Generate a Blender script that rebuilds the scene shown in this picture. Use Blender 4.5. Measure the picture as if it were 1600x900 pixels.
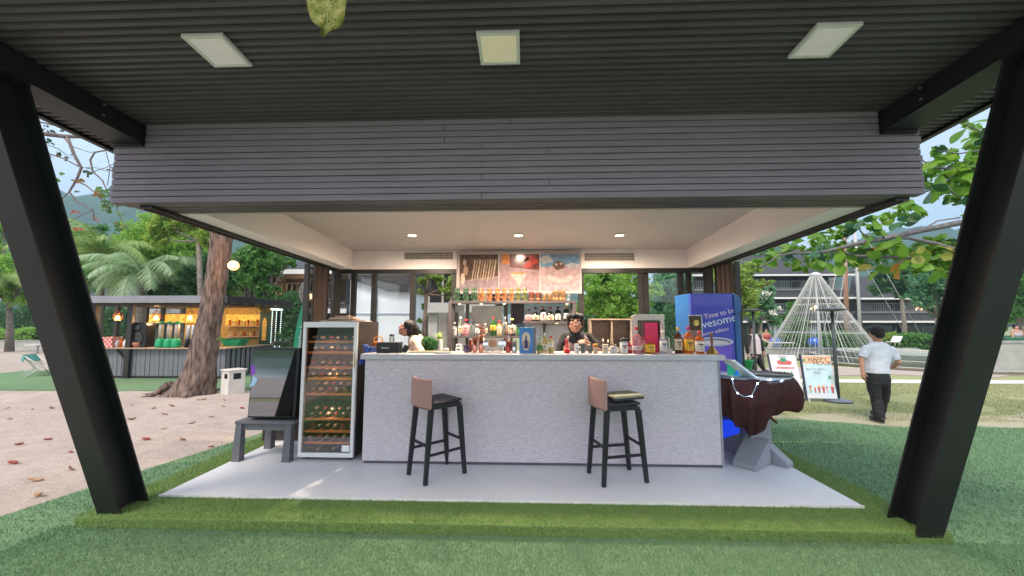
import bpy, bmesh, math, random
import numpy as np
from mathutils import Vector, Matrix, Euler, noise

for o in list(bpy.data.objects):
    bpy.data.objects.remove(o)
SC = bpy.context.scene
COL = SC.collection
R = math.radians
rnd = random.Random(7)

# ------------------------------------------------------------------ camera
EYE, PITCH, YAW, FPX = 1.475, R(5.05), R(2.0), 600.0
cam = bpy.data.cameras.new('camera')
cam.sensor_width = 36.0
cam.lens = 36.0 * FPX / 1600.0
cam.clip_start, cam.clip_end = 0.05, 6000
camo = bpy.data.objects.new('camera', cam)
camo.location = (0, 0, EYE)
camo.rotation_euler = (math.pi / 2 + PITCH, 0, YAW)
COL.objects.link(camo)
SC.camera = camo

# ------------------------------------------------------------------ sky, sun, exposure
SUN_EL, SUN_ROT = R(52), R(205)
w = bpy.data.worlds.new('World')
SC.world = w
w.use_nodes = True
nt = w.node_tree
bg = nt.nodes['Background']
sky = nt.nodes.new('ShaderNodeTexSky')
sky.sky_type = 'NISHITA'
sky.sun_disc = False
sky.sun_elevation = SUN_EL
sky.sun_rotation = SUN_ROT
sky.air_density, sky.dust_density, sky.ozone_density = 1.0, 2.5, 1.0
cl = nt.nodes.new('ShaderNodeMix'); cl.data_type = 'RGBA'
tc = nt.nodes.new('ShaderNodeTexCoord')
nz = nt.nodes.new('ShaderNodeTexNoise'); nz.inputs['Scale'].default_value = 2.2; nz.inputs['Detail'].default_value = 5
rp = nt.nodes.new('ShaderNodeMapRange')
rp.inputs['From Min'].default_value = .3; rp.inputs['From Max'].default_value = .75
rp.inputs['To Min'].default_value = .5; rp.inputs['To Max'].default_value = .85
nt.links.new(tc.outputs['Generated'], nz.inputs['Vector'])
nt.links.new(nz.outputs['Fac'], rp.inputs['Value'])
nt.links.new(rp.outputs['Result'], cl.inputs['Factor'])
nt.links.new(sky.outputs['Color'], cl.inputs['A'])
cl.inputs['B'].default_value = (8.5, 9.4, 10.9, 1)      # thin overcast
nt.links.new(cl.outputs['Result'], bg.inputs['Color'])
bg.inputs['Strength'].default_value = 0.10
sun = bpy.data.lights.new('sun', 'SUN')
sun.energy, sun.angle, sun.color = 1.5, R(16), (1, .88, .74)
suno = bpy.data.objects.new('sun', sun)
# sky texture azimuth: rotation 0 puts the sun on +Y, turning clockwise seen from above
sd = Vector((math.sin(SUN_ROT) * math.cos(SUN_EL), math.cos(SUN_ROT) * math.cos(SUN_EL), math.sin(SUN_EL)))
suno.rotation_euler = sd.to_track_quat('Z', 'Y').to_euler()
COL.objects.link(suno)
vs = SC.view_settings
vs.view_transform, vs.look, vs.gamma = 'Standard', 'None', 1
vs.exposure = 0.95
vs.use_curve_mapping = False
SC.render.engine = 'CYCLES'
SC.cycles.max_bounces = 8
SC.cycles.transparent_max_bounces = 16
SC.cycles.use_denoising = True
SC.cycles.sample_clamp_indirect = 6

# ------------------------------------------------------------------ helpers
def at(px, py, X=None, Y=None, z=None):
    """Place in the world that a point of the 1600x900 photograph has, on a known plane."""
    a, v = px - 800.0, 450.0 - py
    u = v * math.cos(PITCH) + FPX * math.sin(PITCH)
    f = FPX * math.cos(PITCH) - v * math.sin(PITCH)
    d = (a * math.cos(YAW) - f * math.sin(YAW), a * math.sin(YAW) + f * math.cos(YAW), u)
    t = X / d[0] if X is not None else Y / d[1] if Y is not None else (z - EYE) / d[2]
    return Vector((d[0] * t, d[1] * t, EYE + d[2] * t))

def lin(c):
    """sRGB 0-255 -> linear"""
    return tuple(((x / 255) / 12.92 if x / 255 <= .04045 else ((x / 255 + .055) / 1.055) ** 2.4) for x in c)

MATS = {}
def mat(name, col=None, rough=.6, metal=0., var=.10, scale=6., bump=0., bscale=60., trans=0., emit=0., ecol=None,
        coat=0., spec=.5, stretch=(1, 1, 1), ior=1.45, rvar=.1, col2=None, sheen=0., alpha=1.):
    if name in MATS:
        return MATS[name]
    m = bpy.data.materials.new(name)
    m.use_nodes = True
    n, l = m.node_tree.nodes, m.node_tree.links
    b = n['Principled BSDF']
    tcn = n.new('ShaderNodeTexCoord')
    mp = n.new('ShaderNodeMapping'); mp.inputs['Scale'].default_value = stretch
    l.new(tcn.outputs['Object'], mp.inputs['Vector'])
    t = n.new('ShaderNodeTexNoise'); t.inputs['Scale'].default_value = scale; t.inputs['Detail'].default_value = 6
    l.new(mp.outputs['Vector'], t.inputs['Vector'])
    mx = n.new('ShaderNodeMix'); mx.data_type = 'RGBA'
    r = n.new('ShaderNodeMapRange')
    r.inputs['From Min'].default_value, r.inputs['From Max'].default_value = .32, .68
    l.new(t.outputs['Fac'], r.inputs['Value']); l.new(r.outputs['Result'], mx.inputs['Factor'])
    ca = tuple(c * (1 - var) for c in col); cb = tuple(min(1, c * (1 + var)) for c in (col2 or col))
    mx.inputs['A'].default_value = (*ca, 1); mx.inputs['B'].default_value = (*cb, 1)
    l.new(mx.outputs['Result'], b.inputs['Base Color'])
    if rvar:
        rr = n.new('ShaderNodeMapRange')
        rr.inputs['To Min'].default_value = max(0, rough - rvar); rr.inputs['To Max'].default_value = min(1, rough + rvar)
        l.new(t.outputs['Fac'], rr.inputs['Value']); l.new(rr.outputs['Result'], b.inputs['Roughness'])
    else:
        b.inputs['Roughness'].default_value = rough
    b.inputs['Metallic'].default_value = metal
    b.inputs['Transmission Weight'].default_value = trans
    b.inputs['IOR'].default_value = ior
    b.inputs['Coat Weight'].default_value = coat
    b.inputs['Specular IOR Level'].default_value = spec
    b.inputs['Sheen Weight'].default_value = sheen
    b.inputs['Alpha'].default_value = alpha
    if emit:
        b.inputs['Emission Color'].default_value = (*(ecol or col), 1)
        b.inputs['Emission Strength'].default_value = emit
    if bump:
        t2 = n.new('ShaderNodeTexNoise'); t2.inputs['Scale'].default_value = bscale; t2.inputs['Detail'].default_value = 4
        l.new(mp.outputs['Vector'], t2.inputs['Vector'])
        bp = n.new('ShaderNodeBump'); bp.inputs['Strength'].default_value = bump; bp.inputs['Distance'].default_value = .01
        l.new(t2.outputs['Fac'], bp.inputs['Height']); l.new(bp.outputs['Normal'], b.inputs['Normal'])
    MATS[name] = m
    return m

def leafmat(name, cols, trans=.35, rough=.55):
    """foliage: every leaf its own colour, light passes through the blade"""
    if name in MATS:
        return MATS[name]
    m = bpy.data.materials.new(name); m.use_nodes = True
    n, l = m.node_tree.nodes, m.node_tree.links
    b = n['Principled BSDF']; out = n['Material Output']
    g = n.new('ShaderNodeNewGeometry'); oi = n.new('ShaderNodeObjectInfo')
    ad = n.new('ShaderNodeMath'); ad.operation = 'ADD'
    fr = n.new('ShaderNodeMath'); fr.operation = 'FRACT'
    l.new(g.outputs['Random Per Island'], ad.inputs[0]); l.new(oi.outputs['Random'], ad.inputs[1]); l.new(ad.outputs[0], fr.inputs[0])
    cr = n.new('ShaderNodeValToRGB')
    while len(cr.color_ramp.elements) < len(cols):
        cr.color_ramp.elements.new(.5)
    for i, (e, c) in enumerate(zip(cr.color_ramp.elements, cols)):
        e.position = i / max(1, len(cols) - 1); e.color = (*c, 1)
    l.new(fr.outputs[0], cr.inputs['Fac'])
    l.new(cr.outputs['Color'], b.inputs['Base Color'])
    b.inputs['Roughness'].default_value = rough
    tr = n.new('ShaderNodeBsdfTranslucent'); l.new(cr.outputs['Color'], tr.inputs['Color'])
    ms = n.new('ShaderNodeMixShader'); ms.inputs['Fac'].default_value = trans
    l.new(b.outputs[0], ms.inputs[1]); l.new(tr.outputs[0], ms.inputs[2]); l.new(ms.outputs[0], out.inputs['Surface'])
    MATS[name] = m
    return m

def panemat(name, tint=(1, 1, 1), gloss=.12):
    """thin glass sheet: see-through with a mirror share that grows at grazing angles"""
    if name in MATS:
        return MATS[name]
    m = bpy.data.materials.new(name); m.use_nodes = True
    n, l = m.node_tree.nodes, m.node_tree.links
    n.remove(n['Principled BSDF']); out = n['Material Output']
    tr = n.new('ShaderNodeBsdfTransparent'); tr.inputs['Color'].default_value = (*tint, 1)
    gl = n.new('ShaderNodeBsdfGlossy'); gl.inputs['Roughness'].default_value = .02
    lw = n.new('ShaderNodeLayerWeight'); lw.inputs['Blend'].default_value = .25
    mr = n.new('ShaderNodeMapRange'); mr.inputs['To Min'].default_value = gloss; mr.inputs['To Max'].default_value = .9
    l.new(lw.outputs['Fresnel'], mr.inputs['Value'])
    ms = n.new('ShaderNodeMixShader'); l.new(mr.outputs['Result'], ms.inputs['Fac'])
    l.new(tr.outputs[0], ms.inputs[1]); l.new(gl.outputs[0], ms.inputs[2]); l.new(ms.outputs[0], out.inputs['Surface'])
    MATS[name] = m
    return m

def wpos(o):
    p = Vector((0, 0, 0))
    while o:
        p += o.location; o = o.parent
    return p

class MB:
    def __init__(s, M=None):
        s.v, s.f, s.m, s.s, s.M = [], [], [], [], M
    def add(s, vs, fs, mi=0, smooth=False, M=None):
        k = len(s.v)
        for p in vs:
            p = Vector(p)
            if M: p = M @ p
            if s.M: p = s.M @ p
            s.v.append(p)
        for f in fs:
            s.f.append([i + k for i in f]); s.m.append(mi); s.s.append(smooth)
        return s
    def box(s, x0, x1, y0, y1, z0, z1, mi=0, M=None):
        return s.add([(x0, y0, z0), (x1, y0, z0), (x1, y1, z0), (x0, y1, z0), (x0, y0, z1), (x1, y0, z1), (x1, y1, z1), (x0, y1, z1)],
                     [(0, 3, 2, 1), (4, 5, 6, 7), (0, 1, 5, 4), (1, 2, 6, 5), (2, 3, 7, 6), (3, 0, 4, 7)], mi, False, M)
    def beam(s, p0, p1, w, h, mi=0, up=(0, 0, 1), w1=None, h1=None):
        """box from p0 to p1, w across, h along 'up'"""
        p0, p1 = Vector(p0), Vector(p1); d = (p1 - p0).normalized(); up = Vector(up)
        sx = d.cross(up).normalized(); uz = sx.cross(d).normalized()
        w1 = w if w1 is None else w1; h1 = h if h1 is None else h1
        vs = []
        for p, a, b in ((p0, w / 2, h / 2), (p1, w1 / 2, h1 / 2)):
            vs += [p - sx * a - uz * b, p + sx * a - uz * b, p + sx * a + uz * b, p - sx * a + uz * b]
        return s.add(vs, [(0, 3, 2, 1), (4, 5, 6, 7), (0, 1, 5, 4), (1, 2, 6, 5), (2, 3, 7, 6), (3, 0, 4, 7)], mi)
    def tube(s, pts, rad, n=8, mi=0, caps=True, smooth=True):
        pts = [Vector(p) for p in pts]
        if not isinstance(rad, (list, tuple)): rad = [rad] * len(pts)
        k0 = []; vs = []; ref = None
        for i, p in enumerate(pts):
            d = (pts[min(i + 1, len(pts) - 1)] - pts[max(i - 1, 0)])
            d = d.normalized() if d.length > 1e-9 else Vector((0, 0, 1))
            if ref is None:
                ref = Vector((1, 0, 0)) if abs(d.x) < .9 else Vector((0, 1, 0))
            a = (ref - d * ref.dot(d)).normalized(); b = d.cross(a); ref = a
            for j in range(n):
                t = 2 * math.pi * j / n
                vs.append(p + (a * math.cos(t) + b * math.sin(t)) * rad[i])
        fs = []
        for i in range(len(pts) - 1):
            for j in range(n):
                fs.append((i * n + j, i * n + (j + 1) % n, (i + 1) * n + (j + 1) % n, (i + 1) * n + j))
        s.add(vs, fs, mi, smooth)
        if caps:
            k = len(s.v) - len(vs)
            s.f.append([k + j for j in range(n)][::-1]); s.m.append(mi); s.s.append(False)
            s.f.append([k + (len(pts) - 1) * n + j for j in range(n)]); s.m.append(mi); s.s.append(False)
        return s
    def cyl(s, p0, p1, r0, r1=None, n=12, mi=0, caps=True, smooth=True):
        return s.tube([p0, p1], [r0, r0 if r1 is None else r1], n, mi, caps, smooth)
    def lathe(s, prof, n=14, o=(0, 0, 0), mi=0, sx=1, sy=1, smooth=True, M=None):
        vs, fs = [], []
        for r, z in prof:
            for j in range(n):
                t = 2 * math.pi * j / n
                vs.append((o[0] + r * math.cos(t) * sx, o[1] + r * math.sin(t) * sy, o[2] + z))
        for i in range(len(prof) - 1):
            for j in range(n):
                fs.append((i * n + j, i * n + (j + 1) % n, (i + 1) * n + (j + 1) % n, (i + 1) * n + j))
        fs.append(tuple(range(n))[::-1]); fs.append(tuple((len(prof) - 1) * n + j for j in range(n)))
        return s.add(vs, fs, mi, smooth, M)
    def ball(s, c, r, nu=12, nv=8, mi=0, M=None, smooth=True):
        if not isinstance(r, (list, tuple)): r = (r, r, r)
        vs = [(c[0], c[1], c[2] - r[2])]
        for i in range(1, nv):
            p = -math.pi / 2 + math.pi * i / nv
            for j in range(nu):
                t = 2 * math.pi * j / nu
                vs.append((c[0] + r[0] * math.cos(p) * math.cos(t), c[1] + r[1] * math.cos(p) * math.sin(t), c[2] + r[2] * math.sin(p)))
        vs.append((c[0], c[1], c[2] + r[2]))
        fs = [(0, 1 + (j + 1) % nu, 1 + j) for j in range(nu)]
        for i in range(nv - 2):
            for j in range(nu):
                a = 1 + i * nu
                fs.append((a + j, a + (j + 1) % nu, a + nu + (j + 1) % nu, a + nu + j))
        a = 1 + (nv - 2) * nu
        fs += [(a + j, a + (j + 1) % nu, len(vs) - 1) for j in range(nu)]
        return s.add(vs, fs, mi, smooth, M)
    def prism(s, poly, d0, d1, axis='z', mi=0, M=None):
        """extrude a 2D outline between d0 and d1 along an axis (poly is xy for z, xz for y, yz for x)"""
        def P(a, b, d):
            return (a, b, d) if axis == 'z' else (a, d, b) if axis == 'y' else (d, a, b)
        n = len(poly)
        vs = [P(a, b, d0) for a, b in poly] + [P(a, b, d1) for a, b in poly]
        fs = [tuple(range(n))[::-1], tuple(range(n, 2 * n))] + [(i, (i + 1) % n, n + (i + 1) % n, n + i) for i in range(n)]
        return s.add(vs, fs, mi, False, M)
    def build(s, name, mats, parent=None, local=False, bevel=0, kind=None, recalc=True, org=None):
        if not isinstance(mats, (list, tuple)): mats = [mats]
        me = bpy.data.meshes.new(name)
        off = Vector((0, 0, 0)); loc = Vector((0, 0, 0))
        if parent is not None and not local:
            off = wpos(parent)
        elif parent is None:
            if org is not None: off = loc = Vector(org)
            else:
                xs = [p.x for p in s.v]; ys = [p.y for p in s.v]; zs = [p.z for p in s.v]
                off = loc = Vector(((min(xs) + max(xs)) / 2, (min(ys) + max(ys)) / 2, min(zs)))
        me.from_pydata([tuple(p - off) for p in s.v], [], s.f)
        for m in mats: me.materials.append(m)
        me.polygons.foreach_set('material_index', s.m)
        me.polygons.foreach_set('use_smooth', s.s)
        me.update()
        if recalc:
            bm = bmesh.new(); bm.from_mesh(me); bmesh.ops.recalc_face_normals(bm, faces=bm.faces); bm.to_mesh(me); bm.free()
        o = bpy.data.objects.new(name, me)
        COL.objects.link(o)
        o.location = loc
        if parent is not None: o.parent = parent
        if bevel:
            bv = o.modifiers.new('bevel', 'BEVEL'); bv.width = bevel; bv.segments = 2; bv.limit_method = 'ANGLE'; bv.angle_limit = R(40)
        if kind: o['kind'] = kind
        return o

def tag(o, label=None, cat=None, group=None, kind=None):
    if label: o['label'] = label
    if cat: o['category'] = cat
    if group: o['group'] = group
    if kind: o['kind'] = kind
    return o

def thing(name, label, cat, loc=(0, 0, 0), rz=0, group=None):
    o = bpy.data.objects.new(name, None)
    o.empty_display_size = .1
    COL.objects.link(o)
    o.location = loc; o.rotation_euler = (0, 0, rz)
    return tag(o, label, cat, group)

def dup(root, loc=None, rz=None, label=None, scale=None, parent=None):
    c = root.copy(); COL.objects.link(c)
    if parent is not None: c.parent = parent
    if loc is not None: c.location = loc
    if rz is not None: c.rotation_euler = (0, 0, rz)
    if label: c['label'] = label
    if scale: c.scale = (scale,) * 3
    for ch in list(root.children):
        dup(ch, parent=c)
    return c

def fastmesh(name, V, Fq, mats, parent=None, kind=None, smooth=False, org=(0, 0, 0), midx=None):
    """big numpy meshes: V (n,3), Fq (m,k)"""
    V = np.asarray(V, dtype=np.float32); Fq = np.asarray(Fq, dtype=np.int32)
    if parent is not None: org = tuple(wpos(parent))
    me = bpy.data.meshes.new(name)
    me.vertices.add(len(V)); me.vertices.foreach_set('co', (V - np.array(org, dtype=np.float32)).ravel())
    k = Fq.shape[1]
    me.loops.add(Fq.size); me.loops.foreach_set('vertex_index', Fq.ravel())
    me.polygons.add(len(Fq)); me.polygons.foreach_set('loop_start', np.arange(0, Fq.size, k, dtype=np.int32))
    try: me.polygons.foreach_set('loop_total', np.full(len(Fq), k, dtype=np.int32))
    except Exception: pass
    me.polygons.foreach_set('use_smooth', np.full(len(Fq), smooth))
    if not isinstance(mats, (list, tuple)): mats = [mats]
    for m in mats: me.materials.append(m)
    if midx is not None: me.polygons.foreach_set('material_index', np.asarray(midx, dtype=np.int32))
    me.update(calc_edges=True)
    o = bpy.data.objects.new(name, me); COL.objects.link(o)
    if parent is not None: o.parent = parent
    else: o.location = org
    if kind: o['kind'] = kind
    return o

def text(name, s, size, m, parent, M, extrude=.001, align='CENTER', squeeze=1., shear=0.):
    """lettering as mesh; M places it (text lies in its own xy plane)"""
    cu = bpy.data.curves.new(name, 'FONT'); cu.body = s; cu.size = size; cu.extrude = extrude; cu.align_x = align; cu.align_y = 'CENTER'
    cu.resolution_u = 3; cu.shear = shear
    t = bpy.data.objects.new(name, cu); COL.objects.link(t)
    dg = bpy.context.evaluated_depsgraph_get()
    me = bpy.data.meshes.new_from_object(t.evaluated_get(dg))
    bpy.data.objects.remove(t)
    off = wpos(parent) if parent else Vector((0, 0, 0))
    me.transform(Matrix.Diagonal((squeeze, 1, 1, 1))); me.transform(M); me.transform(Matrix.Translation(-off))
    me.materials.clear(); me.materials.append(m)
    o = bpy.data.objects.new(name, me); COL.objects.link(o)
    if parent: o.parent = parent
    return o

def facing(p, nx=0, ny=-1):
    """matrix putting a text/print (local xy) upright at p with its normal towards (nx, ny)"""
    n = Vector((nx, ny, 0)).normalized(); z = Vector((0, 0, 1)); x = z.cross(n)
    return Matrix.Translation(p) @ Matrix((x, z, n)).transposed().to_4x4()
# ------------------------------------------------------------------ ground
G = -.12
def gz(x, y):
    d = max(0., y - 19.) / 26.
    d = min(1., d)
    return G - 1.6 * d * d * (3 - 2 * d)

def heightgrid(x0, x1, y0, y1, nx, ny, fz):
    xs = np.linspace(x0, x1, nx + 1); ys = np.linspace(y0, y1, ny + 1)
    V = [(x, y, fz(x, y)) for y in ys for x in xs]
    F = [(j * (nx + 1) + i, j * (nx + 1) + i + 1, (j + 1) * (nx + 1) + i + 1, (j + 1) * (nx + 1) + i) for j in range(ny) for i in range(nx)]
    return V, F

def groundmat(name, cols, scales=(1.2, 9, 60), rough=.95, bump=.5, bscale=40, bdist=.02):
    m = bpy.data.materials.new(name); m.use_nodes = True
    n, l = m.node_tree.nodes, m.node_tree.links
    b = n['Principled BSDF']; b.inputs['Roughness'].default_value = rough; b.inputs['Specular IOR Level'].default_value = .2
    tcn = n.new('ShaderNodeTexCoord')
    prev = None
    for i, sc in enumerate(scales):
        t = n.new('ShaderNodeTexNoise'); t.inputs['Scale'].default_value = sc; t.inputs['Detail'].default_value = 6; t.inputs['Roughness'].default_value = .65
        l.new(tcn.outputs['Object'], t.inputs['Vector'])
        r = n.new('ShaderNodeMapRange'); r.inputs['From Min'].default_value = .35; r.inputs['From Max'].default_value = .65
        l.new(t.outputs['Fac'], r.inputs['Value'])
        mx = n.new('ShaderNodeMix'); mx.data_type = 'RGBA'
        a, c = cols[i]
        if prev is None: mx.inputs['A'].default_value = (*a, 1); mx.inputs['B'].default_value = (*c, 1); l.new(r.outputs['Result'], mx.inputs['Factor'])
        else:
            mm = n.new('ShaderNodeMath'); mm.operation = 'MULTIPLY'; mm.inputs[1].default_value = a; l.new(r.outputs['Result'], mm.inputs[0])
            l.new(mm.outputs[0], mx.inputs['Factor']); l.new(prev.outputs['Result'], mx.inputs['A']); mx.inputs['B'].default_value = (*c, 1)
        prev = mx
    l.new(prev.outputs['Result'], b.inputs['Base Color'])
    t2 = n.new('ShaderNodeTexNoise'); t2.inputs['Scale'].default_value = bscale; t2.inputs['Detail'].default_value = 8; t2.inputs['Roughness'].default_value = .7
    l.new(tcn.outputs['Object'], t2.inputs['Vector'])
    bp = n.new('ShaderNodeBump'); bp.inputs['Strength'].default_value = bump; bp.inputs['Distance'].default_value = bdist
    l.new(t2.outputs['Fac'], bp.inputs['Height']); l.new(bp.outputs['Normal'], b.inputs['Normal'])
    MATS[name] = m
    return m

lawn_m = groundmat('dry_lawn', [((.27, .30, .11), (.37, .35, .18)), (.5, (.42, .37, .23)), (.4, (.20, .24, .08))], (.35, 3.5, 45), bscale=30)
sand_m = groundmat('beach_sand', [((.43, .34, .28), (.53, .43, .37)), (.55, (.30, .23, .19)), (.5, (.58, .50, .45))], (.8, 5, 70), bump=.8, bscale=14, bdist=.05)
turf_m = groundmat('turf_backing', [((.125, .23, .11), (.165, .275, .14)), (.5, (.105, .205, .10)), (.6, (.205, .30, .175))], (.6, 6, 180), bump=.6, bscale=300, bdist=.01)
turfb_m = groundmat('border_turf_backing', [((.12, .22, .055), (.16, .27, .075)), (.5, (.11, .16, .045)), (.6, (.20, .25, .09))], (1.2, 9, 180), bump=.6, bscale=300, bdist=.01)
path_m = groundmat('pale_path', [((.60, .58, .54), (.70, .68, .64)), (.4, (.5, .48, .44)), (.3, (.75, .73, .7))], (1, 9, 80), bump=.1)

# big sheet, finer near, dips towards the hotel garden
gx = sorted(set([-900, -500, -300, -200, -120, -80, -60, -50] + list(range(-44, 45, 2)) + [50, 60, 80, 120, 200, 300, 500, 900]))
gy = sorted(set([-14, -10, -6] + list(range(-4, 62, 2)) + [70, 80, 100, 140, 200, 320, 500, 900]))
V = [(x, y, gz(x, y) - .012) for y in gy for x in gx]
nx = len(gx)
F = [(j * nx + i, j * nx + i + 1, (j + 1) * nx + i + 1, (j + 1) * nx + i) for j in range(len(gy) - 1) for i in range(nx - 1)]
fastmesh('ground', V, F, lawn_m, kind='structure', smooth=True)

# beach sand, left of the pavilion and round the camera's back
def sandz(x, y):
    e = min(1, max(0, (-3.9 - x) / .5))
    n = noise.fractal(Vector((x * 1.3, y * 1.3, 0)), 1, 2, 4) * .022 + noise.noise(Vector((x * 5, y * 5, 3))) * .010
    far = min(1, max(0, (y - 14) / 10))
    return gz(x, y) + .006 + (n + .012) * e * (1 - far) * (0.2 if y > 8.6 and x < -6 else 1)
V, F = heightgrid(-18, -3.62, -2, 12.2, 240, 236, sandz)
fastmesh('sand', V, F, sand_m, kind='structure', smooth=True)
V, F = heightgrid(-60, -2.5, 12.2, 26, 30, 12, lambda x, y: gz(x, y) + .004)
fastmesh('sand', V, F, sand_m, kind='structure')
V, F = heightgrid(-60, -18, -13, 12.2, 20, 16, lambda x, y: gz(x, y) + .006)
fastmesh('sand', V, F, sand_m, kind='structure')
V, F = heightgrid(-60, 60, -30, -3.2, 20, 8, lambda x, y: G + .01 if y > -13.9 else G + .01 + (y + 13.9) * .05)
fastmesh('sand', V, F, sand_m, kind='structure')
V, F = heightgrid(-900, 900, -1800, -16, 4, 4, lambda x, y: G - .2)
sea_m = mat('sea_water', (.05, .16, .19), .08, var=.15, scale=.05, bump=.6, bscale=.8, rvar=.04)
fastmesh('sea', V, F, sea_m, kind='structure')

# artificial turf: lower carpet around the pavilion, with a wavy far edge on the right
def outline_sheet(name, poly, z, m, th=.0, kind='structure'):
    b = MB(); n = len(poly)
    b.add([(x, y, z) for x, y in poly], [tuple(range(n))])
    return b.build(name, m, kind=kind)
edge = [(2.95, 6.9)] + [(x, 6.55 - .38 * min(1, max(0, (x - 4.2) / 1.4)) + .06 * math.sin(x * 3.1) + .03 * math.sin(x * 7.7)) for x in np.linspace(3.4, 12, 40)]
TZ = -.095
poly = [(-4.35, -3), (-4.32, 2.8), (-4.05, 4.2), (-3.72, 5.5), (-3.45, 7.4), (2.95, 7.4)] + edge + [(12, -3)]
b = MB(); n = len(poly)
b.add([(x, y, TZ) for x, y in poly] + [(x, y, TZ - .03) for x, y in poly], [tuple(range(n))] + [(i, (i + 1) % n, n + (i + 1) % n, n + i) for i in range(n)])
b.build('turf', turf_m, kind='structure')
# turf strip in front of the beach bar
bp_ = [(-16, 8.45), (-12.3, 8.62), (-8.9, 8.66), (-6.2, 8.95), (-3.6, 9.6), (-3.6, 13), (-16, 13)]
b = MB(); n = len(bp_)
b.add([(x, y, -.075) for x, y in bp_] + [(x, y, -.16) for x, y in bp_], [tuple(range(n))] + [(i, (i + 1) % n, n + (i + 1) % n, n + i) for i in range(n)])
b.build('turf', turf_m, kind='structure')
# pale path and sandy patch across the right lawn
b = MB(); xs = np.linspace(4, 60, 30)
vs_ = [(x, 10.62 + .05 * math.sin(x), G - .004) for x in xs] + [(x, 11.25 + .05 * math.sin(x * .9), G - .004) for x in xs]
b.add(vs_, [(i, i + 1, 31 + i, 30 + i) for i in range(29)]); b.build('path', path_m, kind='structure')
V, F = heightgrid(3.5, 40, 12.1, 14.2, 40, 3, lambda x, y: G - .003)
V = [(x, y + (.25 * math.sin(x * 1.3) + .15 * math.sin(x * 3.1)), z) for x, y, z in V]
fastmesh('sand', V, F, sand_m, kind='structure')
# worn bare strip where the lawn meets the turf
V, F = heightgrid(3.0, 14, 6.0, 7.1, 50, 4, lambda x, y: G - .004)
V = [(x, y + (.12 * math.sin(x * 2.3) + .07 * math.sin(x * 5.1) if y > 6.6 else 0), z) for x, y, z in V]
worn_m = groundmat('worn_lawn', [((.36, .32, .20), (.46, .40, .28)), (.5, (.26, .28, .13)), (.4, (.52, .46, .36))], (1.2, 8, 60))
fastmesh('ground', V, F, worn_m, kind='structure')

# ---- blades of the artificial turf near the camera
def blades(name, region, dens, h, wd, z, m, seed, lean=.5, jitter=.35):
    rs = np.random.RandomState(seed)
    x0, x1, y0, y1 = region
    nb = int((x1 - x0) * (y1 - y0) * dens)
    x = rs.uniform(x0, x1, nb); y = rs.uniform(y0, y1, nb)
    return x, y, rs
def make_blades(name, x, y, z, rs, h, wd, m, lean=.6):
    nb = len(x)
    a = rs.uniform(0, 2 * np.pi, nb); hh = h * rs.uniform(.6, 1.25, nb); dx = np.cos(a) * wd / 2; dy = np.sin(a) * wd / 2
    la = rs.uniform(0, 2 * np.pi, nb); ll = hh * rs.uniform(0, lean, nb)
    V = np.empty((nb, 3, 3), dtype=np.float32)
    V[:, 0] = np.stack([x - dx, y - dy, np.full(nb, z)], 1); V[:, 1] = np.stack([x + dx, y + dy, np.full(nb, z)], 1)
    V[:, 2] = np.stack([x + np.cos(la) * ll, y + np.sin(la) * ll, z + hh], 1)
    F = np.arange(nb * 3).reshape(nb, 3)
    o = fastmesh(name, V.reshape(-1, 3), F, m, kind='stuff')
    return o
blade_m = leafmat('turf_blades', [(.115, .225, .105), (.155, .27, .135), (.195, .31, .165), (.125, .235, .11), (.27, .36, .23)], .2)
bladeb_m = leafmat('border_turf_blades', [(.12, .23, .045), (.17, .29, .07), (.21, .33, .10), (.14, .25, .05), (.31, .36, .18)], .2)
BX0, BX1, BY0, BY1 = -3.46, 3.02, 2.97, 7.3       # outer edge of the raised border
PX0, PX1, PY0 = -3.14, 2.715, 3.335               # the floor slab
x, y, rs = blades('t', (-3.6, 3.6, 1.75, 2.99), 17000, .02, .004, 0, None, 3)
k = (np.abs(x) < 1.42 * y + .2); make_blades('turf_pile', x[k], y[k], TZ, rs, .019, .0036, blade_m)
tag(bpy.data.objects['turf_pile'], 'grey green artificial turf pile in the foreground', 'turf')
x, y, rs = blades('t', (3.02, 9.5, 2.6, 6.5), 2600, .02, .006, 0, None, 4)
k = (y < 6.5 - .38 * np.clip((x - 4.2) / 1.4, 0, 1)) & (x < 1.45 * y + .3); o = make_blades('turf_pile', x[k], y[k], TZ, rs, .022, .008, blade_m)
tag(o, 'green artificial turf pile right of the bar floor', 'turf')
x, y, rs = blades('t', (-4.3, -3.46, 2.4, 7.3), 3500, .02, .006, 0, None, 5)
k = x > -4.3 + np.clip((y - 2.8) * .2, 0, .8); o = make_blades('turf_pile', x[k], y[k], TZ, rs, .020, .006, blade_m)
tag(o, 'strip of artificial turf pile between the sand and bar floor', 'turf')
# raised border round the floor slab
b = MB()
b.prism([(BX0, BY0), (BX1, BY0), (BX1, BY1), (PX1 + .004, BY1), (PX1 + .004, PY0 - .004), (PX0 - .004, PY0 - .004), (PX0 - .004, BY1), (BX0, BY1)], TZ - .02, -.018)
b.build('turf_border', turfb_m, kind='structure')
x, y, rs = blades('t', (BX0, BX1, BY0, BY1), 9000, .02, .004, 0, None, 6)
k = (x < PX0 - .01) | (x > PX1 + .01) | (y < PY0 - .01)
o = make_blades('turf_pile', x[k], y[k], -.018, rs, .018, .0045, bladeb_m)
tag(o, 'yellow green turf pile on the raised border of the floor', 'turf')
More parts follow.
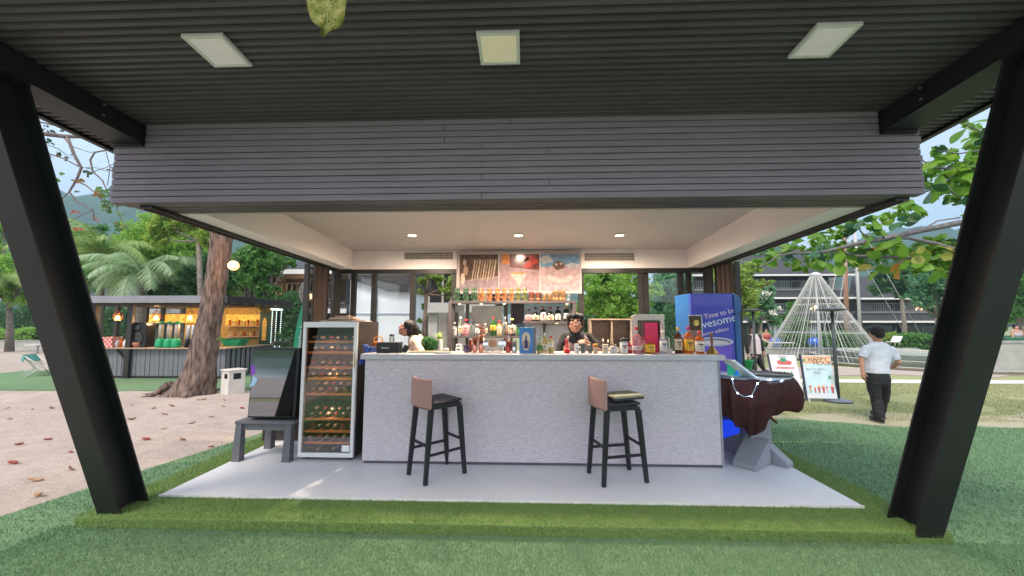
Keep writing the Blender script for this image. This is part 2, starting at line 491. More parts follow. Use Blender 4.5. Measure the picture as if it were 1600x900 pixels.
# blades hanging down the front riser of the border
rs = np.random.RandomState(9); nb = 9000
x = rs.uniform(BX0, BX1, nb); zz = rs.uniform(TZ + .01, -.02, nb)
V = np.empty((nb, 3, 3), dtype=np.float32)
V[:, 0] = np.stack([x - .002, np.full(nb, BY0), zz], 1); V[:, 1] = np.stack([x + .003, np.full(nb, BY0), zz], 1)
V[:, 2] = np.stack([x + rs.normal(0, .004, nb), BY0 - rs.uniform(.006, .02, nb), zz + rs.uniform(-.008, .012, nb)], 1)
o = fastmesh('turf_pile', V.reshape(-1, 3), np.arange(nb * 3).reshape(nb, 3), bladeb_m, kind='stuff')
tag(o, 'turf pile on the front riser of the raised border', 'turf')
# sparse grass on the dry lawn
grass_m = leafmat('lawn_grass', [(.24, .27, .09), (.33, .33, .15), (.28, .30, .12), (.38, .36, .19)], .25)
rs = np.random.RandomState(12)
x = rs.uniform(3, 16, 60000); y = 6.6 + rs.uniform(0, 1, 60000) ** 1.3 * 4
k = (x < y * 1.5 + .3); x, y = x[k], y[k]
k = np.array([noise.noise(Vector((a * .9, c * .9, 0))) > -.15 for a, c in zip(x, y)])
o = make_blades('lawn_grass', x[k], y[k], G - .01, rs, .024, .010, grass_m, 1.2)
tag(o, 'thin patchy grass of the dry lawn on the right', 'grass')

# floor slab of the bar
tile_m = groundmat('pale_floor', [((.70, .69, .71), (.78, .77, .79)), (.35, (.62, .60, .62)), (.15, (.80, .79, .82))], (.7, 4, 60), rough=.42, bump=.03, bscale=200)
b = MB(); b.box(PX0, PX1, PY0, 6.6, -.115, 0)
b.build('floor', tile_m, bevel=.004, kind='structure')
trim_m = mat('floor_edge_trim', (.72, .70, .68), .4, var=.06)
b = MB(); b.box(PX0 - .003, PX1 + .003, PY0 - .012, PY0 - .0015, -.03, .004); b.build('floor_edge', trim_m, kind='structure')
# ------------------------------------------------------------------ pavilion shell
black_m = mat('black_painted_steel', (.008, .008, .009), .45, var=.25, scale=5, bump=.05, bscale=30)
blackf_m = mat('black_steel_flange', (.012, .0115, .012), .5, var=.2, scale=3, bump=.05, bscale=40)
corr_m = mat('dark_ribbed_soffit', (.098, .083, .092), .50, var=.22, scale=1.5, stretch=(.4, 4, 4), bump=.1, bscale=20)
slat_m = mat('charcoal_wood_slat', (.285, .245, .285), .55, var=.12, scale=3, stretch=(.5, 8, 14), bump=.25, bscale=25)
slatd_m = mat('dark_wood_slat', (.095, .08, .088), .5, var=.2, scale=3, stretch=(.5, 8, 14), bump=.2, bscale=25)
ceil_m = mat('cream_ceiling_paint', (.50, .45, .44), .6, var=.04, scale=1.2, bump=.04, bscale=30)
bulk_m = mat('warm_white_paint', (.88, .80, .79), .6, var=.03, scale=1.2, bump=.04, bscale=30)
dark_m = mat('dark_bronze_frame', (.028, .024, .022), .4, var=.2, scale=6)
FY = 2.95; FX0, FX1 = -3.36, 3.005
FZ0, FZ1 = 2.435, 3.10
XC = (FX0 + FX1) / 2

pav = thing('bar_pavilion', 'black pavilion roof with slatted fascia and leaning steel columns over the bar', 'pavilion', (XC, 4.6, 0))
# fascia slats: each board a part, shiplap profile, sharing meshes
NS = 13; hs = (FZ1 - FZ0) / NS
def slat_mesh(name, L, h, t, m):
    # profile in y(z): lower edge proud, dark shadow gap above
    pr_ = [(0, 0), (-t, .002), (-t, h - .0065), (-t * .45, h - .005), (-t * .45, h), (0, h)]
    b = MB(); b.prism(pr_, -L / 2, L / 2, 'x')
    me = b.build(name, m, parent=pav, local=True, bevel=.0015)
    return me
for row in range(NS):
    z = FZ0 + row * hs
    ext = .008 * math.sin(row * 2.1)
    cuts = [FX0 - .01 + ext * .5, FX0 + 3.02 + (.53 if row % 5 == 2 else 0) + (.0 if row < 9 else -.3), FX1 + .008 - ext * .6] if row not in (1, 4, 6, 10) else [FX0 - .008, FX1 + .006 + ext * .4]
    for a, c in zip(cuts[:-1], cuts[1:]):
        o = slat_mesh('fascia_slat', c - a - .004, hs, .026 + .003 * ((row * 7) % 3) / 2, slat_m)
        o.location = Vector(((a + c) / 2, FY - .0 + .0012 * ((row * 5) % 4 - 1.5), z)) - Vector((XC, 4.6, 0))
# fascia core behind the slats
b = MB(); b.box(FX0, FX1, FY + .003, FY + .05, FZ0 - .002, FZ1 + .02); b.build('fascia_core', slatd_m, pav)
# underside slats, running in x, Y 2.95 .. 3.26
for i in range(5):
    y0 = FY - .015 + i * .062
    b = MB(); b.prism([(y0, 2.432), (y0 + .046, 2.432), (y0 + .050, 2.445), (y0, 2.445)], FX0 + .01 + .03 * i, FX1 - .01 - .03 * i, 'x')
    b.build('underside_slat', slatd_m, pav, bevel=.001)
b = MB(); b.box(FX0 + .02, FX1 - .02, FY + .055, FY + .30, 2.447, 2.50); b.build('underside_backing', black_m, pav)

# corrugated roof underside: rises 4 degrees towards the viewer
SL = .07
RX0, RX1, RYb, RYf = -3.78, 3.42, 3.6, .9
pit = .0535
V, F = [], []
ys = []
y = RYb
k = 0
prof = [(0, 0), (.30, 0), (.42, 1), (.85, 1), (.97, 0)]
rows = []
while y > RYf:
    for fr, hh in prof:
        rows.append((y - fr * pit, 3.105 + (FY - (y - fr * pit)) * SL - hh * .020))
    y -= pit
xs = [RX0, RX1]
b = MB()
n = len(rows)
vs_ = [(RX0, a, c) for a, c in rows] + [(RX1, a, c) for a, c in rows]
b.add(vs_, [(i, i + 1, n + i + 1, n + i) for i in range(n - 1)])
b.build('ribbed_soffit', corr_m, pav, recalc=False)
b = MB(); b.add([(RX0, RYb, 3.14 + (FY - RYb) * SL), (RX1, RYb, 3.14 + (FY - RYb) * SL), (RX1, RYf, 3.14 + (FY - RYf) * SL), (RX0, RYf, 3.14 + (FY - RYf) * SL),
                 (RX0, RYb, 3.26 + (FY - RYb) * SL), (RX1, RYb, 3.26 + (FY - RYb) * SL), (RX1, RYf, 3.26 + (FY - RYf) * SL), (RX0, RYf, 3.26 + (FY - RYf) * SL)],
                [(0, 3, 2, 1), (4, 5, 6, 7), (0, 1, 5, 4), (1, 2, 6, 5), (2, 3, 7, 6), (3, 0, 4, 7)])
b.build('roof', black_m, pav)
for x0, x1 in ((RX0 - .05, RX0 - .002), (RX1 + .002, RX1 + .05)):
    b = MB()
    for s_ in (0,):
        z = lambda yy, dz: 3.105 + (FY - yy) * SL + dz
        b.add([(x0, RYb, z(RYb, -.045)), (x1, RYb, z(RYb, -.045)), (x1, RYf, z(RYf, -.045)), (x0, RYf, z(RYf, -.045)),
               (x0, RYb, z(RYb, .16)), (x1, RYb, z(RYb, .16)), (x1, RYf, z(RYf, .16)), (x0, RYf, z(RYf, .16))],
              [(0, 3, 2, 1), (4, 5, 6, 7), (0, 1, 5, 4), (1, 2, 6, 5), (2, 3, 7, 6), (3, 0, 4, 7)])
    b.build('roof_edge', black_m, pav)
# roof over the bar room behind the fascia
b = MB(); b.box(FX0 + .04, FX1 - .04, 3.0, 6.45, 3.14, 3.26); b.build('room_roof', black_m, pav)

# leaning H columns
def hbeam(b, p0, p1, wx, d, t=.014, tw=.012):
    """H section, flanges across x at front and back, web between"""
    p0, p1 = Vector(p0), Vector(p1); ax = (p1 - p0).normalized(); sx = Vector((1, 0, 0)); n = sx.cross(ax).normalized()
    for off in (-(d / 2 - t / 2), d / 2 - t / 2):
        b.beam(p0 + n * off, p1 + n * off, wx, t, up=n)
    b.beam(p0, p1, tw, d - 2 * t - .002, up=n)
for sx, xx in ((-1, -3.255), (1, 2.86)):
    b = MB()
    if sx < 0: hbeam(b, (xx, 3.17, TZ), (xx, 2.06, 3.11), .19, .22)
    else: hbeam(b, (xx, 3.10, TZ), (xx, 2.04, 3.11), .19, .22)
    b.build('column', blackf_m, pav, bevel=.002)
    b = MB()
    fy = 3.17 if sx < 0 else 3.10
    b.box(xx - .12, xx + .12, fy - .112, fy + .14, TZ + .001, TZ + .016); b.build('base_plate', blackf_m, pav, bevel=.002)
    # beam from column head to fascia, following the roof
    x2 = xx + (.02 if sx < 0 else -.02)
    b = MB(); z = lambda yy: 3.08 + (FY - yy) * SL
    za, zb = z(1.75) - .01, z(FY - .03) - .01
    H = .15
    for (dz, t, wdt) in ((-.007, .014, .24), (-H + .007, .014, .24)):
        b.beam((x2, 1.75, za + dz), (x2, FY - .03, zb + dz), wdt, t)
    for dx in (-.119, .119):
        b.beam((x2 + dx, 1.75, za - H / 2), (x2 + dx, FY - .03, zb - H / 2), .012, H - .03)
    b.build('roof_beam', blackf_m, pav, bevel=.002)
    b = MB(); b.box(x2 - .13, x2 + .13, FY - .06, FY - .032, zb - H - .02, zb + .01); b.build('beam_end_plate', black_m, pav, bevel=.002)
    b = MB()
    for q in (-1, 1):
        for zz in (.03, .11):
            b.cyl((x2 + q * .125, 2.6, z(2.6) - zz), (x2 + q * .136, 2.6, z(2.6) - zz), .009, n=8)
    b.build('bolt', MATS['floor_edge_trim'] if False else mat('steel_bolt', (.3, .3, .3), .35, .8), pav)['kind'] = 'stuff'

# square flat floodlight panels in the soffit
lamp_frame = mat('white_lamp_frame', (.72, .70, .67), .45, var=.03)
lamp_pane = mat('cream_lamp_diffuser', (.72, .63, .45), .35, var=.05, emit=.1, ecol=(1, .85, .6))
lamp_pane2 = mat('white_lamp_diffuser', (.78, .70, .68), .35, var=.05, emit=.08)
for i, (q, lab) in enumerate((([(295, 57), (348, 55), (385, 96), (335, 97)], 'left square flush lamp panel under the dark ribbed roof'),
                 ([(749, 52), (808, 51), (809, 92), (754, 93)], 'middle square lamp panel with cream diffuser under the ribbed roof'),
                 ([(1277, 38), (1337, 37), (1295, 83), (1240, 84)], 'right square flush lamp panel under the dark ribbed roof'))):
    def onroof(px, py):
        p = at(px, py, z=3.3); d = p - Vector((0, 0, EYE))
        # intersect with soffit plane z = 3.105-.016+(FY-y)*SL
        t = (3.085 + FY * SL - EYE) / (d.z + SL * d.y)
        return Vector((0, 0, EYE)) + d * t
    P_ = [onroof(*c) for c in q]
    cx = sum(p.x for p in P_) / 4; cy = sum(p.y for p in P_) / 4
    hw = .125; 
    tl = thing('square_lamp', lab, 'ceiling lamp', (cx, cy, 3.085 + (FY - cy) * SL))
    tl.rotation_euler = (-math.atan(SL), 0, 0)
    b = MB()
    for (x0, x1, y0, y1) in ((-hw, hw, -hw, -hw + .02), (-hw, hw, hw - .02, hw), (-hw, -hw + .02, -hw + .02, hw - .02), (hw - .02, hw, -hw + .02, hw - .02)):
        b.box(x0, x1, y0, y1, -.022, .0)
    b.build('lamp_frame', lamp_frame, tl, local=True, bevel=.003)
    b = MB(); b.box(-hw + .02, hw - .02, -hw + .02, hw - .02, -.016, 0); b.build('diffuser', lamp_pane if i == 1 else lamp_pane2, tl, local=True)

# ---- room ceiling: recess, bulkheads, downlights
YB = 6.2
CXL, CXR = -2.85, 2.60        # recess sides
OXL, OXR = -3.12, 2.90        # outer track lines
ZB = 2.34
def zc(y): return 2.645 + (YB - y) * .055
b = MB()
b.add([(CXL, 3.22, zc(3.22)), (CXR, 3.22, zc(3.22)), (CXR, YB, zc(YB)), (CXL, YB, zc(YB)), (CXL, 3.22, zc(3.22) + .03), (CXR, 3.22, zc(3.22) + .03), (CXR, YB, zc(YB) + .03), (CXL, YB, zc(YB) + .03)],
      [(0, 3, 2, 1), (4, 5, 6, 7), (0, 1, 5, 4), (1, 2, 6, 5), (2, 3, 7, 6), (3, 0, 4, 7)])
b.build('ceiling', ceil_m, pav)
zz = lambda y: ZB + (YB - y) * .03
for xa, xb in ((OXL + .05, CXL), (CXR, OXR - .05)):
    b = MB(); b.add([(xa, 3.25, zz(3.25)), (xb, 3.25, zz(3.25)), (xb, YB, zz(YB)), (xa, YB, zz(YB)), (xa, 3.25, 2.95), (xb, 3.25, 2.95), (xb, YB, 2.95), (xa, YB, 2.95)],
          [(0, 3, 2, 1), (4, 5, 6, 7), (0, 1, 5, 4), (1, 2, 6, 5), (2, 3, 7, 6), (3, 0, 4, 7)])
    b.build('side_bulkhead', bulk_m, pav)
b = MB(); b.box(OXL + .06, OXR - .06, YB + .0005, YB + .12, ZB, 2.95); b.build('rear_bulkhead', bulk_m, pav)
b = MB(); b.box(CXL - .2, CXR + .2, 3.205, 3.235, 2.425, 2.47); b.build('front_lip', mat('grey_cream_trim', (.40, .34, .33), .6, var=.08), pav)
# dark sliding-door tracks along both sides
for xa, xb in ((OXL - .06, OXL + .045), (OXR - .045, OXR + .06)):
    b = MB()
    b.add([(xa, 2.99, zz(2.99) - .03), (xb, 2.99, zz(2.99) - .03), (xb, YB + .1, zz(YB) - .03), (xa, YB + .1, zz(YB) - .03), (xa, 2.99, 2.46), (xb, 2.99, 2.46), (xb, YB + .1, 2.40), (xa, YB + .1, 2.40)],
          [(0, 3, 2, 1), (4, 5, 6, 7), (0, 1, 5, 4), (1, 2, 6, 5), (2, 3, 7, 6), (3, 0, 4, 7)])
    for q in (.03, .065):
        b.beam((xa + q, 3.0, zz(3.0) - .034), (xa + q, YB, zz(YB) - .034), .008, .012)
    b.build('door_track', dark_m, pav)
    xo = xa if xa < 0 else xb
    b = MB(); b.box(min(xo, xo - .002 if xa < 0 else xo), max(xo, xo + .002 if xa > 0 else xo), 3.0, YB + .1, 2.47, 3.14)
    s_ = -1 if xa < 0 else 1
    b = MB()
    for r in range(12):
        b.box(min(xo, xo + s_ * .02), max(xo, xo + s_ * .02), 3.0, 6.4, 2.47 + r * .055, 2.47 + r * .055 + .05)
    b.build('side_cladding', slat_m, pav)
# downlights
dl_ring = mat('downlight_rim', (.8, .77, .72), .4, var=.02)
dl_glow = mat('downlight_lens', (1, .9, .7), .4, var=0, emit=14, ecol=(1, .72, .38), rvar=0)
for px, lab in ((644, 'left warm glowing downlight in the room ceiling'), (810, 'middle warm glowing downlight in the room ceiling'), (968, 'right warm glowing downlight in the room ceiling')):
    d = at(px, 367, z=2.7) - Vector((0, 0, EYE)); t = (2.645 + YB * .055 - EYE) / (d.z + .055 * d.y); p = Vector((0, 0, EYE)) + d * t
    tl = thing('downlight', lab, 'downlight', (p.x, p.y, p.z), group='downlights in the bar ceiling')
    b = MB(); b.lathe([(.075, .0), (.078, -.008), (.058, -.012), (.058, -.004)], 20); b.build('rim', dl_ring, tl, local=True)
    b = MB(); b.lathe([(.0565, -.006), (.05, -.009)], 20); b.build('lens', dl_glow, tl, local=True)
    L = bpy.data.lights.new('downlight', 'SPOT'); L.energy = 190; L.color = (1, .80, .60); L.spot_size = R(176); L.spot_blend = 1; L.shadow_soft_size = .05
    lo = bpy.data.objects.new('light', L); lo.location = (0, 0, -.03); lo.parent = tl; COL.objects.link(lo)
# air grilles
gr_m = mat('grille_cavity', (.05, .04, .035), .7); gl_m = mat('beige_grille', (.62, .55, .47), .5, var=.05)
for (x0, y0, x1, y1), lab in (((633, 395, 707, 405), 'air grille in the rear bulkhead left of the posters'), ((914, 396, 990, 407), 'air grille in the rear bulkhead right of the posters')):
    a, c = at(x0, y1, Y=YB), at(x1, y0, Y=YB)
    tl = thing('air_grille', lab, 'air grille', ((a.x + c.x) / 2, YB, a.z))
    b = MB(); b.box(a.x, c.x, YB - .006, YB - .001, a.z, c.z); b.build('cavity', gr_m, tl)
    b = MB()
    b.box(a.x - .012, c.x + .012, YB - .014, YB - .001, c.z, c.z + .012); b.box(a.x - .012, c.x + .012, YB - .014, YB - .001, a.z - .012, a.z)
    b.box(a.x - .012, a.x, YB - .014, YB - .001, a.z, c.z); b.box(c.x, c.x + .012, YB - .014, YB - .001, a.z, c.z); b.build('frame', gl_m, tl)
    b = MB()
    nn = 26
    for i in range(1, nn): xx = a.x + (c.x - a.x) * i / nn; b.box(xx - .004, xx + .004, YB - .012, YB - .0065, a.z, c.z)
    for i in range(1, 3): z_ = a.z + (c.z - a.z) * i / 3; b.box(a.x, c.x, YB - .0135, YB - .0125, z_ - .003, z_ + .003)
    b.build('louvre', gl_m, tl)['kind'] = 'stuff'

# ---- glazed rear wall
glass_m = panemat('window_glass', (.97, .99, .98), .025)
wall = thing('rear_window_wall', 'dark framed sliding windows along the back of the bar room', 'window wall', (XC, YB + .06, 0))
X = lambda px: at(px, 470, Y=YB + .06).x
b = MB(); b.box(OXL, OXR, YB + .002, YB + .11, ZB - .075, ZB - .002); b.build('head_frame', dark_m, wall)
b = MB(); b.box(OXL, OXR, YB + .002, YB + .11, 0, .06); b.build('sill_frame', dark_m, wall)
for a, c, dy in ((549, 556, .0), (581, 588, 0), (641, 649, .01), (706, 716, 0), (904, 912, 0), (998, 1004, 0), (1006, 1014, .03), (1060, 1068, 0), (1073, 1080, .0)):
    b = MB(); b.box(X(a), X(c), YB + .02 + dy, YB + .09 + dy, .06, ZB - .075); b.build('mullion', dark_m, wall)
for a, c, dy in ((556, 581, 0), (588, 641, 0), (1014, 1060, 0)):
    b = MB(); b.box(X(a), X(c), YB + .05 + dy, YB + .056 + dy, .06, ZB - .075); b.build('pane', glass_m, wall)
b = MB(); b.box(X(716), X(904), YB + .03, YB + .07, .06, .98); b.build('low_panel', dark_m, wall)

# curtains and stacked doors on both rear sides
cur_m = mat('brown_curtain', (.060, .036, .026), .8, var=.3, scale=4, stretch=(8, 8, .5), sheen=.3)
cur2_m = mat('black_curtain', (.016, .014, .014), .8, var=.3, scale=4, stretch=(8, 8, .5), sheen=.2)
def curtain(name, lab, x, y0, y1, z0, z1, m, folds, amp=.03):
    n = folds * 8
    V = []; nzr = 8
    for j in range(nzr + 1):
        tz = j / nzr
        for i in range(n + 1):
            t = i / n
            y = y0 + (y1 - y0) * (t * (1 - .08 * math.sin(tz * 3)))
            V.append((x + amp * math.sin(t * folds * 2 * math.pi) + .008 * math.sin(t * 17 + tz * 4), y, z0 + (z1 - z0) * tz))
    F = [(j * (n + 1) + i, j * (n + 1) + i + 1, (j + 1) * (n + 1) + i + 1, (j + 1) * (n + 1) + i) for j in range(nzr) for i in range(n)]
    o = fastmesh(name, V, F, m, smooth=True, org=(x, (y0 + y1) / 2, z0))
    so = o.modifiers.new('thickness', 'SOLIDIFY'); so.thickness = .006
    return tag(o, lab, 'curtain')
curtain('curtain', 'brown gathered curtain at the left rear opening', -3.10, 5.50, 5.88, .02, 2.31, cur_m, 6)
curtain('curtain', 'black curtain in the left rear corner of the room', -3.02, 5.95, 6.17, .02, 2.31, cur2_m, 3)
curtain('curtain', 'brown gathered curtain at the right rear opening', 2.90, 5.45, 5.85, .02, 2.31, cur_m, 6)
curtain('curtain', 'black curtain in the right rear corner of the room', 2.84, 5.9, 6.17, .02, 2.31, cur2_m, 3)
for x_, lab in ((-3.14, 'dark stacked sliding door frames at the left rear corner'), (2.93, 'dark stacked sliding door frames at the right rear corner')):
    tl = thing('sliding_door', lab, 'sliding door', (x_, 5.8, 0))
    for k_, yy in enumerate((5.36, 5.90, 6.14)):
        b = MB(); b.box(x_ - .03, x_ + .03, yy, yy + .05, .01, 2.31); b.build('stile', dark_m, tl)
    b = MB(); b.box(x_ - .005, x_ + .001, 5.41, 5.90, .06, 2.28); b.build('pane', glass_m, tl)
    b = MB(); b.box(x_ - .03, x_ + .03, 5.41, 5.90, .01, .06); b.build('bottom_rail', dark_m, tl)

# ---- posters hanging from the rear bulkhead
pa = at(713, 459, Y=YB - .06); pc = at(908, 392, Y=YB - .06)
pos_bg = mat('poster_backing', (.40, .34, .33), .16, var=.05, scale=2, coat=1., rvar=.05)
post = thing('cocktail_poster_banner', 'wide glossy banner of three drink pictures above the bottle shelves', 'poster', ((pa.x + pc.x) / 2, YB - .06, pa.z))
W_, H_ = pc.x - pa.x, pc.z - pa.z
b = MB(); b.box(pa.x, pc.x, YB - .062, YB - .05, pa.z, pc.z); b.build('board', pos_bg, post)
def pm(name, c, coat=.7): return mat('print_' + name, tuple(q * .62 for q in c), .2, var=.25, scale=14, coat=coat, rvar=.05)
PY = YB - .0635
def flat(b, pts, y, mi=0):
    b.add([(pa.x + u * W_, y, pa.z + v * H_) for u, v in pts], [tuple(range(len(pts)))], mi)
def blob(cu, cv, ru, rv, n=14, ph=0., wob=0.):
    return [(cu + ru * math.cos(2 * math.pi * i / n) * (1 + wob * math.sin(3 * i + ph)), cv + rv * math.sin(2 * math.pi * i / n) * (1 + wob * math.cos(2 * i + ph))) for i in range(n)]
# panel 1: brown, row of pale skewers and a figure
cols1 = [pm('brown', (.14, .085, .07)), pm('cream', (.62, .50, .40)), pm('skin', (.50, .33, .22)), pm('dusk', (.34, .25, .27))]
b = MB(); flat(b, [(.025, .10), (.335, .10), (.335, .93), (.025, .93)], PY); flat(b, [(.025, .06), (.335, .06), (.335, .42), (.025, .30)], PY - .0005, 3)
for i in range(9):
    u = .12 + i * .021; flat(b, [(u, .30 + .03 * (i % 3)), (u + .008, .30), (u + .035, .78 + .02 * (i % 2)), (u + .025, .82)], PY - .001, 1 + i % 2)
flat(b, blob(.065, .74, .014, .07), PY - .001, 1); flat(b, blob(.075, .55, .02, .12), PY - .001, 2); flat(b, blob(.05, .35, .018, .14), PY - .001, 1)
b.build('picture', cols1, post)['label'] = 'left picture, brown with a row of pale skewers'
cols2 = [pm('mauve', (.42, .28, .30)), pm('orange', (.75, .26, .07)), pm('red', (.55, .06, .045)), pm('pinkcream', (.66, .48, .42)), pm('maroon', (.20, .06, .06))]
b = MB(); flat(b, [(.345, .06), (.665, .06), (.665, .93), (.345, .93)], PY); flat(b, [(.365, .70), (.43, .70), (.425, .93), (.37, .93)], PY - .001, 1)
flat(b, [(.43, .62), (.665, .55), (.665, .93), (.43, .93)], PY - .0005, 4)
flat(b, blob(.53, .84, .05, .09, wob=.2), PY - .001, 2); flat(b, blob(.60, .78, .05, .12, wob=.25), PY - .001, 2); flat(b, blob(.57, .66, .035, .06, wob=.2), PY - .0012, 2)
flat(b, [(.43, .48), (.57, .48), (.505, .22), (.495, .22)], PY - .0013, 3); flat(b, [(.495, .22), (.505, .22), (.503, .10), (.53, .08), (.47, .08), (.497, .10)], PY - .0013, 3); flat(b, blob(.5, .48, .07, .02), PY - .0016, 1)
b.build('picture', cols2, post)['label'] = 'middle picture, martini glass with red and orange fruit'
cols3 = [pm('seablue', (.22, .40, .60)), pm('cloud', (.62, .62, .64)), pm('coconut', (.22, .12, .09)), pm('shell', (.66, .56, .52)), pm('pinky', (.58, .40, .42))]
b = MB(); flat(b, [(.675, .06), (.985, .06), (.985, .93), (.675, .93)], PY, 4); flat(b, [(.675, .62), (.985, .70), (.985, .93), (.675, .93)], PY - .0005, 0)
flat(b, blob(.72, .80, .05, .09, wob=.3), PY - .001, 1); flat(b, blob(.93, .66, .06, .05, wob=.3), PY - .001, 1)
flat(b, blob(.82, .66, .045, .11, wob=.15), PY - .0012, 2); flat(b, blob(.80, .68, .012, .03), PY - .0016, 3); flat(b, blob(.84, .70, .012, .03), PY - .0016, 3)
flat(b, blob(.83, .38, .10, .13, 18), PY - .0012, 3); flat(b, blob(.83, .44, .08, .05, 18), PY - .0016, 4)
b.build('picture', cols3, post)['label'] = 'right picture, coconut drink against blue sea'
# ------------------------------------------------------------------ bar counter
linen_m = mat('grey_woven_laminate', (.56, .50, .53), .55, var=.14, scale=22, stretch=(1.0, 1, 14), bump=.35, bscale=40, col2=(.68, .61, .64))
top_m = mat('pale_grey_counter_edge', (.53, .52, .55), .4, var=.05, scale=5, bump=.05, bscale=50)
skirt_m = mat('dark_skirting', (.10, .095, .10), .5, var=.1)
CY, CH = 4.105, 1.135
CX0, CX1 = -1.715, 2.005
ctr = thing('bar_counter', 'long grey woven-textured bar counter with pale top, between wine fridge and cloth-covered table', 'bar counter', ((CX0 + CX1) / 2, CY + .35, 0))
b = MB(); b.box(CX0, CX1 - .018, CY, CY + .03, .03, CH - .056); b.build('front_panel', linen_m, ctr, bevel=.002)
b = MB(); b.box(CX1 - .016, CX1 + .004, CY - .004, CY + .72, .0, CH - .056); b.build('end_panel', mat('counter_end', (.33, .32, .34), .5, var=.1), ctr, bevel=.002)
b = MB(); b.box(CX0 + .001, CX0 + .02, CY + .031, CY + .72, .0, CH - .056); b.build('end_panel', MATS['counter_end'], ctr, bevel=.002)
b = MB(); b.box(CX0 + .01, CX1 - .02, CY + .012, CY + .029, .002, .0285); b.build('skirting', skirt_m, ctr)
b = MB(); b.box(CX0 - .035, CX1 + .045, CY - .045, CY + .42, CH - .055, CH); b.build('top', top_m, ctr, bevel=.004)
b = MB(); b.box(CX0, CX1 - .02, CY + .43, CY + .95, .90, .94); b.build('prep_shelf', mat('steel_prep_shelf', (.5, .5, .5), .3, .8), ctr, bevel=.003)
b = MB(); b.box(-1.832, CX0 - .002, CY + .40, CY + .42, .004, CH - .06); b.build('gap_light_block', skirt_m, ctr)  # added board: closes the gap and blocks stray downlight from the floor
b = MB(); b.box(CX0 + .03, CX1 - .03, CY + .031, CY + .05, .03, CH - .057); b.build('inner_board', skirt_m, ctr)

# ------------------------------------------------------------------ bar stools
stool_m = mat('black_stool_frame', (.016, .015, .018), .45, var=.2, scale=10)
seat_m = mat('charcoal_leather_seat', (.035, .033, .037), .4, var=.2, scale=20, bump=.2, bscale=120)
rope_m = mat('salmon_woven_cord', (.47, .27, .23), .7, var=.14, scale=40, stretch=(20, 20, 2), bump=.3, bscale=60)
def make_stool(lab, loc, rz, cushion):
    t = thing('bar_stool', lab, 'bar stool', loc, rz, 'bar stools in front of the counter')
    # local frame: back of the stool towards -x, seat front towards +x; legs splay
    s_, h = .185, .715
    feet = {(-1, -1): (-.215, -.165), (-1, 1): (-.215, .165), (1, -1): (.215, -.16), (1, 1): (.215, .16)}
    tops = {k: (k[0] * .155, k[1] * .145) for k in feet}
    for k in feet:
        b = MB(); zt = .90 if k[0] < 0 else h - .02
        x0, y0 = feet[k]; x1, y1 = tops[k]
        ex = (x1 - x0) / h; ey = (y1 - y0) / h
        if k[0] < 0:
            b.beam((x0, y0, 0), (x1, y1, h), .034, .038, up=(1, 0, 0), w1=.046, h1=.05); b.beam((x1, y1, h), (x1 - .045, y1, zt), .036, .04, up=(1, 0, 0), w1=.022, h1=.024)
        else:
            b.beam((x0, y0, 0), (x1, y1, h - .055), .034, .038, up=(1, 0, 0), w1=.046, h1=.05)
            b.beam((x1, y1, h - .055), (x1 - .03, y1, h - .015), .046, .05, up=(1, 0, 0), w1=.034, h1=.03)
        b.build('leg', stool_m, t, local=True, bevel=.006)
    def P(k, z): x0, y0 = feet[k]; x1, y1 = tops[k]; f = z / h; return (x0 + (x1 - x0) * f, y0 + (y1 - y0) * f, z)
    for a, c, z0, z1 in (((-1, -1), (1, -1), .25, .25), ((-1, 1), (1, 1), .25, .25), ((1, -1), (1, 1), .33, .33), ((-1, -1), (-1, 1), .33, .33)):
        b = MB(); b.beam(P(a, z0), P(c, z1), .016, .026); b.build('stretcher', stool_m, t, local=True, bevel=.003)
    b = MB(); b.box(-.16, .145, -.158, -.132, h - .06, h - .018); b.box(-.16, .145, .132, .158, h - .06, h - .018); b.box(-.165, -.14, -.131, .131, h - .06, h - .018); b.box(.12, .145, -.131, .131, h - .06, h - .018)
    b.build('seat_frame', stool_m, t, local=True, bevel=.004)
    # seat: slightly dished pad
    n = 10; V = []; 
    for j in range(n + 1):
        for i in range(n + 1):
            u, v = i / n * 2 - 1, j / n * 2 - 1
            V.append((u * .17, v * .165, h + .012 - .018 * (1 - u * u) * (1 - v * v) - .012 * max(0, abs(u) - .8) * 5 * .5 + .006 * u))
    F = [(j * (n + 1) + i, j * (n + 1) + i + 1, (j + 1) * (n + 1) + i + 1, (j + 1) * (n + 1) + i) for j in range(n) for i in range(n)]
    b = MB(); b.add(V, F, 0, True); o = b.build('seat', seat_m, t, local=True, recalc=False)
    so = o.modifiers.new('thickness', 'SOLIDIFY'); so.thickness = .024; so.offset = -1
    # woven back: curved panel wrapped with vertical cords
    bk = MB(); cords = 22; xb = -.195
    pts = []
    for i in range(cords + 1):
        v = i / cords * 2 - 1
        x = xb - .028 * (1 - v * v) + .012
        y = v * .172
        pts.append((x, y))
    bz0, bz1 = h - .045, h + .215
    core = MB()
    for (xa, ya), (xc_, yc) in zip(pts[:-1], pts[1:]):
        core.beam(((xa), ya, (bz0 + bz1) / 2), ((xc_), yc, (bz0 + bz1) / 2), .022, bz1 - bz0 - .01)
    bo = core.build('backrest', rope_m, t, local=True)
    cd = MB()
    for i in range(cords):
        xa = (pts[i][0] + pts[i + 1][0]) / 2; ya = (pts[i][1] + pts[i + 1][1]) / 2
        ring = [(xa - .014, ya, bz0 + .008), (xa - .0135, ya, bz1 - .006), (xa, ya, bz1 + .004), (xa + .0135, ya, bz1 - .006), (xa + .014, ya, bz0 + .008), (xa, ya, bz0 - .002), (xa - .014, ya, bz0 + .008)]
        cd.tube(ring, .0092, 6, caps=False)
    c_ = cd.build('cord', rope_m, bo, local=True); c_['kind'] = 'stuff'
    return t
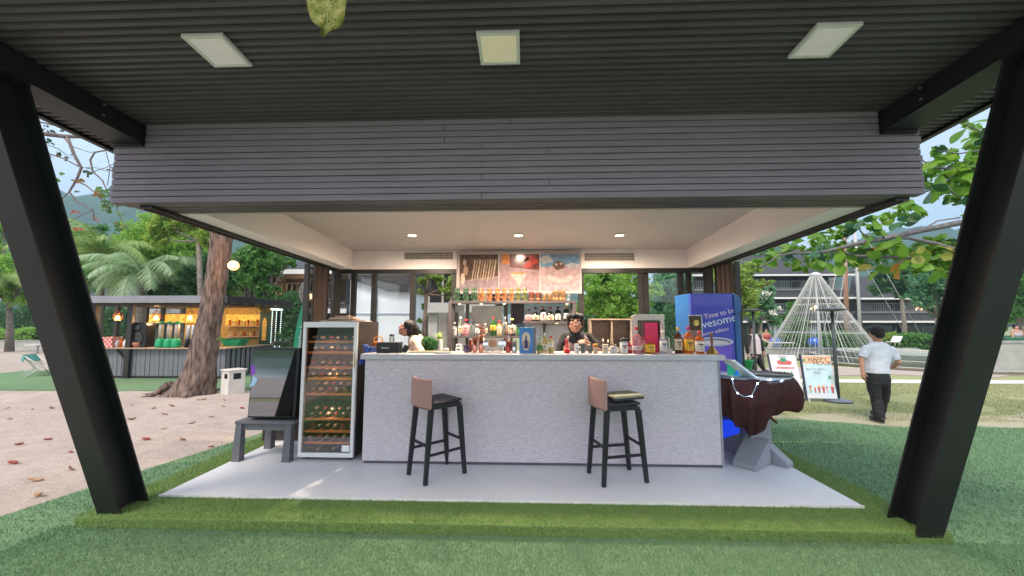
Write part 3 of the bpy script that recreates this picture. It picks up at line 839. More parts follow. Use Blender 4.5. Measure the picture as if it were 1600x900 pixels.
def rope_fix(t, loc, rz): t.location = loc; t.rotation_euler = (0, 0, rz)
c1 = at(685, 741, z=0)
st1 = make_stool('left black bar stool with salmon woven back and bare dark seat', (-.866, 3.854, 0), R(43), False)
st2 = dup(st1, (.865, 3.824, 0), R(14), 'right black bar stool with a flat green cushion lying on its seat')
cu_m = mat('sage_cushion', (.30, .30, .20), .8, var=.12, scale=20, bump=.3, bscale=90)
cu = thing('seat_cushion', 'flat grey green cushion with dark underside, tilted on the right bar stool', 'cushion', (.925, 3.825, .752), R(12))
b = MB(); b.box(-.15, .16, -.155, .155, .012, .036); o = b.build('pad', cu_m, cu, local=True, bevel=.010)
b = MB(); b.box(-.145, .155, -.15, .15, -.006, .0115); o = b.build('underside', seat_m, cu, local=True, bevel=.004)
cu.rotation_euler = (R(-2), R(-2.5), R(12))

# ------------------------------------------------------------------ wine fridge
fr_x0, fr_x1, fr_y0, fr_y1, fr_h = -2.435, -1.835, 4.15, 4.76, 1.475
steel_m = mat('brushed_steel', (.80, .79, .78), .42, .25, var=.03, scale=20)
fbody_m = mat('dark_brown_cabinet', (.045, .036, .033), .4, var=.1)
fin_m = mat('fridge_interior', (.26, .13, .08), .6)
wood_m = mat('oak_shelf_front', (.85, .33, .10), .45, var=.2, scale=5, stretch=(1, 6, 20), bump=.1)
fg_m = panemat('smoked_glass', (.92, .86, .82), .09)
fr = thing('wine_fridge', 'tall wine fridge with steel-framed glass door and wooden shelves of bottles', 'wine fridge', ((fr_x0 + fr_x1) / 2, 4.45, 0))
b = MB(); b.box(fr_x0, fr_x1, fr_y1 - .03, fr_y1, .03, fr_h)
b.box(fr_x0, fr_x0 + .03, fr_y0 + .05, fr_y1 - .0305, .03, fr_h); b.box(fr_x1 - .03, fr_x1, fr_y0 + .05, fr_y1 - .0305, .03, fr_h)
b.box(fr_x0 + .0305, fr_x1 - .0305, fr_y0 + .05, fr_y1 - .0305, fr_h - .03, fr_h); b.box(fr_x0 + .0305, fr_x1 - .0305, fr_y0 + .05, fr_y1 - .0305, .03, .07)
b.build('cabinet', fbody_m, fr)
b = MB(); b.box(fr_x0 + .031, fr_x1 - .031, fr_y1 - .04, fr_y1 - .031, .071, fr_h - .031); b.build('liner', fin_m, fr)
b = MB()
for (x0, x1, z0, z1) in ((fr_x0, fr_x1, fr_h - .06, fr_h), (fr_x0, fr_x1, .04, .085), (fr_x0, fr_x0 + .035, .0855, fr_h - .0605), (fr_x1 - .035, fr_x1, .0855, fr_h - .0605)):
    b.box(x0, x1, fr_y0, fr_y0 + .04, z0, z1)
dr = b.build('door_frame', steel_m, fr, bevel=.004)
b = MB(); b.box(fr_x0 + .036, fr_x1 - .036, fr_y0 + .014, fr_y0 + .02, .086, fr_h - .061); b.build('door_glass', fg_m, dr)
b = MB(); b.box(fr_x1 - .024, fr_x1 - .012, fr_y0 - .012, fr_y0 - .001, .98, 1.14); b.build('handle', mat('brass_badge', (.7, .55, .3), .3, .8), dr, bevel=.003)
b = MB(); b.box(fr_x1 - .125, fr_x1 - .045, fr_y0 + .008, fr_y0 + .0135, .10, .165); b.build('energy_label', mat('white_label', (.8, .8, .8), .6, var=.02), dr)
b = MB()
for sx in (fr_x0 + .06, fr_x1 - .06):
    for sy in (fr_y0 + .09, fr_y1 - .06): b.cyl((sx, sy, 0), (sx, sy, .03), .02)
b.build('foot', fbody_m, fr)['kind'] = 'stuff'
wb_m = mat('dark_wine_bottle', (.012, .018, .010), .12, var=.2, spec=.8)
foil = [mat('gold_foil', (.55, .38, .16), .3, .7), mat('cream_foil', (.65, .55, .45), .4), mat('red_foil', (.35, .04, .05), .35), mat('silver_foil', (.6, .6, .6), .3, .7)]
bprof = [(.0, 0), (.036, .001), (.038, .01), (.038, .17), (.034, .20), (.016, .235), (.0145, .25), (.0145, .29), (.016, .291), (.016, .30), (.001, .301)]
proto_w = {}
def lying(x, y, z, parent, k):
    key = k
    if key not in proto_w:
        b = MB(); b.lathe([(r, h_) for r, h_ in bprof[:7]], 10); b.lathe([(.0155, .245), (.0155, .301), (.002, .3015)], 10, mi=1)
        o = b.build('wine_bottle', [wb_m, foil[k]], parent, local=True); proto_w[key] = o
    else:
        o = proto_w[key].copy(); COL.objects.link(o); o.parent = parent
    o.location = (x, y, z); o.rotation_euler = (R(90), 0, 0)   # neck towards the viewer
    return o
rows = [(1.365, 0), (1.25, 0), (1.135, 4), (1.0, 4), (.86, 6), (.735, 5), (.60, 0), (.475, 5), (.36, 3), (.235, 6), (.11, 4)]
shelf_px = [534, 551, 574, 592, 616, 655, 674, 692, 711]
k = 0
for i, py in enumerate(shelf_px):
    z = at(515, py, Y=fr_y0 + .06).z
    b = MB(); b.box(fr_x0 + .034, fr_x1 - .034, fr_y0 + .055, fr_y0 + .075, z - .012, z + .012)
    for q in range(5): b.box(fr_x0 + .05 + q * .115, fr_x0 + .06 + q * .115, fr_y0 + .076, fr_y1 - .05, z - .004, z + .006)
    sh = b.build('shelf', wood_m, fr, bevel=.002)
    nb = 6 if i != 8 else 5
    if i < 9:
        for q in range(nb):
            if (i == 8 and q == 2): continue
            x_ = fr_x0 + .075 + q * .09 + rnd.uniform(-.004, .004)
            lying(x_ - fr.location.x, fr_y0 + .40 - fr.location.y + rnd.uniform(-.02, .02), z + .050, fr, (i * 3 + q) % 4)
        if i in (3, 4, 5):
            for q in range(5):
                x_ = fr_x0 + .12 + q * .09
                lying(x_ - fr.location.x, fr_y0 + .41 - fr.location.y, z + .108, fr, (i + q) % 4)
for z_ in (1.25, .9, .5):
    L = bpy.data.lights.new('cabinet_light', 'POINT'); L.energy = .55; L.color = (1, .62, .36); L.shadow_soft_size = .05
    lo = bpy.data.objects.new('light', L); lo.parent = fr; lo.location = Vector(((fr_x0 + fr_x1) / 2, fr_y0 + .10, z_)) - wpos(fr); COL.objects.link(lo)
# things on top of the fridge
pl_m = mat('driftwood', (.40, .27, .19), .8, var=.25, scale=8, stretch=(1, 8, 8), bump=.3)
fl = thing('menu_boards', 'pile of thin wooden menu boards and papers on top of the wine fridge', 'menu boards', (-2.1, 4.42, fr_h))
for i, (cx, cy, z, sx, sy, th, a) in enumerate(((.02, .0, .0, .25, .14, .012, 8), (-.03, .02, .013, .19, .13, .010, -6), (.0, .0, .024, .15, .12, .012, 12), (-.02, .0, .037, .12, .10, .010, -4), (.0, .0, .048, .10, .09, .012, 15), (-.02, .01, .061, .07, .07, .010, 2))):
    b = MB(); b.box(-sx, sx, -sy, sy, z, z + th, M=Matrix.Translation((cx, cy, 0)) @ Matrix.Rotation(R(a), 4, 'Z')); b.build('board', pl_m if i % 3 else mat('paper_stack', (.62, .50, .42), .8, var=.1), fl, local=True, bevel=.002)

# ------------------------------------------------------------------ low table with the black glass-door cooler
greyp_m = mat('grey_painted_wood', (.13, .13, .145), .5, var=.12, scale=5, stretch=(2, 2, 12), bump=.1)
tx0, tx1 = at(372, 655, Y=4.15).x, at(463, 655, Y=4.15).x
tt = thing('side_table', 'low grey painted wooden table under the black glass door cooler', 'table', ((tx0 + tx1) / 2, 4.4, 0))
TH_ = .42
b = MB(); b.box(tx0, tx1, 4.10, 4.62, TH_ - .03, TH_); b.build('table_top', greyp_m, tt, bevel=.004)
b = MB(); b.box(tx0 + .05, tx1 - .05, 4.135, 4.155, TH_ - .10, TH_ - .031); b.build('apron', greyp_m, tt)
b = MB(); b.box(tx0 + .05, tx1 - .05, 4.56, 4.58, TH_ - .10, TH_ - .031); b.build('apron', greyp_m, tt)
for (a, c) in ((tx0 + .04, 4.14), (tx1 - .06, 4.14), (tx0 + .10, 4.56), (tx1 - .06, 4.56)):
    b = MB(); b.beam((a - .01, c - .0, 0), (a, c, TH_ - .031), .085, .085, up=(0, 1, 0), w1=.065, h1=.065); b.build('leg', greyp_m, tt, bevel=.004)
cx0, cx1 = at(390, 600, Y=4.16).x, at(455, 600, Y=4.16).x
c_t = at(420, 546, Y=4.16).z
bg_m = mat('black_mirror_glass', (.006, .006, .007), .03, var=0, spec=.9, coat=1, rvar=0)
bb_m = mat('black_plastic_cabinet', (.012, .012, .013), .35, var=.1)
ck = thing('glass_door_cooler', 'small black cooler with mirror-like glass door standing on the low grey table', 'cooler', ((cx0 + cx1) / 2, 4.4, TH_))
b = MB(); b.box(cx0, cx1 + .06, 4.20, 4.66, TH_ + .002, c_t); b.build('cabinet', bb_m, ck, bevel=.006)
b = MB(); b.box(cx0, cx1 + .06, 4.155, 4.196, TH_ + .012, c_t + .004); dk = b.build('door', bb_m, ck, bevel=.004)
mir_m = bpy.data.materials.new('mirror_dark_pane'); mir_m.use_nodes = True
pb = mir_m.node_tree.nodes['Principled BSDF']; pb.inputs['Base Color'].default_value = (.30, .31, .34, 1); pb.inputs['Metallic'].default_value = 1; pb.inputs['Roughness'].default_value = .03
b = MB(); b.box(cx0 + .012, cx1 - .01 + .04, 4.150, 4.1545, TH_ + .03, c_t - .02); b.build('door_glass', mir_m, dk)
b = MB(); b.box(cx1 + .066, cx1 + .085, 4.25, 4.27, c_t - .34, c_t - .1); b.build('hinge_bar', steel_m, ck)
st_m = mat('purple_sticker', (.25, .05, .5), .4, var=.1); st2_m = mat('blue_sticker', (.35, .55, .75), .4, var=.1)
b = MB(); b.add([(cx0 - .002, 4.1488, c_t - .30), (cx0 + .05, 4.1488, c_t - .27), (cx0 + .035, 4.1488, c_t - .20), (cx0 - .002, 4.1488, c_t - .17)], [(0, 1, 2, 3)]); b.build('sticker', st_m, dk)
b = MB(); b.add([(cx0, 4.1484, c_t - .42), (cx0 + .05, 4.1484, c_t - .40), (cx0 + .085, 4.1484, c_t - .33), (cx0 + .03, 4.1484, c_t - .30)], [(0, 1, 2, 3)]); b.build('sticker', st2_m, dk)
ck.rotation_euler = (R(-2.6), 0, 0)
# grey shelf stand behind
sp = thing('shelf_stand', 'grey steel shelf stand between the cooler and the wine fridge', 'stand', (-2.62, 4.75, 0))
b = MB(); b.box(-2.70, -2.50, 4.70, 5.1, 1.08, 1.14); b.build('top_shelf', MATS['pale_grey_counter_edge'], sp, bevel=.003)
for yy in (4.72, 5.06):
    b = MB(); b.box(-2.56, -2.51, yy, yy + .035, 0, 1.08); b.build('post', greyp_m, sp, bevel=.003)
b = MB(); b.box(-2.72, -2.52, 4.70, 5.1, .30, .34); b.build('low_shelf', greyp_m, sp, bevel=.003)
b = MB(); b.box(-2.70, -2.665, 4.72, 4.755, 0, 1.079); b.build('post', greyp_m, sp)
dkc = thing('serving_counter', 'dark side counter with black top behind the glass door cooler', 'counter', (-3.0, 4.95, 0))
b = MB(); b.box(-3.34, -2.76, 4.80, 5.2, 1.04, 1.08); b.build('top', bb_m, dkc, bevel=.003)
b = MB(); b.box(-3.30, -2.80, 4.84, 5.18, 0, 1.038); b.build('body', fbody_m, dkc)

# ------------------------------------------------------------------ blue drinks fridge
blue_m = mat('deep_blue_gloss', (.015, .065, .46), .35, var=.4, scale=1.3, coat=.4, col2=(.055, .055, .42))
bside_m = mat('mid_blue_side', (.018, .10, .30), .35, var=.12, scale=2, coat=.3)
bf = thing('drinks_fridge', 'tall blue drinks fridge with printed door, right of the bar counter', 'drinks fridge', (2.1, 5.0, 0))
bx0, bx1 = at(1081, 520, Y=4.82).x, at(1148, 520, Y=4.82).x
bzt = at(1115, 458, Y=4.82).z
b = MB(); b.box(bx0, bx1 + .02, 4.86, 5.32, .08, bzt); b.build('cabinet', bside_m, bf, bevel=.008)
b = MB(); b.box(bx0, bx1, 4.82, 4.857, .30, bzt - .01); dr = b.build('door', blue_m, bf, bevel=.008)
b = MB(); b.box(bx1 + .003, bx1 + .075, 4.81, 4.858, .20, bzt - .26); b.build('door_edge', bside_m, bf, bevel=.015)
b = MB(); b.prism([(bx1 + .003, bzt - .26), (bx1 + .06, bzt - .257), (bx1 + .085, bzt - .20), (bx1 + .09, bzt - .12), (bx1 + .07, bzt - .04), (bx1 + .003, bzt)], 4.805, 4.858, 'y'); b.build('corner_crest', bside_m, bf, bevel=.006)
led_m = mat('blue_lit_kick_plate', (.01, .04, .5), .4, var=.2, emit=.35, ecol=(.01, .06, .9))
b = MB(); b.box(bx0, bx1 + .02, 4.83, 4.858, .06, .298); b.build('kick_plate', led_m, bf)
pw = mat('print_white_pink', (.78, .62, .68), .4, var=.03); pbl = mat('print_pale_blue', (.62, .72, .88), .4, var=.03); pnav = mat('print_navy', (.02, .03, .20), .4, var=.03)
cxm = (bx0 + bx1) / 2 + .02
def onfridge(px, py, dy): return at(px, py, Y=4.8195 - dy)
for s_, px, py, size, m_, dy in (('Time to be', 1124, 490, .085, pw, .0005), ('awesome', 1118, 504, .145, pnav, .0005), ('awesome', 1117.6, 503.4, .138, pbl, .0028), ('summer edition', 1114, 519, .062, pw, .0005)):
    p = onfridge(px, py, dy)
    M = facing(p) @ Matrix.Rotation(R(13), 4, 'Z')
    text('lettering', s_, size, m_, dr, M, extrude=.0008, squeeze=1.0)
# printed cup on the door
pc_ = onfridge(1118, 560, 0)
b = MB()
def el(cx, cz, rx, rz, y, mi, n=24, a0=0, a1=360): b.add([(cx + rx * math.cos(R(a0 + (a1 - a0) * i / n)), y, cz + rz * math.sin(R(a0 + (a1 - a0) * i / n))) for i in range(n)], [tuple(range(n))], mi)
cz = onfridge(1118, 534, 0).z
b.add([(pc_.x - .24, 4.8190, cz), (pc_.x + .22, 4.8190, cz), (pc_.x + .16, 4.8190, cz - .5), (pc_.x - .18, 4.8190, cz - .5)], [(0, 1, 2, 3)], 0)
el(pc_.x - .01, cz, .235, .055, 4.8186, 1); el(pc_.x - .01, cz - .002, .205, .042, 4.8182, 2); el(pc_.x - .01, cz - .012, .185, .028, 4.8178, 3)
b.build('printed_cup', [mat('print_violet', (.16, .10, .55), .4, var=.2), mat('print_rim', (.55, .60, .70), .4, var=.05), mat('print_grey', (.16, .17, .26), .4), mat('print_foam', (.60, .58, .62), .4)], dr)

# ------------------------------------------------------------------ cloth covered table with heavy pedestal
ped_m = mat('grey_painted_plinth', (.30, .305, .34), .5, var=.08, scale=4, bump=.05)
gtop = mat('dark_glass_top', (.10, .12, .13), .12, var=.1, coat=.5)
T0 = Vector((2.39, 4.42, 0))
ct = thing('pedestal_table', 'table with thick dark top on a grey splayed pedestal, right end of the counter', 'table', T0)
TZt = .885
b = MB(); b.lathe([(.455, 0), (.47, .006), (.47, .028), (.455, .034)], 36, (T0.x, T0.y, TZt - .034)); b.build('table_top', gtop, ct)
# pedestal: upright slab plus three sloped feet
b = MB(); b.beam((T0.x + .12, T0.y + .0, .06), (T0.x + .12, T0.y, TZt - .036), .22, .22, up=(0, 1, 0)); b.build('upright', ped_m, ct, bevel=.006)
def foot(p0, p1, w0, w1, h0, h1):
    p0, p1 = Vector(p0), Vector(p1); d = (p1 - p0).normalized(); s_ = d.cross(Vector((0, 0, 1))).normalized()
    b = MB(); z = Vector((0, 0, 1))
    vs_ = []
    for p, w_, h_ in ((p0, w0, h0), (p1, w1, h1)): vs_ += [p - s_ * w_ / 2, p + s_ * w_ / 2, p + s_ * w_ / 2 + z * h_, p - s_ * w_ / 2 + z * h_]
    b.add(vs_, [(0, 3, 2, 1), (4, 5, 6, 7), (0, 1, 5, 4), (1, 2, 6, 5), (2, 3, 7, 6), (3, 0, 4, 7)])
    b.build('foot', ped_m, ct, bevel=.006)
fe = at(1236, 731, z=0)
foot((T0.x + .16, T0.y - .05, .0), (fe.x, fe.y + .0, .0), .13, .11, .24, .045)
fe2 = at(1150, 735, z=0)
foot((T0.x + .08, T0.y - .11, .0), (fe2.x + .10, fe2.y + .04, .0), .24, .22, .26, .05)
foot((T0.x + .05, T0.y + .1, .0), (T0.x - .1, T0.y + .42, .0), .14, .12, .24, .05)
# draped cloth: top disc and a hanging skirt with folds; hem gathered up in the middle
cloth_m = mat('maroon_satin', (.055, .011, .009), .75, var=.25, scale=5)
na, nr = 260, 40
V = []; F = []
hem = [(-180, .30), (-150, .36), (-130, .48), (-108, .56), (-92, .56), (-74, .42), (-55, .33), (-35, .33), (-10, .27), (20, .25), (60, .3), (120, .3), (180, .30)]
def hemf(d):
    for (a0, h0), (a1, h1) in zip(hem[:-1], hem[1:]):
        if a0 <= d <= a1:
            f = (d - a0) / (a1 - a0); f = f * f * (3 - 2 * f); return h0 + (h1 - h0) * f
    return .3
for j in range(nr + 1):
    s_ = j / nr
    for i in range(na):
        a = 2 * math.pi * i / na
        dg_ = (math.degrees(a) + 180) % 360 - 180
        hang = hemf(dg_)
        ph_ = a * 17 + 1.5 * math.sin(a * 3 + .6)
        fold = (1.6 * (1 - 2 * abs(math.sin(ph_ / 2)) ** .7) + .5 * math.sin(a * 31 + 2) + .6 * math.sin(a * 9 + 1))
        if s_ < .2:
            r = .477 * (s_ / .2); z = TZt + .004
        else:
            q = (s_ - .2) / .8
            gather = max(0, math.cos(a - R(-92))) ** 3            # pulled in where it is tied
            side = max(0, math.cos(a - R(-8))) ** 2
            r = .479 + .020 * math.sin(q * math.pi) + fold * .030 * q ** .6 * (1 - .3 * q) - gather * .30 * max(0, q - .35) ** 1.1 + .035 * side * q
            lat = gather * .05 * math.sin(q * 9 + a * 6)
            z = TZt + .002 - hang * q + .014 * q * math.sin(ph_ * .7) + lat * .4
            r += q * (.030 * noise.noise(Vector((math.cos(a) * 7, math.sin(a) * 7, q * 1.6))) + .012 * noise.noise(Vector((a * 14, q * 5 + a * 3, 4))))
            r -= .09 * max(0, q - .85) * 6 * (.4 + .6 * gather) * .6
        V.append((T0.x + r * math.cos(a), T0.y + r * math.sin(a), z))
for j in range(nr):
    for i in range(na): F.append((j * na + i, j * na + (i + 1) % na, (j + 1) * na + (i + 1) % na, (j + 1) * na + i))
o = fastmesh('tablecloth', V, F, cloth_m, smooth=True, org=(T0.x, T0.y, TZt)); tag(o, 'maroon satin cloth draped and bunched over the pedestal table', 'tablecloth')
so = o.modifiers.new('thickness', 'SOLIDIFY'); so.thickness = .004
b = MB()
p0 = at(1196, 646, Y=4.0); pts = [p0 + Vector((0, .04, .06)), p0 + Vector((.01, .0, 0)), at(1207, 655, Y=3.98), at(1214, 661, Y=3.97)]
b.tube(pts, [.010, .016, .014, .010], 8); o = b.build('cloth_tie', cloth_m, o)
# clear glass plate over the cloth with string lights hanging off
gp = MB(); gp.lathe([(.462, 0), (.466, .004), (.462, .010)], 40, (T0.x, T0.y, TZt + .009)); o = gp.build('glass_plate', mat('glass_plate', (.35, .42, .45), .08, var=.1, coat=1), None)
tag(o, 'round bluish glass plate lying on the maroon cloth', 'glass plate')
tr = thing('serving_tray', 'round black flat tray at the right edge of the cloth table', 'tray', (T0.x + .25, T0.y - .12, TZt + .0195))
b = MB(); b.lathe([(.17, 0), (.19, .004), (.19, .022), (.183, .022), (.178, .008), (.0, .007)], 28, sx=1.1); b.build('tray_body', mat('grey_black_tray', (.10, .10, .10), .25, var=.2), tr, local=True)
sl = thing('string_lights', 'string of blue white fairy lights looped along the cloth table edge', 'string lights', (T0.x, T0.y, TZt + .02))
wire_m = mat('silver_wire', (.55, .58, .62), .3, .6); led2 = mat('blue_white_led', (.7, .85, 1), .3, var=0, emit=9, ecol=(.45, .7, 1), rvar=0)
path = [at(1144, 592, Y=3.93), at(1147, 606, Y=3.88), at(1152, 614, Y=3.86), at(1163, 620, Y=3.85), at(1174, 619, Y=3.85), at(1179, 609, Y=3.87), at(1183, 599, Y=3.90), at(1190, 594, Y=3.93), at(1203, 593, Y=3.96), at(1220, 594, Y=4.02), at(1236, 592, Y=4.15)]
b = MB(); b.tube(path, .003, 5); b.build('wire', wire_m, sl)
for i in (0, 2, 4, 6, 8, 9):
    b = MB(); b.ball(path[i] + Vector((0, -.006, 0)), .0075, 8, 6); b.build('led', led2, sl)
    L = bpy.data.lights.new('led_glow', 'POINT'); L.energy = .12; L.color = (.4, .65, 1); L.shadow_soft_size = .01
    lo = bpy.data.objects.new('light', L); lo.parent = sl; lo.location = path[i] + Vector((0, -.03, 0)) - wpos(sl); COL.objects.link(lo)
# leaning white green card
cd = thing('price_card', 'white framed card with green and blue print leaning on the cloth table', 'card', (2.12, 4.2, TZt + .02))
p0, p1 = at(1137, 562, Y=4.12), at(1172, 589, Y=4.1)
b = MB(); b.beam(p0, p1, .30, .016, up=(.6, 0, 1)); b.build('card_frame', mat('white_acrylic', (.75, .76, .76), .3, var=.03), cd)
b = MB()
q0, q1 = at(1136, 566, Y=4.0), at(1160, 588, Y=4.0)
b.add([q0, q0 + Vector((.0, .0, -.13)), Vector((q1.x - .02, q1.y, q0.z - .14)), q1], [(0, 1, 2, 3)]); 
b.add([q0 + Vector((.10, -.001, -.075)), q0 + Vector((.05, -.001, -.125)), Vector((q1.x - .03, q1.y - .001, q0.z - .13)), q1 + Vector((-.02, -.001, 0))], [(0, 1, 2, 3)], 1)
o = b.build('print', [mat('print_green', (.02, .35, .16), .4, var=.1), mat('print_blue', (.02, .16, .62), .4, var=.1)], cd)
so = o.modifiers.new('t', 'SOLIDIFY'); so.thickness = .004; so.offset = 1
# ------------------------------------------------------------------ shelving behind the bar
shelf_m = mat('warm_grey_steel_shelf', (.085, .072, .075), .45, var=.08, scale=3)
SY = 5.80                                  # front of the shelving
def sx_(px, Y=SY): return at(px, 500, Y=Y).x
def sz_(py, Y=SY): return at(800, py, Y=Y).z
sh = thing('bottle_shelving', 'warm grey steel shelving full of bottles behind the bartender', 'shelving', (sx_(800), SY + .14, 0))
x0, x1 = sx_(700), sx_(901)
zt = sz_(470)
def shelf(name, xa, xb, zt_, th=.035, d=.28):
    b = MB(); b.box(xa, xb, SY, SY + d, zt_ - th, zt_); return b.build(name, shelf_m, sh, bevel=.002)
shelf('top_shelf', x0, x1, zt, .040)
z_mid = sz_(502); shelf('middle_shelf', sx_(816), x1 - .05, z_mid, .03)
z_low = sz_(525); shelf('lower_shelf', x0 + .05, sx_(815), z_low, .03)
for a, c in ((x0, x0 + .055), (x1 - .055, x1)):
    for yy in (SY + .002, SY + .225):
        b = MB(); b.box(a, c, yy, yy + .05, 0, zt - .041); b.build('post', shelf_m, sh, bevel=.002)
for px, w_ in ((724, .05), (786, .06), (797, .03), (849, .045)):
    b = MB(); b.box(sx_(px), sx_(px) + w_, SY + .22, SY + .27, 0, zt - .041 if px < 840 else z_mid - .031); b.build('upright', shelf_m, sh)
b = MB(); b.box(sx_(798), sx_(819), SY + .26, SY + .275, sz_(506), zt - .042); b.build('back_panel', mat('chocolate_panel', (.06, .045, .045), .5), sh)
led_s = mat('warm_shelf_led', (1, .9, .6), .4, var=0, emit=3, ecol=(1, .82, .5), rvar=0)
for px, py, n_ in ((718, 476, 0), (752, 476, 0), (788, 476, 0), (886, 476, 0), (870, 507, 1)):
    q = at(px, py, Y=SY + .1); zz_ = zt - .046 if n_ == 0 else z_mid - .036
    b = MB(); b.lathe([(.022, 0), (.022, .005)], 12, (q.x, SY + .1, zz_)); b.build('shelf_lamp', led_s, sh)
# pale frosted panels seen through the shelving
fz = mat('frosted_cream_panel', (.62, .62, .54), .5, var=.18, scale=3, bump=.1)
fz2 = mat('frosted_white_panel', (.68, .72, .72), .4, var=.08, scale=4)
for (a, c, p, q_, m_, l) in ((737, 784, 478, 524, fz, 'cream frosted panel behind the left bottles'), (820, 847, 478, 548, fz2, 'white frosted panel behind the middle bottles'), (853, 893, 478, 548, fz2, 'white frosted panel behind the right bottles'), (711, 725, 477, 488, fz2, 'small white frosted panel at the top left of the shelving')):
    b = MB(); b.box(sx_(a, 6.1), sx_(c, 6.1), 6.10, 6.115, sz_(q_, 6.1), sz_(p, 6.1))
    o = b.build('back_pane', m_, sh)
# back work bench under the window
bench = thing('back_bench', 'low dark work bench along the rear window behind the bar', 'work bench', (0, 5.85, 0))
b = MB(); b.box(-2.3, 2.3, 5.70, 6.16, .86, .90); b.build('bench_top', mat('bench_top', (.16, .15, .15), .4, var=.1), bench, bevel=.003)
b = MB(); b.box(-2.28, 2.28, 5.74, 6.14, 0, .859); b.build('bench_body', shelf_m, bench)

# ------------------------------------------------------------------ bottles
PROF = {
 'wine': [(.0, 0), (.9, .0), (1, .015), (1, .60), (.88, .68), (.42, .78), (.34, .82), (.34, .955), (.40, .957), (.40, .985), (.34, 1)],
 'spirit': [(.0, 0), (.93, .0), (1, .015), (1, .62), (.9, .70), (.45, .76), (.36, .80), (.36, .93), (.40, .94), (.40, .97), (.3, 1)],
 'gin': [(.0, 0), (.93, .0), (1, .02), (1, .58), (.93, .66), (.52, .71), (.34, .74), (.34, .90), (.42, .91), (.42, .95), (.3, 1)],
 'squat': [(.0, 0), (.9, .0), (1, .03), (1.0, .40), (.85, .52), (.42, .62), (.26, .68), (.26, .93), (.34, .94), (.34, .98), (.2, 1)],
 'jar': [(.0, 0), (.92, 0), (1, .03), (1, .74), (.9, .80), (.86, .82), (.86, .86), (.86, .9), (.9, .91), (.9, .98), (.8, 1)],
 'tumbler': [(.0, 0), (.74, 0), (.78, .02), (1, .98), (1, 1), (.94, 1), (.74, .06), (.0, .05)],
}
GL = {
 'clear': mat('clear_glass', (.88, .92, .91), .04, var=.0, trans=.92, rvar=0, ior=1.45),
 'green': mat('green_glass', (.03, .14, .03), .06, var=.1, trans=.35, rvar=0),
 'dark': mat('black_green_glass', (.012, .016, .010), .08, var=.1, rvar=.03, spec=.7),
 'amber': mat('amber_spirit', (.52, .14, .015), .06, var=.12, trans=.45, rvar=0),
 'orange': mat('orange_spirit', (.72, .17, .02), .06, var=.12, trans=.4, rvar=0),
 'red': mat('red_spirit', (.55, .02, .03), .06, var=.12, trans=.35, rvar=0),
 'pink': mat('pink_spirit', (.80, .33, .38), .06, var=.1, trans=.5, rvar=0),
 'brown': mat('brown_glass', (.12, .03, .012), .08, var=.1, trans=.2, rvar=0),
 'yellow': mat('pale_yellow_spirit', (.70, .58, .22), .06, var=.1, trans=.6, rvar=0),
 'frost': mat('frosted_glass', (.72, .75, .76), .4, var=.05, trans=.4),
}
def pl(n, c, r_=.5, me=0.): return mat('label_' + n, c, r_, me, var=.08, scale=30)
LB = {'white': pl('white', (.78, .77, .74)), 'cream': pl('cream', (.68, .58, .40)), 'yellow': pl('yellow', (.85, .50, .05)), 'black': pl('black', (.02, .02, .02)), 'gold': pl('gold', (.62, .42, .12), .3, .6),
      'red': pl('red', (.55, .03, .03)), 'magenta': pl('magenta', (.50, .03, .12)), 'pink': pl('pink', (.72, .36, .36)), 'silver': pl('silver', (.6, .6, .62), .3, .8), 'green': pl('green', (.05, .25, .07)), 'blue': pl('blue', (.06, .12, .4)), 'teal': pl('teal', (.1, .4, .38)), 'copper': pl('copper', (.65, .26, .13), .3, .7)}
ink = pl('ink', (.10, .06, .05))
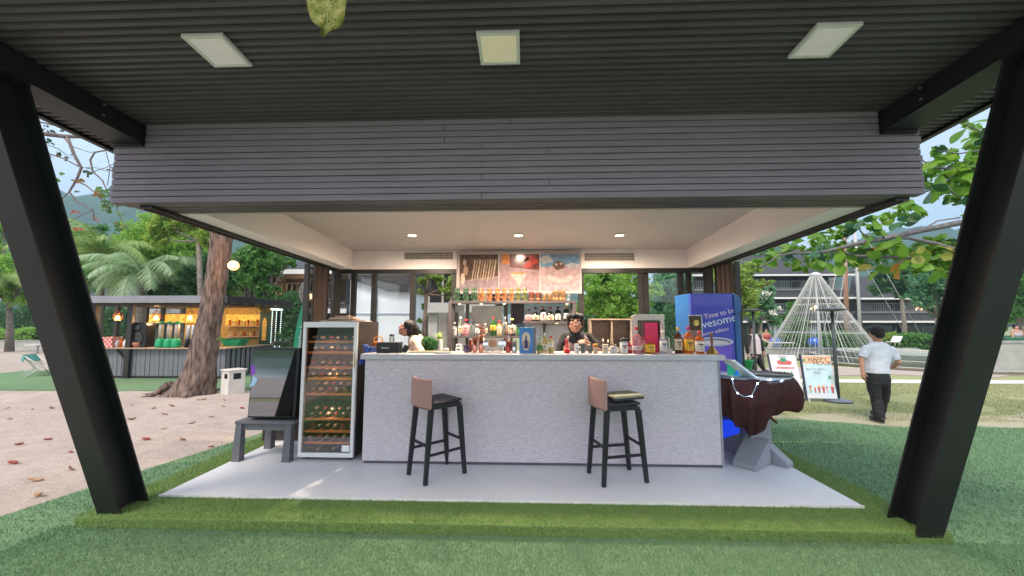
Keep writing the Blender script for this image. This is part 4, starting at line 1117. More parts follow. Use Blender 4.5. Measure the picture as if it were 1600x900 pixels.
def bottle(px, pyt, pyb, wpx, Y, z, kind, glass, lab, cap, label, lr=(.10, .55), mark=None, cat='bottle', base=None, fill=None):
    p = at(px, pyb, Y=Y); s = FPX / (Y * math.cos(PITCH) + (p.z - EYE) * math.sin(PITCH)) ; s = s  # px per metre (near the axis)
    h = at(px, pyt, Y=Y).z - at(px, pyb, Y=Y).z; r = wpx / s / 2
    x = p.x
    t = thing('bottle' if cat == 'bottle' else cat.replace(' ', '_'), label, cat, (x, Y, z))
    pr_ = PROF[kind]
    capf = .86 if kind in ('wine', 'spirit', 'squat') else .88
    if kind == 'jar': capf = .84
    body = [(a * r, c * h) for a, c in pr_ if c <= capf or kind == 'tumbler']
    b = MB(); b.lathe(body, 14); b.build('glass', GL[glass] if glass in GL else glass, t, local=True)
    if kind != 'tumbler' and cap:
        nr = max(a for a, c in pr_ if c > capf) * r
        b = MB(); b.lathe([(nr, h * capf), (nr * 1.06, h * (capf + .01)), (nr * 1.06, h * .985), (nr * .8, h)], 12); b.build('cap', LB[cap], t, local=True)
    if lab:
        r2 = r * (1.012)
        b = MB(); b.lathe([(r2 * .99, h * lr[0]), (r2, h * lr[0] + .0005), (r2, h * lr[1]), (r2 * .99, h * lr[1] + .0005)], 16)
        lo = b.build('label', LB[lab], t, local=True)
        zc_ = (lr[0] + lr[1]) / 2 * h; hh = (lr[1] - lr[0]) * h
        b = MB(); r3 = r2 * 1.03 + .0008
        def patch(a0, a1, za, zb_, mi):
            n = 4; vs_ = []
            for i in range(n + 1):
                a = R(a0 + (a1 - a0) * i / n); vs_ += [(r3 * math.cos(a), r3 * math.sin(a), za), (r3 * math.cos(a), r3 * math.sin(a), zb_)]
            b.add(vs_, [(2 * i, 2 * i + 2, 2 * i + 3, 2 * i + 1) for i in range(n)], mi)
        patch(240, 300, zc_ + hh * .12, zc_ + hh * .26, 0); patch(250, 290, zc_ - hh * .10, zc_ - hh * .04, 0); patch(245, 295, zc_ - hh * .30, zc_ - hh * .24, 0)
        if mark: patch(255, 285, zc_ - hh * .02, zc_ + hh * .08, 1)
        b.build('label_print', [ink, LB[mark] if mark else ink], lo, local=True)
    return t
CT = CH
YF = 4.27
B = bottle
# --- on the counter, right of the bartender
B(843, 527, 551, 9, YF, CT, 'squat', 'yellow', 'green', 'green', 'small bottle of pale yellow spirit with green cap, beside the blue gift box', (.2, .5))
B(851.5, 520, 551, 8, YF + .04, CT, 'wine', 'yellow', 'white', 'white', 'slim clear bottle between the green-capped and the red-capped small bottles', (.15, .42))
B(861, 524, 551, 9, YF, CT, 'spirit', 'yellow', 'white', 'red', 'small pale spirit bottle with red cap left of the bartender', (.35, .62))
B(901, 536, 551, 7, YF - .02, CT, 'jar', 'frost', 'white', 'white', 'small plain white bottle right in front of the bartender', (.05, .75))
B(911, 537, 552, 8, YF, CT, 'tumbler', 'clear', None, None, 'clear mixing glass with green leaves in front of the bartender', cat='glass')
B(922, 539, 552, 8, YF, CT, 'tumbler', 'clear', None, None, 'clear empty tumbler in front of the bartender right hand', cat='glass')
B(931, 537, 552, 7, YF, CT, 'jar', 'orange', 'cream', 'yellow', 'small amber jar right of the tumblers', (.1, .6), cat='jar')
B(946, 538, 552, 9, YF, CT, 'jar', 'frost', 'cream', 'cream', 'small cream jar right of the bartender elbow', (.1, .7), cat='jar')
B(956, 537, 552, 6, YF, CT, 'spirit', 'clear', 'white', 'black', 'tiny clear bottle with black cap beside the cream jar', (.1, .5))
B(962, 537, 551, 6, YF, CT, 'wine', 'clear', 'white', 'silver', 'tiny white-labelled bottle left of the black-capped gin', (.1, .6))
B(968, 535, 551, 6, YF + .05, CT, 'spirit', 'brown', 'cream', 'black', 'tiny brown bottle close behind the gin bottle', (.1, .5))
B(975, 529, 552, 12, YF, CT, 'jar', 'clear', 'white', 'black', 'square clear gin bottle with big white label and black stopper', (.04, .72), 'red')
B(984, 534, 552, 8, YF, CT, 'spirit', 'red', 'pink', 'red', 'small red liqueur bottle between the gin and the pink bottle', (.3, .6))
B(995.5, 511, 552, 14, YF + .02, CT, 'gin', 'pink', 'white', 'red', 'large pink gin bottle with red cap', (.12, .28), 'pink')
B(1006, 527, 552, 7, YF + .06, CT, 'spirit', 'pink', 'cream', 'red', 'slim pink bottle just right of the large pink gin', (.3, .6))
B(1016, 525, 552, 15, YF - .02, CT, 'squat', 'orange', 'yellow', 'red', 'squat orange bottle with yellow label in front of the pink box', (.08, .52), 'gold')
B(1037, 516, 552, 11, YF, CT, 'gin', 'clear', 'white', 'white', 'clear vodka bottle with silver print right of the pink box', (.1, .55), 'blue')
B(1060.5, 512, 553, 11, YF, CT, 'wine', 'brown', 'cream', 'gold', 'tall brown bottle with cream label and cork, left of the yellow label one', (.14, .55), 'red')
B(1067.5, 524, 553, 6, YF + .05, CT, 'spirit', 'amber', 'copper', 'cream', 'slim copper coloured bottle behind the tall brown bottle', (.1, .5))
B(1077, 511, 553, 13, YF, CT, 'spirit', 'orange', 'yellow', 'magenta', 'amber spirit bottle with yellow label and magenta neck', (.12, .52), 'red')
B(1094, 518, 553, 13, YF, CT, 'spirit', 'orange', 'white', 'red', 'orange spirit bottle with oval white label next to the bell', (.1, .55), 'gold')
# --- lower shelf, left part
YS = SY + .12
Z0 = z_low
B(710, 503, 524, 8, YS, Z0, 'gin', 'clear', 'white', 'white', 'clear bottle with long white label at the left end of the lower shelf', (.04, .6))
B(719.5, 494, 524, 8, YS, Z0, 'wine', 'clear', 'cream', 'white', 'tall clear bottle with white neck, second from left on the lower shelf', (.1, .5))
B(728, 498, 524, 10, YS, Z0, 'gin', 'pink', 'pink', 'red', 'pink bottle on the lower shelf near its left end', (.15, .6))
B(738, 501, 524, 8, YS, Z0, 'gin', 'clear', None, 'black', 'unlabelled clear bottle with black stopper on the lower shelf', (.1, .5))
B(746, 506, 524, 8, YS, Z0, 'jar', 'clear', 'white', 'silver', 'clear jar bottle behind the copper tools', (.2, .6))
B(758, 505, 524, 8, YS, Z0, 'spirit', 'clear', 'cream', 'cream', 'pale bottle half hidden by the copper shakers', (.2, .6))
B(770.5, 494, 524, 9, YS, Z0, 'wine', 'green', 'yellow', 'red', 'bright green bottle with yellow label and red cap on the lower shelf', (.28, .55))
B(780, 500, 524, 8, YS, Z0, 'spirit', 'yellow', 'cream', 'red', 'pale yellow bottle right of the bright green one', (.1, .6))
B(789, 495, 524, 8, YS, Z0, 'wine', 'clear', 'silver', 'silver', 'tall clear bottle with silver cap right of the pale yellow one', (.5, .7))
B(800, 497, 524, 13, YS, Z0, 'gin', 'dark', 'cream', 'gold', 'dark whisky bottle with large cream label and gold stopper', (.12, .6), 'black')
B(811, 508, 524, 7, YS, Z0, 'spirit', 'green', 'green', 'black', 'small green bottle at the right end of the lower shelf', (.1, .5))
# --- middle shelf, right part
Z1 = z_mid
B(826, 483, 502, 11, YS, Z1, 'squat', 'pink', 'pink', 'black', 'pinkish cognac bottle at the left end of the middle shelf', (.1, .5))
B(837, 480, 502, 12, YS, Z1, 'squat', 'dark', 'cream', 'black', 'round black liqueur bottle with curved cream label on the middle shelf', (.10, .42), 'gold')
B(849, 478, 502, 10, YS, Z1, 'spirit', 'dark', 'white', 'red', 'dark bottle with tall white label and red top on the middle shelf', (.05, .6), 'red')
B(860, 479, 502, 12, YS, Z1, 'squat', 'dark', 'cream', 'red', 'squat dark bottle with long red wax neck on the middle shelf', (.06, .38), 'red')
B(872, 479, 502, 9, YS, Z1, 'wine', 'dark', 'white', 'black', 'dark wine bottle with white label left of the bartender head', (.1, .5), 'gold')
B(885, 477, 502, 9, YS, Z1, 'spirit', 'dark', 'white', 'gold', 'dark bottle half hidden behind the bartender hair', (.15, .5))
# --- frosted jar, glass on top shelf, jars behind the woman
B(717, 529, 545, 10, 5.2, .94 + .10, 'jar', 'frost', 'white', 'white', 'square white frosted container at the left of the copper tools', (.05, .7), cat='jar')
B(888, 456, 470, 7, SY + .1, zt, 'wine', 'clear', None, None, 'clear decanter at the right end of the top shelf', cat='decanter')
B(612, 517, 536, 8, 4.95, .94 + .22, 'jar', 'clear', None, 'black', 'clear jar with black lid behind the black card box', cat='jar')
# --- row of bottles on the rack right of the bartender
rk = thing('bottle_rack', 'low tan wooden bottle rack on the back bench right of the bartender', 'rack', (at(955, 520, Y=5.75).x, 5.85, .90))
tanw = mat('tan_wood', (.36, .27, .19), .6, var=.15, scale=6, stretch=(1, 1, 8))
ra, rc = at(922, 500, Y=5.75), at(988, 500, Y=5.75)
b = MB(); b.box(ra.x, rc.x, 5.98, 6.0, .90, ra.z + .0); b.build('back_board', tanw, rk)
b = MB(); b.box(ra.x, rc.x, 5.74, 6.0, ra.z + .001, ra.z + .02); b.build('top_board', tanw, rk)
for px in (922, 955, 986):
    q = at(px, 500, Y=5.75).x; b = MB(); b.box(q, q + .02, 5.75, 5.979, .90, ra.z); b.build('side_board', tanw, rk)
zr = .90
for px, yt, k_, g_, l_, c_, w_, lab in ((925, 508, 'jar', 'dark', 'yellow', 'black', 13, 'dark bottle with yellow label behind the bartender shoulder'), (942, 506, 'spirit', 'clear', 'white', 'white', 8, 'clear white-topped bottle at the left in the wooden rack'),
     (950, 507, 'spirit', 'clear', 'cream', 'cream', 7, 'cream-topped bottle second from left in the wooden rack'), (958, 512, 'wine', 'amber', 'cream', 'gold', 8, 'amber bottle in the middle of the wooden rack'), (967, 506, 'spirit', 'dark', 'white', 'black', 9, 'dark bottle with white label in the wooden rack'),
     (974, 503, 'wine', 'clear', 'silver', 'silver', 6, 'tall thin silver bottle in the wooden rack'), (980, 507, 'wine', 'red', 'pink', 'black', 8, 'dark red bottle at the right in the wooden rack')):
    B(px, yt, at(px, 0, Y=5.85) and 540, w_, 5.85, zr, k_, g_, l_, c_, lab, (.2, .6))

# ------------------------------------------------------------------ figurine mugs on the top shelf
def mug(px, pyt, w_, mcol, label, style=0):
    h = at(px, pyt, Y=SY + .1).z - zt; r = w_ / (FPX / 5.9) / 2
    t = thing('figurine_mug', label, 'mug', (at(px, 460, Y=SY + .1).x, SY + .1, zt), group=None)
    if style == 0:   # standing figure: feet, body, brow, hair
        pr_ = [(.0, 0), (.85, 0), (.95, .05), (.80, .12), (.95, .2), (1, .34), (.84, .42), (.95, .48), (1.0, .60), (.88, .70), (.72, .76), (.82, .80), (.8, .9), (.62, .97), (.3, 1)]
    elif style == 1: # barrel
        pr_ = [(.0, 0), (.9, 0), (1, .06), (1, .30), (.93, .34), (1, .38), (1, .9), (1, 1), (.86, 1), (.84, .2), (.0, .18)]
    else:
        pr_ = [(.0, 0), (.8, 0), (1, .5), (.9, .9), (.95, 1), (.8, 1), (.7, .3), (0, .28)]
    b = MB(); b.lathe([(a * r, c * h) for a, c in pr_], 14, sy=.8); b.build('body', mcol, t, local=True)
    if style == 0:
        b = MB(); b.box(-r * .7, r * .7, -r * .98, -r * .55, h * .60, h * .66); b.build('brow', mcol, t, local=True, bevel=.003)
        b = MB(); b.beam((0, -r * .85, h * .6), (0, -r * .95, h * .48), r * .3, r * .3, up=(0, 1, 0)); b.build('nose', mcol, t, local=True, bevel=.003)
        b = MB(); b.box(-r * .45, r * .45, -r * .9, -r * .7, h * .36, h * .42); b.build('mouth', pl('dark_glaze', (.05, .03, .02)), t, local=True, bevel=.002)
        for s_ in (-1, 1):
            b = MB(); b.ball((s_ * r * .38, -r * .80, h * .555), (r * .16, r * .12, h * .03), 8, 6); b.build('eye', mcol, t, local=True)
            b = MB(); b.tube([(s_ * r * .9, 0, h * .38), (s_ * r * 1.02, -r * .2, h * .26), (s_ * r * .6, -r * .75, h * .22)], r * .16, 6); b.build('arm', mcol, t, local=True)
    else:
        for k_ in range(3):
            b = MB(); zb_ = h * (.22 + .24 * k_); b.lathe([(r * 1.01, zb_), (r * 1.05, zb_ + h * .02), (r * 1.01, zb_ + h * .05)], 14, sy=.8); b.build('band', LB['gold'] if k_ == 0 else pl('dark_glaze', (.05, .03, .02)), t, local=True)
    return t
gg = mat('green_glaze', (.03, .075, .035), .3, var=.5, scale=20, coat=.4); og = mat('terracotta_glaze', (.30, .10, .035), .35, var=.4, scale=24, coat=.3)
ol = mat('olive_glaze', (.10, .10, .03), .35, var=.4, scale=24, coat=.3); mg_ = mat('maroon_glaze', (.13, .03, .02), .3, var=.4, scale=24); cg = mat('copper_glaze', (.26, .12, .045), .4, var=.3, scale=24); pg = mat('patterned_glaze', (.08, .035, .02), .35, var=.6, scale=45, col2=(.26, .14, .06))
mug(714.5, 449, 10, gg, 'green figurine mug at the left end of the top shelf'); mug(728, 449, 10, gg, 'green figurine mug second from the left on the top shelf'); mug(741, 449, 10, gg, 'green figurine mug next to the orange figurine mugs')
for px, lab in ((752, 'orange figurine mug next to the green ones'), (765, 'orange figurine mug second from the green ones'), (777.5, 'orange figurine mug in the middle of five'), (788, 'orange figurine mug fourth of the five'), (799, 'orange figurine mug next to the olive ones')):
    mug(px, 450, 8.5, og, lab)
mug(810, 449, 8, ol, 'olive figurine mug beside the orange ones'); mug(820, 449, 8, ol, 'olive figurine mug beside the maroon cups')
mug(830.5, 456, 9, mg_, 'maroon barrel cup beside the olive mugs', 1); mug(841, 457, 9, mg_, 'maroon barrel cup beside the small copper cups', 1)
mug(851, 460, 7, cg, 'small copper cup beside the maroon cups', 2); mug(859, 460, 7, cg, 'small copper cup beside the patterned mugs', 2)
mug(868, 453.5, 10, pg, 'dark patterned mug, left one of the pair', 1); mug(878.5, 453.5, 10, pg, 'dark patterned mug, right one of the pair', 1)
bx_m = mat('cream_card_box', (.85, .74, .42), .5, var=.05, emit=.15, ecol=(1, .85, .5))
for px, w_, lab in ((748, 10, 'glowing cream box behind the third green mug'), (759, 8, 'glowing cream box between the first orange mugs')):
    q = at(px, 460, Y=SY + .2); b = MB(); b.box(q.x - w_ / 200, q.x + w_ / 200, SY + .17, SY + .25, zt, zt + .11)
    tag(b.build('card_box', bx_m, bevel=.003), lab, 'box')

# ------------------------------------------------------------------ copper and steel bar tools on the counter
cop = mat('polished_copper', (.72, .30, .20), .22, .9, var=.15, scale=10); stl = mat('polished_steel', (.68, .66, .66), .2, .9, var=.1, scale=10)
def cup(name, px, pyt, pyb, w_, m_, lab, Y=4.33, taper=.8, handle=False):
    h = at(px, pyt, Y=Y).z - at(px, pyb, Y=Y).z; r = w_ / (FPX / Y) / 2
    t = thing(name, lab, name.replace('_', ' '), (at(px, pyb, Y=Y).x, Y, CT))
    b = MB(); b.lathe([(0, 0), (r * taper, 0), (r * taper * 1.03, .004), (r, h), (r * .93, h), (r * taper * .9, .01), (0, .009)], 18); b.build('body', m_, t, local=True)
    b = MB(); b.lathe([(r * .99, h - .004), (r * 1.05, h - .002), (r * 1.05, h + .002), (r * .95, h + .003)], 18); b.build('rim', m_, t, local=True)
    if handle:
        b = MB(); b.tube([(r, 0, h * .8), (r * 1.6, 0, h * .75), (r * 1.7, 0, h * .4), (r, 0, h * .2)], .004, 6); b.build('handle', m_, t, local=True)
    return t
plum = mat('plum_metal', (.16, .10, .18), .3, .6)
cup('cup', 729, 540, 551, 9, plum, 'small plum coloured metal cup at the left of the tools', handle=True)
cup('shaker', 742, 528, 551, 9, cop, 'copper shaker tin left of the tall copper tools', taper=.72)
cup('mug', 735, 533, 551, 7, mat('dark_copper', (.25, .08, .06), .35, .7), 'dark copper mug behind the plum cup', Y=4.42, handle=True)
tl = cup('tool_holder', 752, 524, 551, 9, cop, 'copper holder with tall copper bar spoons and strainers', taper=.8)
for i, (dx, dy, ht, hd) in enumerate(((-.02, 0, .29, .022), (.012, .01, .27, .018), (.03, 0, .24, .02), (-.005, -.012, .25, .014))):
    b = MB(); b.tube([(dx * .3, dy, .03), (dx, dy, ht - .03)], .0035, 6); b.ball((dx * 1.05, dy, ht), (hd, .006, hd * 1.4), 10, 6); b.build('bar_spoon', cop, tl, local=True)
tl = cup('tool_jar', 794, 534, 551, 9, mat('red_copper', (.5, .10, .08), .3, .7), 'red copper jar of tongs and stirrers left of the steel cup')
for i, (dx, ht) in enumerate(((-.035, .24), (-.015, .27), (.012, .29), (.035, .25))):
    b = MB(); b.tube([(dx * .3, 0, .03), (dx, .004 * i, ht)], [.004, .005], 6); b.build('stirrer', [cop, stl][i == 2], tl, local=True)
cup('cup', 803.5, 533, 551, 9, stl, 'tapered steel measuring cup left of the blue gift box', taper=.85)
bk = thing('wire_basket', 'low steel wire basket holding strainers on the counter', 'basket', (at(770, 551, Y=4.30).x, 4.33, CT))
b = MB()
for zz_ in (.004, .035, .062):
    b.tube([(-.095, -.05, zz_), (.095, -.05, zz_), (.095, .05, zz_), (-.095, .05, zz_), (-.095, -.05, zz_)], .0022, 5)
for i in range(15):
    x_ = -.095 + .19 * i / 14
    b.tube([(x_, -.05, .062), (x_, -.05, .004), (x_, .05, .004), (x_, .05, .062)], .0016, 4)
b.build('wires', stl, bk, local=True)
for px, py, rr_, m_, lab, nm in ((769.5, 537, .047, mat('tan_coaster', (.50, .27, .15), .6, var=.1), 'round tan wooden disc standing in the wire basket', 'coaster'), (784.5, 537, .045, stl, 'round steel strainer standing in the wire basket', 'strainer'), (760, 538, .04, stl, 'small steel strainer at the left end of the wire basket', 'strainer')):
    q = at(px, py, Y=4.31)
    t = thing(nm, lab, nm, (q.x, 4.31, CT + .006)); zz_ = q.z - CT - .006
    b = MB(); b.lathe([(0, -.004), (rr_, -.003), (rr_, .003), (0, .004)], 20, M=Matrix.Translation((0, 0, zz_)) @ Matrix.Rotation(R(82), 4, 'X')); b.build('disc', m_, t, local=True)
    b = MB(); b.lathe([(rr_ * .98, -.005), (rr_ * 1.08, -.003), (rr_ * 1.08, .003), (rr_ * .98, .005)], 20, M=Matrix.Translation((0, 0, zz_)) @ Matrix.Rotation(R(82), 4, 'X')); b.build('rim', m_, t, local=True)
    b = MB(); b.tube([(0, 0, zz_ - rr_), (0, .02, .0)], .005, 6); b.build('handle', m_, t, local=True)
# blue gift box with bottle picture
q0, q1 = at(811.5, 551, Y=4.26), at(832.5, 511, Y=4.26)
gb = thing('gift_box', 'blue framed gift box with an octopus-like bottle drawing on white', 'gift box', ((q0.x + q1.x) / 2, 4.30, CT))
hh = q1.z - q0.z; ww = (q1.x - q0.x) / 2
b = MB(); b.box(-ww, ww + .035, -.04, .05, 0, hh); b.build('box', mat('box_side_grey', (.20, .20, .23), .5, var=.05), gb, local=True, bevel=.002)
b = MB(); b.box(-ww, ww, -.043, -.0405, .001, hh - .001); fo = b.build('front', mat('box_blue', (.06, .23, .55), .4, var=.06), gb, local=True)
b = MB()
def poly(pts, y, mi): b.add([(x_, y, z_) for x_, z_ in pts], [tuple(range(len(pts)))], mi)
poly([(ww * .62 * math.cos(a) * (1 if abs(math.sin(a)) < .9 else 1), hh * .46 + hh * .36 * math.copysign(abs(math.sin(a)) ** .6, math.sin(a))) for a in [2 * math.pi * i / 24 for i in range(24)]], -.0434, 0)
poly([(-.018, .05), (.018, .05), (.020, .12), (.008, .155), (.008, .19), (-.008, .19), (-.008, .155), (-.020, .12)], -.0438, 1)
for s_ in (-1, 1):
    for k_ in range(3):
        pts = []; w0 = .008
        ctrl = [(s_ * .012, .13 - .03 * k_), (s_ * .034, .12 - .028 * k_), (s_ * (.040), .085 - .02 * k_), (s_ * .028, .06 - .01 * k_)]
        for i in range(len(ctrl) - 1):
            (xa, za), (xb, zb_) = ctrl[i], ctrl[i + 1]; dx, dz = xb - xa, zb_ - za; L = math.hypot(dx, dz); nx_, nz_ = -dz / L * w0 * .4, dx / L * w0 * .4
            poly([(xa + nx_, za + nz_), (xa - nx_, za - nz_), (xb - nx_, zb_ - nz_), (xb + nx_, zb_ + nz_)], -.0436, 1 if k_ != 1 else 2)
b.build('drawing', [LB['cream'], mat('print_indigo', (.05, .03, .14), .4), mat('print_lilac', (.35, .22, .50), .4)], fo, local=True)
# card box with brand word, phone holder, basket, cloth at the left end
q0, q1 = at(588, 549, Y=4.22), at(624, 535, Y=4.22)
cb = thing('card_box', 'long black box with small white lettering on the left end of the counter', 'box', ((q0.x + q1.x) / 2, 4.27, CT))
b = MB(); b.box(q0.x, q1.x, 4.22, 4.34, CT, q1.z); b.build('box', mat('matt_black_card', (.022, .02, .022), .6, var=.1), cb, bevel=.003)
text('lettering', 'banana', .030, LB['white'], cb, facing(Vector(((q0.x + q1.x) / 2 - .03, 4.2185, (CT + q1.z) / 2))), extrude=.0006)
ph = thing('card_reader', 'small black card reader beside the black box', 'card reader', (at(630, 548, Y=4.26).x, 4.28, CT))
b = MB(); b.box(-.03, .03, -.012, .012, .0, .085, M=Matrix.Rotation(R(-18), 4, 'X') @ Matrix.Rotation(R(20), 4, 'Y')); b.build('body', bb_m, ph, local=True, bevel=.004)
b = MB(); b.box(-.028, -.010, -.045, .03, 0, .018); b.build('stand', bb_m, ph, local=True, bevel=.003)
ob = thing('basket', 'small orange woven basket behind the left end of the counter', 'basket', (at(589, 540, Y=4.42).x, 4.45, CT))
b = MB(); b.lathe([(0, 0), (.05, 0), (.06, .06), (.055, .11), (.05, .11), (.05, .02), (0, .015)], 16); b.build('body', mat('orange_weave', (.75, .22, .04), .7, var=.3, scale=60), ob, local=True)
b = MB(); b.tube([(-.055, 0, .10), (-.045, 0, .16), (0, 0, .175), (.045, 0, .16), (.055, 0, .10)], .009, 8); b.build('handle', mat('amber_handle', (.80, .42, .10), .5), ob, local=True)
# blue cloth hanging from counter end
n = 14; V = []
p = at(566, 530, Y=4.36)
for j in range(n + 1):
    for i in range(n + 1):
        u, v = i / n, j / n
        V.append((-1.80 + .12 * u + .02 * math.sin(v * 6 + u * 3), 4.20 + .22 * u * (1 - .3 * v) + .03 * math.sin(u * 9 + v * 4), CT + .085 - .22 * v * (1 - .35 * u) - .05 * u + .012 * math.sin(u * 13)))
F = [(j * (n + 1) + i, j * (n + 1) + i + 1, (j + 1) * (n + 1) + i + 1, (j + 1) * (n + 1) + i) for j in range(n) for i in range(n)]
o = fastmesh('cleaning_cloth', V, F, mat('royal_blue_cloth', (.025, .07, .32), .8, var=.2, scale=10, sheen=.3), smooth=True, org=(-1.74, 4.3, CT)); tag(o, 'royal blue cloth bunched between wine fridge and counter', 'cloth')
so = o.modifiers.new('t', 'SOLIDIFY'); so.thickness = .006
# boards on the counter left
for (x_, y_, w_, d_, th, lab, c_) in ((at(672, 548, Y=4.35).x, 4.36, .22, .10, .010, 'thin olive green board lying on the counter in front of the plants', (.20, .19, .08)), (at(693, 548, Y=4.25).x, 4.22, .085, .07, .014, 'small grey folder lying at the counter front', (.32, .33, .36))):
    b = MB(); b.box(x_ - w_, x_ + w_, y_ - d_, y_ + d_, CT + .0005, CT + th); tag(b.build('board' if w_ > .1 else 'folder', mat('board_%d' % int(w_ * 100), c_, .5), bevel=.002), lab, 'board' if w_ > .1 else 'folder')
# red strap / tongs, pink box, acrylic display, frame, bell, small easel
rt = thing('squeezer', 'bright red hand squeezer in front of the bartender', 'squeezer', (at(886, 551, Y=4.27).x, 4.27, CT))
redp = mat('bright_red_plastic', (.65, .02, .03), .35)
b = MB(); b.lathe([(0, 0), (.035, .005), (.038, .03), (.02, .05), (0, .055)], 14); b.build('bowl', redp, rt, local=True)
for s_ in (-1, 1): b = MB(); b.beam((s_ * .01, 0, .04), (s_ * .008 - .008, 0, .15), .014, .010, up=(0, 1, 0)); b.build('handle', redp, rt, local=True, bevel=.003)
q0, q1 = at(1008, 552, Y=4.38), at(1027, 504, Y=4.38)
pk = thing('pink_gift_box', 'tall bright pink box behind the squat orange bottle', 'box', ((q0.x + q1.x) / 2, 4.42, CT))
hh = q1.z - CT; ww = (q1.x - q0.x) / 2
b = MB(); b.box(-ww, ww, -.05, .05, 0, hh); b.build('box', mat('hot_pink_card', (.80, .03, .12), .4, var=.06), pk, local=True, bevel=.002)
b = MB(); b.box(-ww - .012, -ww - .001, -.05, .05, 0, hh + .012); b.box(-ww, ww + .03, -.05, .05, hh + .001, hh + .012); b.box(ww + .018, ww + .03, -.049, .05, 0, hh); b.build('case', mat('dark_box_edge', (.08, .03, .04), .4), pk, local=True)
q0, q1 = at(988, 552, Y=4.47), at(1038, 491, Y=4.47)
ac = thing('display_case', 'pale open-fronted display case standing behind the bottles', 'display case', ((q0.x + q1.x) / 2, 4.49, CT))
hh = q1.z - CT; ww = (q1.x - q0.x) / 2
cm = mat('ivory_acrylic', (.66, .60, .52), .3, var=.08, coat=.4)
b = MB(); b.prism([(-ww, hh * .93), (-ww * .75, hh), (ww, hh), (ww, hh * .84), (-ww * .8, hh * .84)], -.02, .03, 'y'); b.build('header', cm, ac, local=True, bevel=.003)
b = MB(); b.box(-ww, -ww * .62, -.018, .028, 0, hh * .838); b.build('side', cm, ac, local=True, bevel=.003)
b = MB(); b.box(ww * .78, ww, -.018, .028, 0, hh * .838); b.build('side', cm, ac, local=True, bevel=.003)
q0, q1 = at(1079, 553, Y=4.40), at(1096, 493, Y=4.40)
pf = thing('menu_holder', 'upright menu holder with photo of a yellow drink', 'menu holder', ((q0.x + q1.x) / 2, 4.41, CT))
hh = q1.z - CT; ww = (q1.x - q0.x) / 2
b = MB(); b.box(-ww, ww, -.004, .004, 0, hh); b.build('card', mat('taupe_card', (.22, .18, .15), .4), pf, local=True)
b = MB(); b.box(-ww * .98, ww * .98, -.0060, -.0045, hh * .60, hh * .98); fo = b.build('photo', mat('dark_photo', (.06, .04, .02), .3), pf, local=True)
b = MB(); b.ball((.01, -.0065, hh * .80), (.030, .002, .035), 12, 8); b.build('printed_drink', mat('print_lemon', (.75, .55, .15), .4, var=.3, scale=40), fo, local=True)
b = MB(); b.box(ww * .99, ww * 1.1, -.006, .006, 0, hh + .004); b.box(-ww, ww * .985, -.006, .006, hh + .0005, hh + .006); b.build('frame', LB['white'], pf, local=True)
es = thing('wooden_tag', 'small wooden paddle tag standing beside the vodka bottle', 'tag', (at(1046, 552, Y=4.24).x, 4.24, CT))
b = MB(); b.box(-.006, .006, -.004, .004, .03, .17); b.build('handle', LB['cream'], es, local=True); b = MB(); b.box(-.032, .032, -.006, .006, 0, .05); b.build('plate', pl('rosewood', (.55, .42, .38)), es, local=True, bevel=.002)
be = thing('hand_bell', 'brass hand bell with wooden handle at the right end of the counter', 'bell', (at(1113, 553, Y=4.24).x, 4.24, CT))
br = mat('aged_brass', (.50, .30, .10), .3, .85, var=.2, scale=15)
b = MB(); b.lathe([(.066, 0), (.064, .006), (.045, .035), (.030, .062), (.022, .075), (.010, .082), (0, .083)], 22); b.build('bell_cup', br, be, local=True)
b = MB(); b.lathe([(0, .08), (.008, .08), (.010, .10), (.015, .13), (.012, .16), (.017, .20), (.016, .222), (0, .228)], 14); b.build('handle', mat('dark_wood_handle', (.22, .09, .04), .4, var=.2), be, local=True)

# ------------------------------------------------------------------ plants behind the counter
def strap_plant(name, lab, cat, x, y, z, pot, potw, poth, n, L, wd, m_, spread=1., seed=1, up=.9):
    t = thing(name, lab, cat, (x, y, z))
    b = MB(); b.lathe([(0, 0), (potw * .75, 0), (potw, poth * .25), (potw * .8, poth * .9), (potw * .85, poth), (potw * .7, poth), (0, poth * .95)], 18); b.build('pot', pot, t, local=True)
    rs = random.Random(seed)
    b = MB()
    for i in range(n):
        a = rs.uniform(0, 2 * math.pi); l_ = L * rs.uniform(.6, 1.1); e = rs.uniform(.3, up); pts = []; k_ = 5
        for j in range(k_ + 1):
            s_ = j / k_; rr_ = l_ * spread * (s_ ** 1.1) * (1.1 - e * .6); zz_ = poth + l_ * (e * s_ * 1.2 - .75 * s_ * s_ * (1.25 - e))
            pts.append(Vector((rr_ * math.cos(a), rr_ * math.sin(a), zz_)))
        side = Vector((-math.sin(a), math.cos(a), 0)) * wd / 2
        vs_ = []
        for j, p_ in enumerate(pts):
            f_ = (1 - (j / k_) ** 2) * (.5 + .5 * min(1, j)); vs_ += [p_ - side * f_, p_ + side * f_]
        b.add(vs_, [(2 * j, 2 * j + 1, 2 * j + 3, 2 * j + 2) for j in range(k_)])
    o = b.build('leaves', m_, t, local=True, recalc=False); o['kind'] = 'stuff'
    return t
pot_w = mat('white_ceramic', (.75, .75, .73), .25, var=.03, coat=.3); pot_d = mat('dark_pot', (.06, .06, .06), .5)
spider = leafmat('spider_leaf', [(.30, .42, .12), (.45, .55, .22), (.20, .34, .08)]); bush = leafmat('bush_leaf', [(.05, .16, .05), (.08, .24, .07), (.04, .12, .05)])
q = at(686, 543, Y=5.3)
strap_plant('potted_plant', 'spider plant in a tall white vase behind the counter', 'potted plant', q.x, 5.3, 1.05, pot_w, .055, .19, 46, .17, .014, spider, 1, 3)
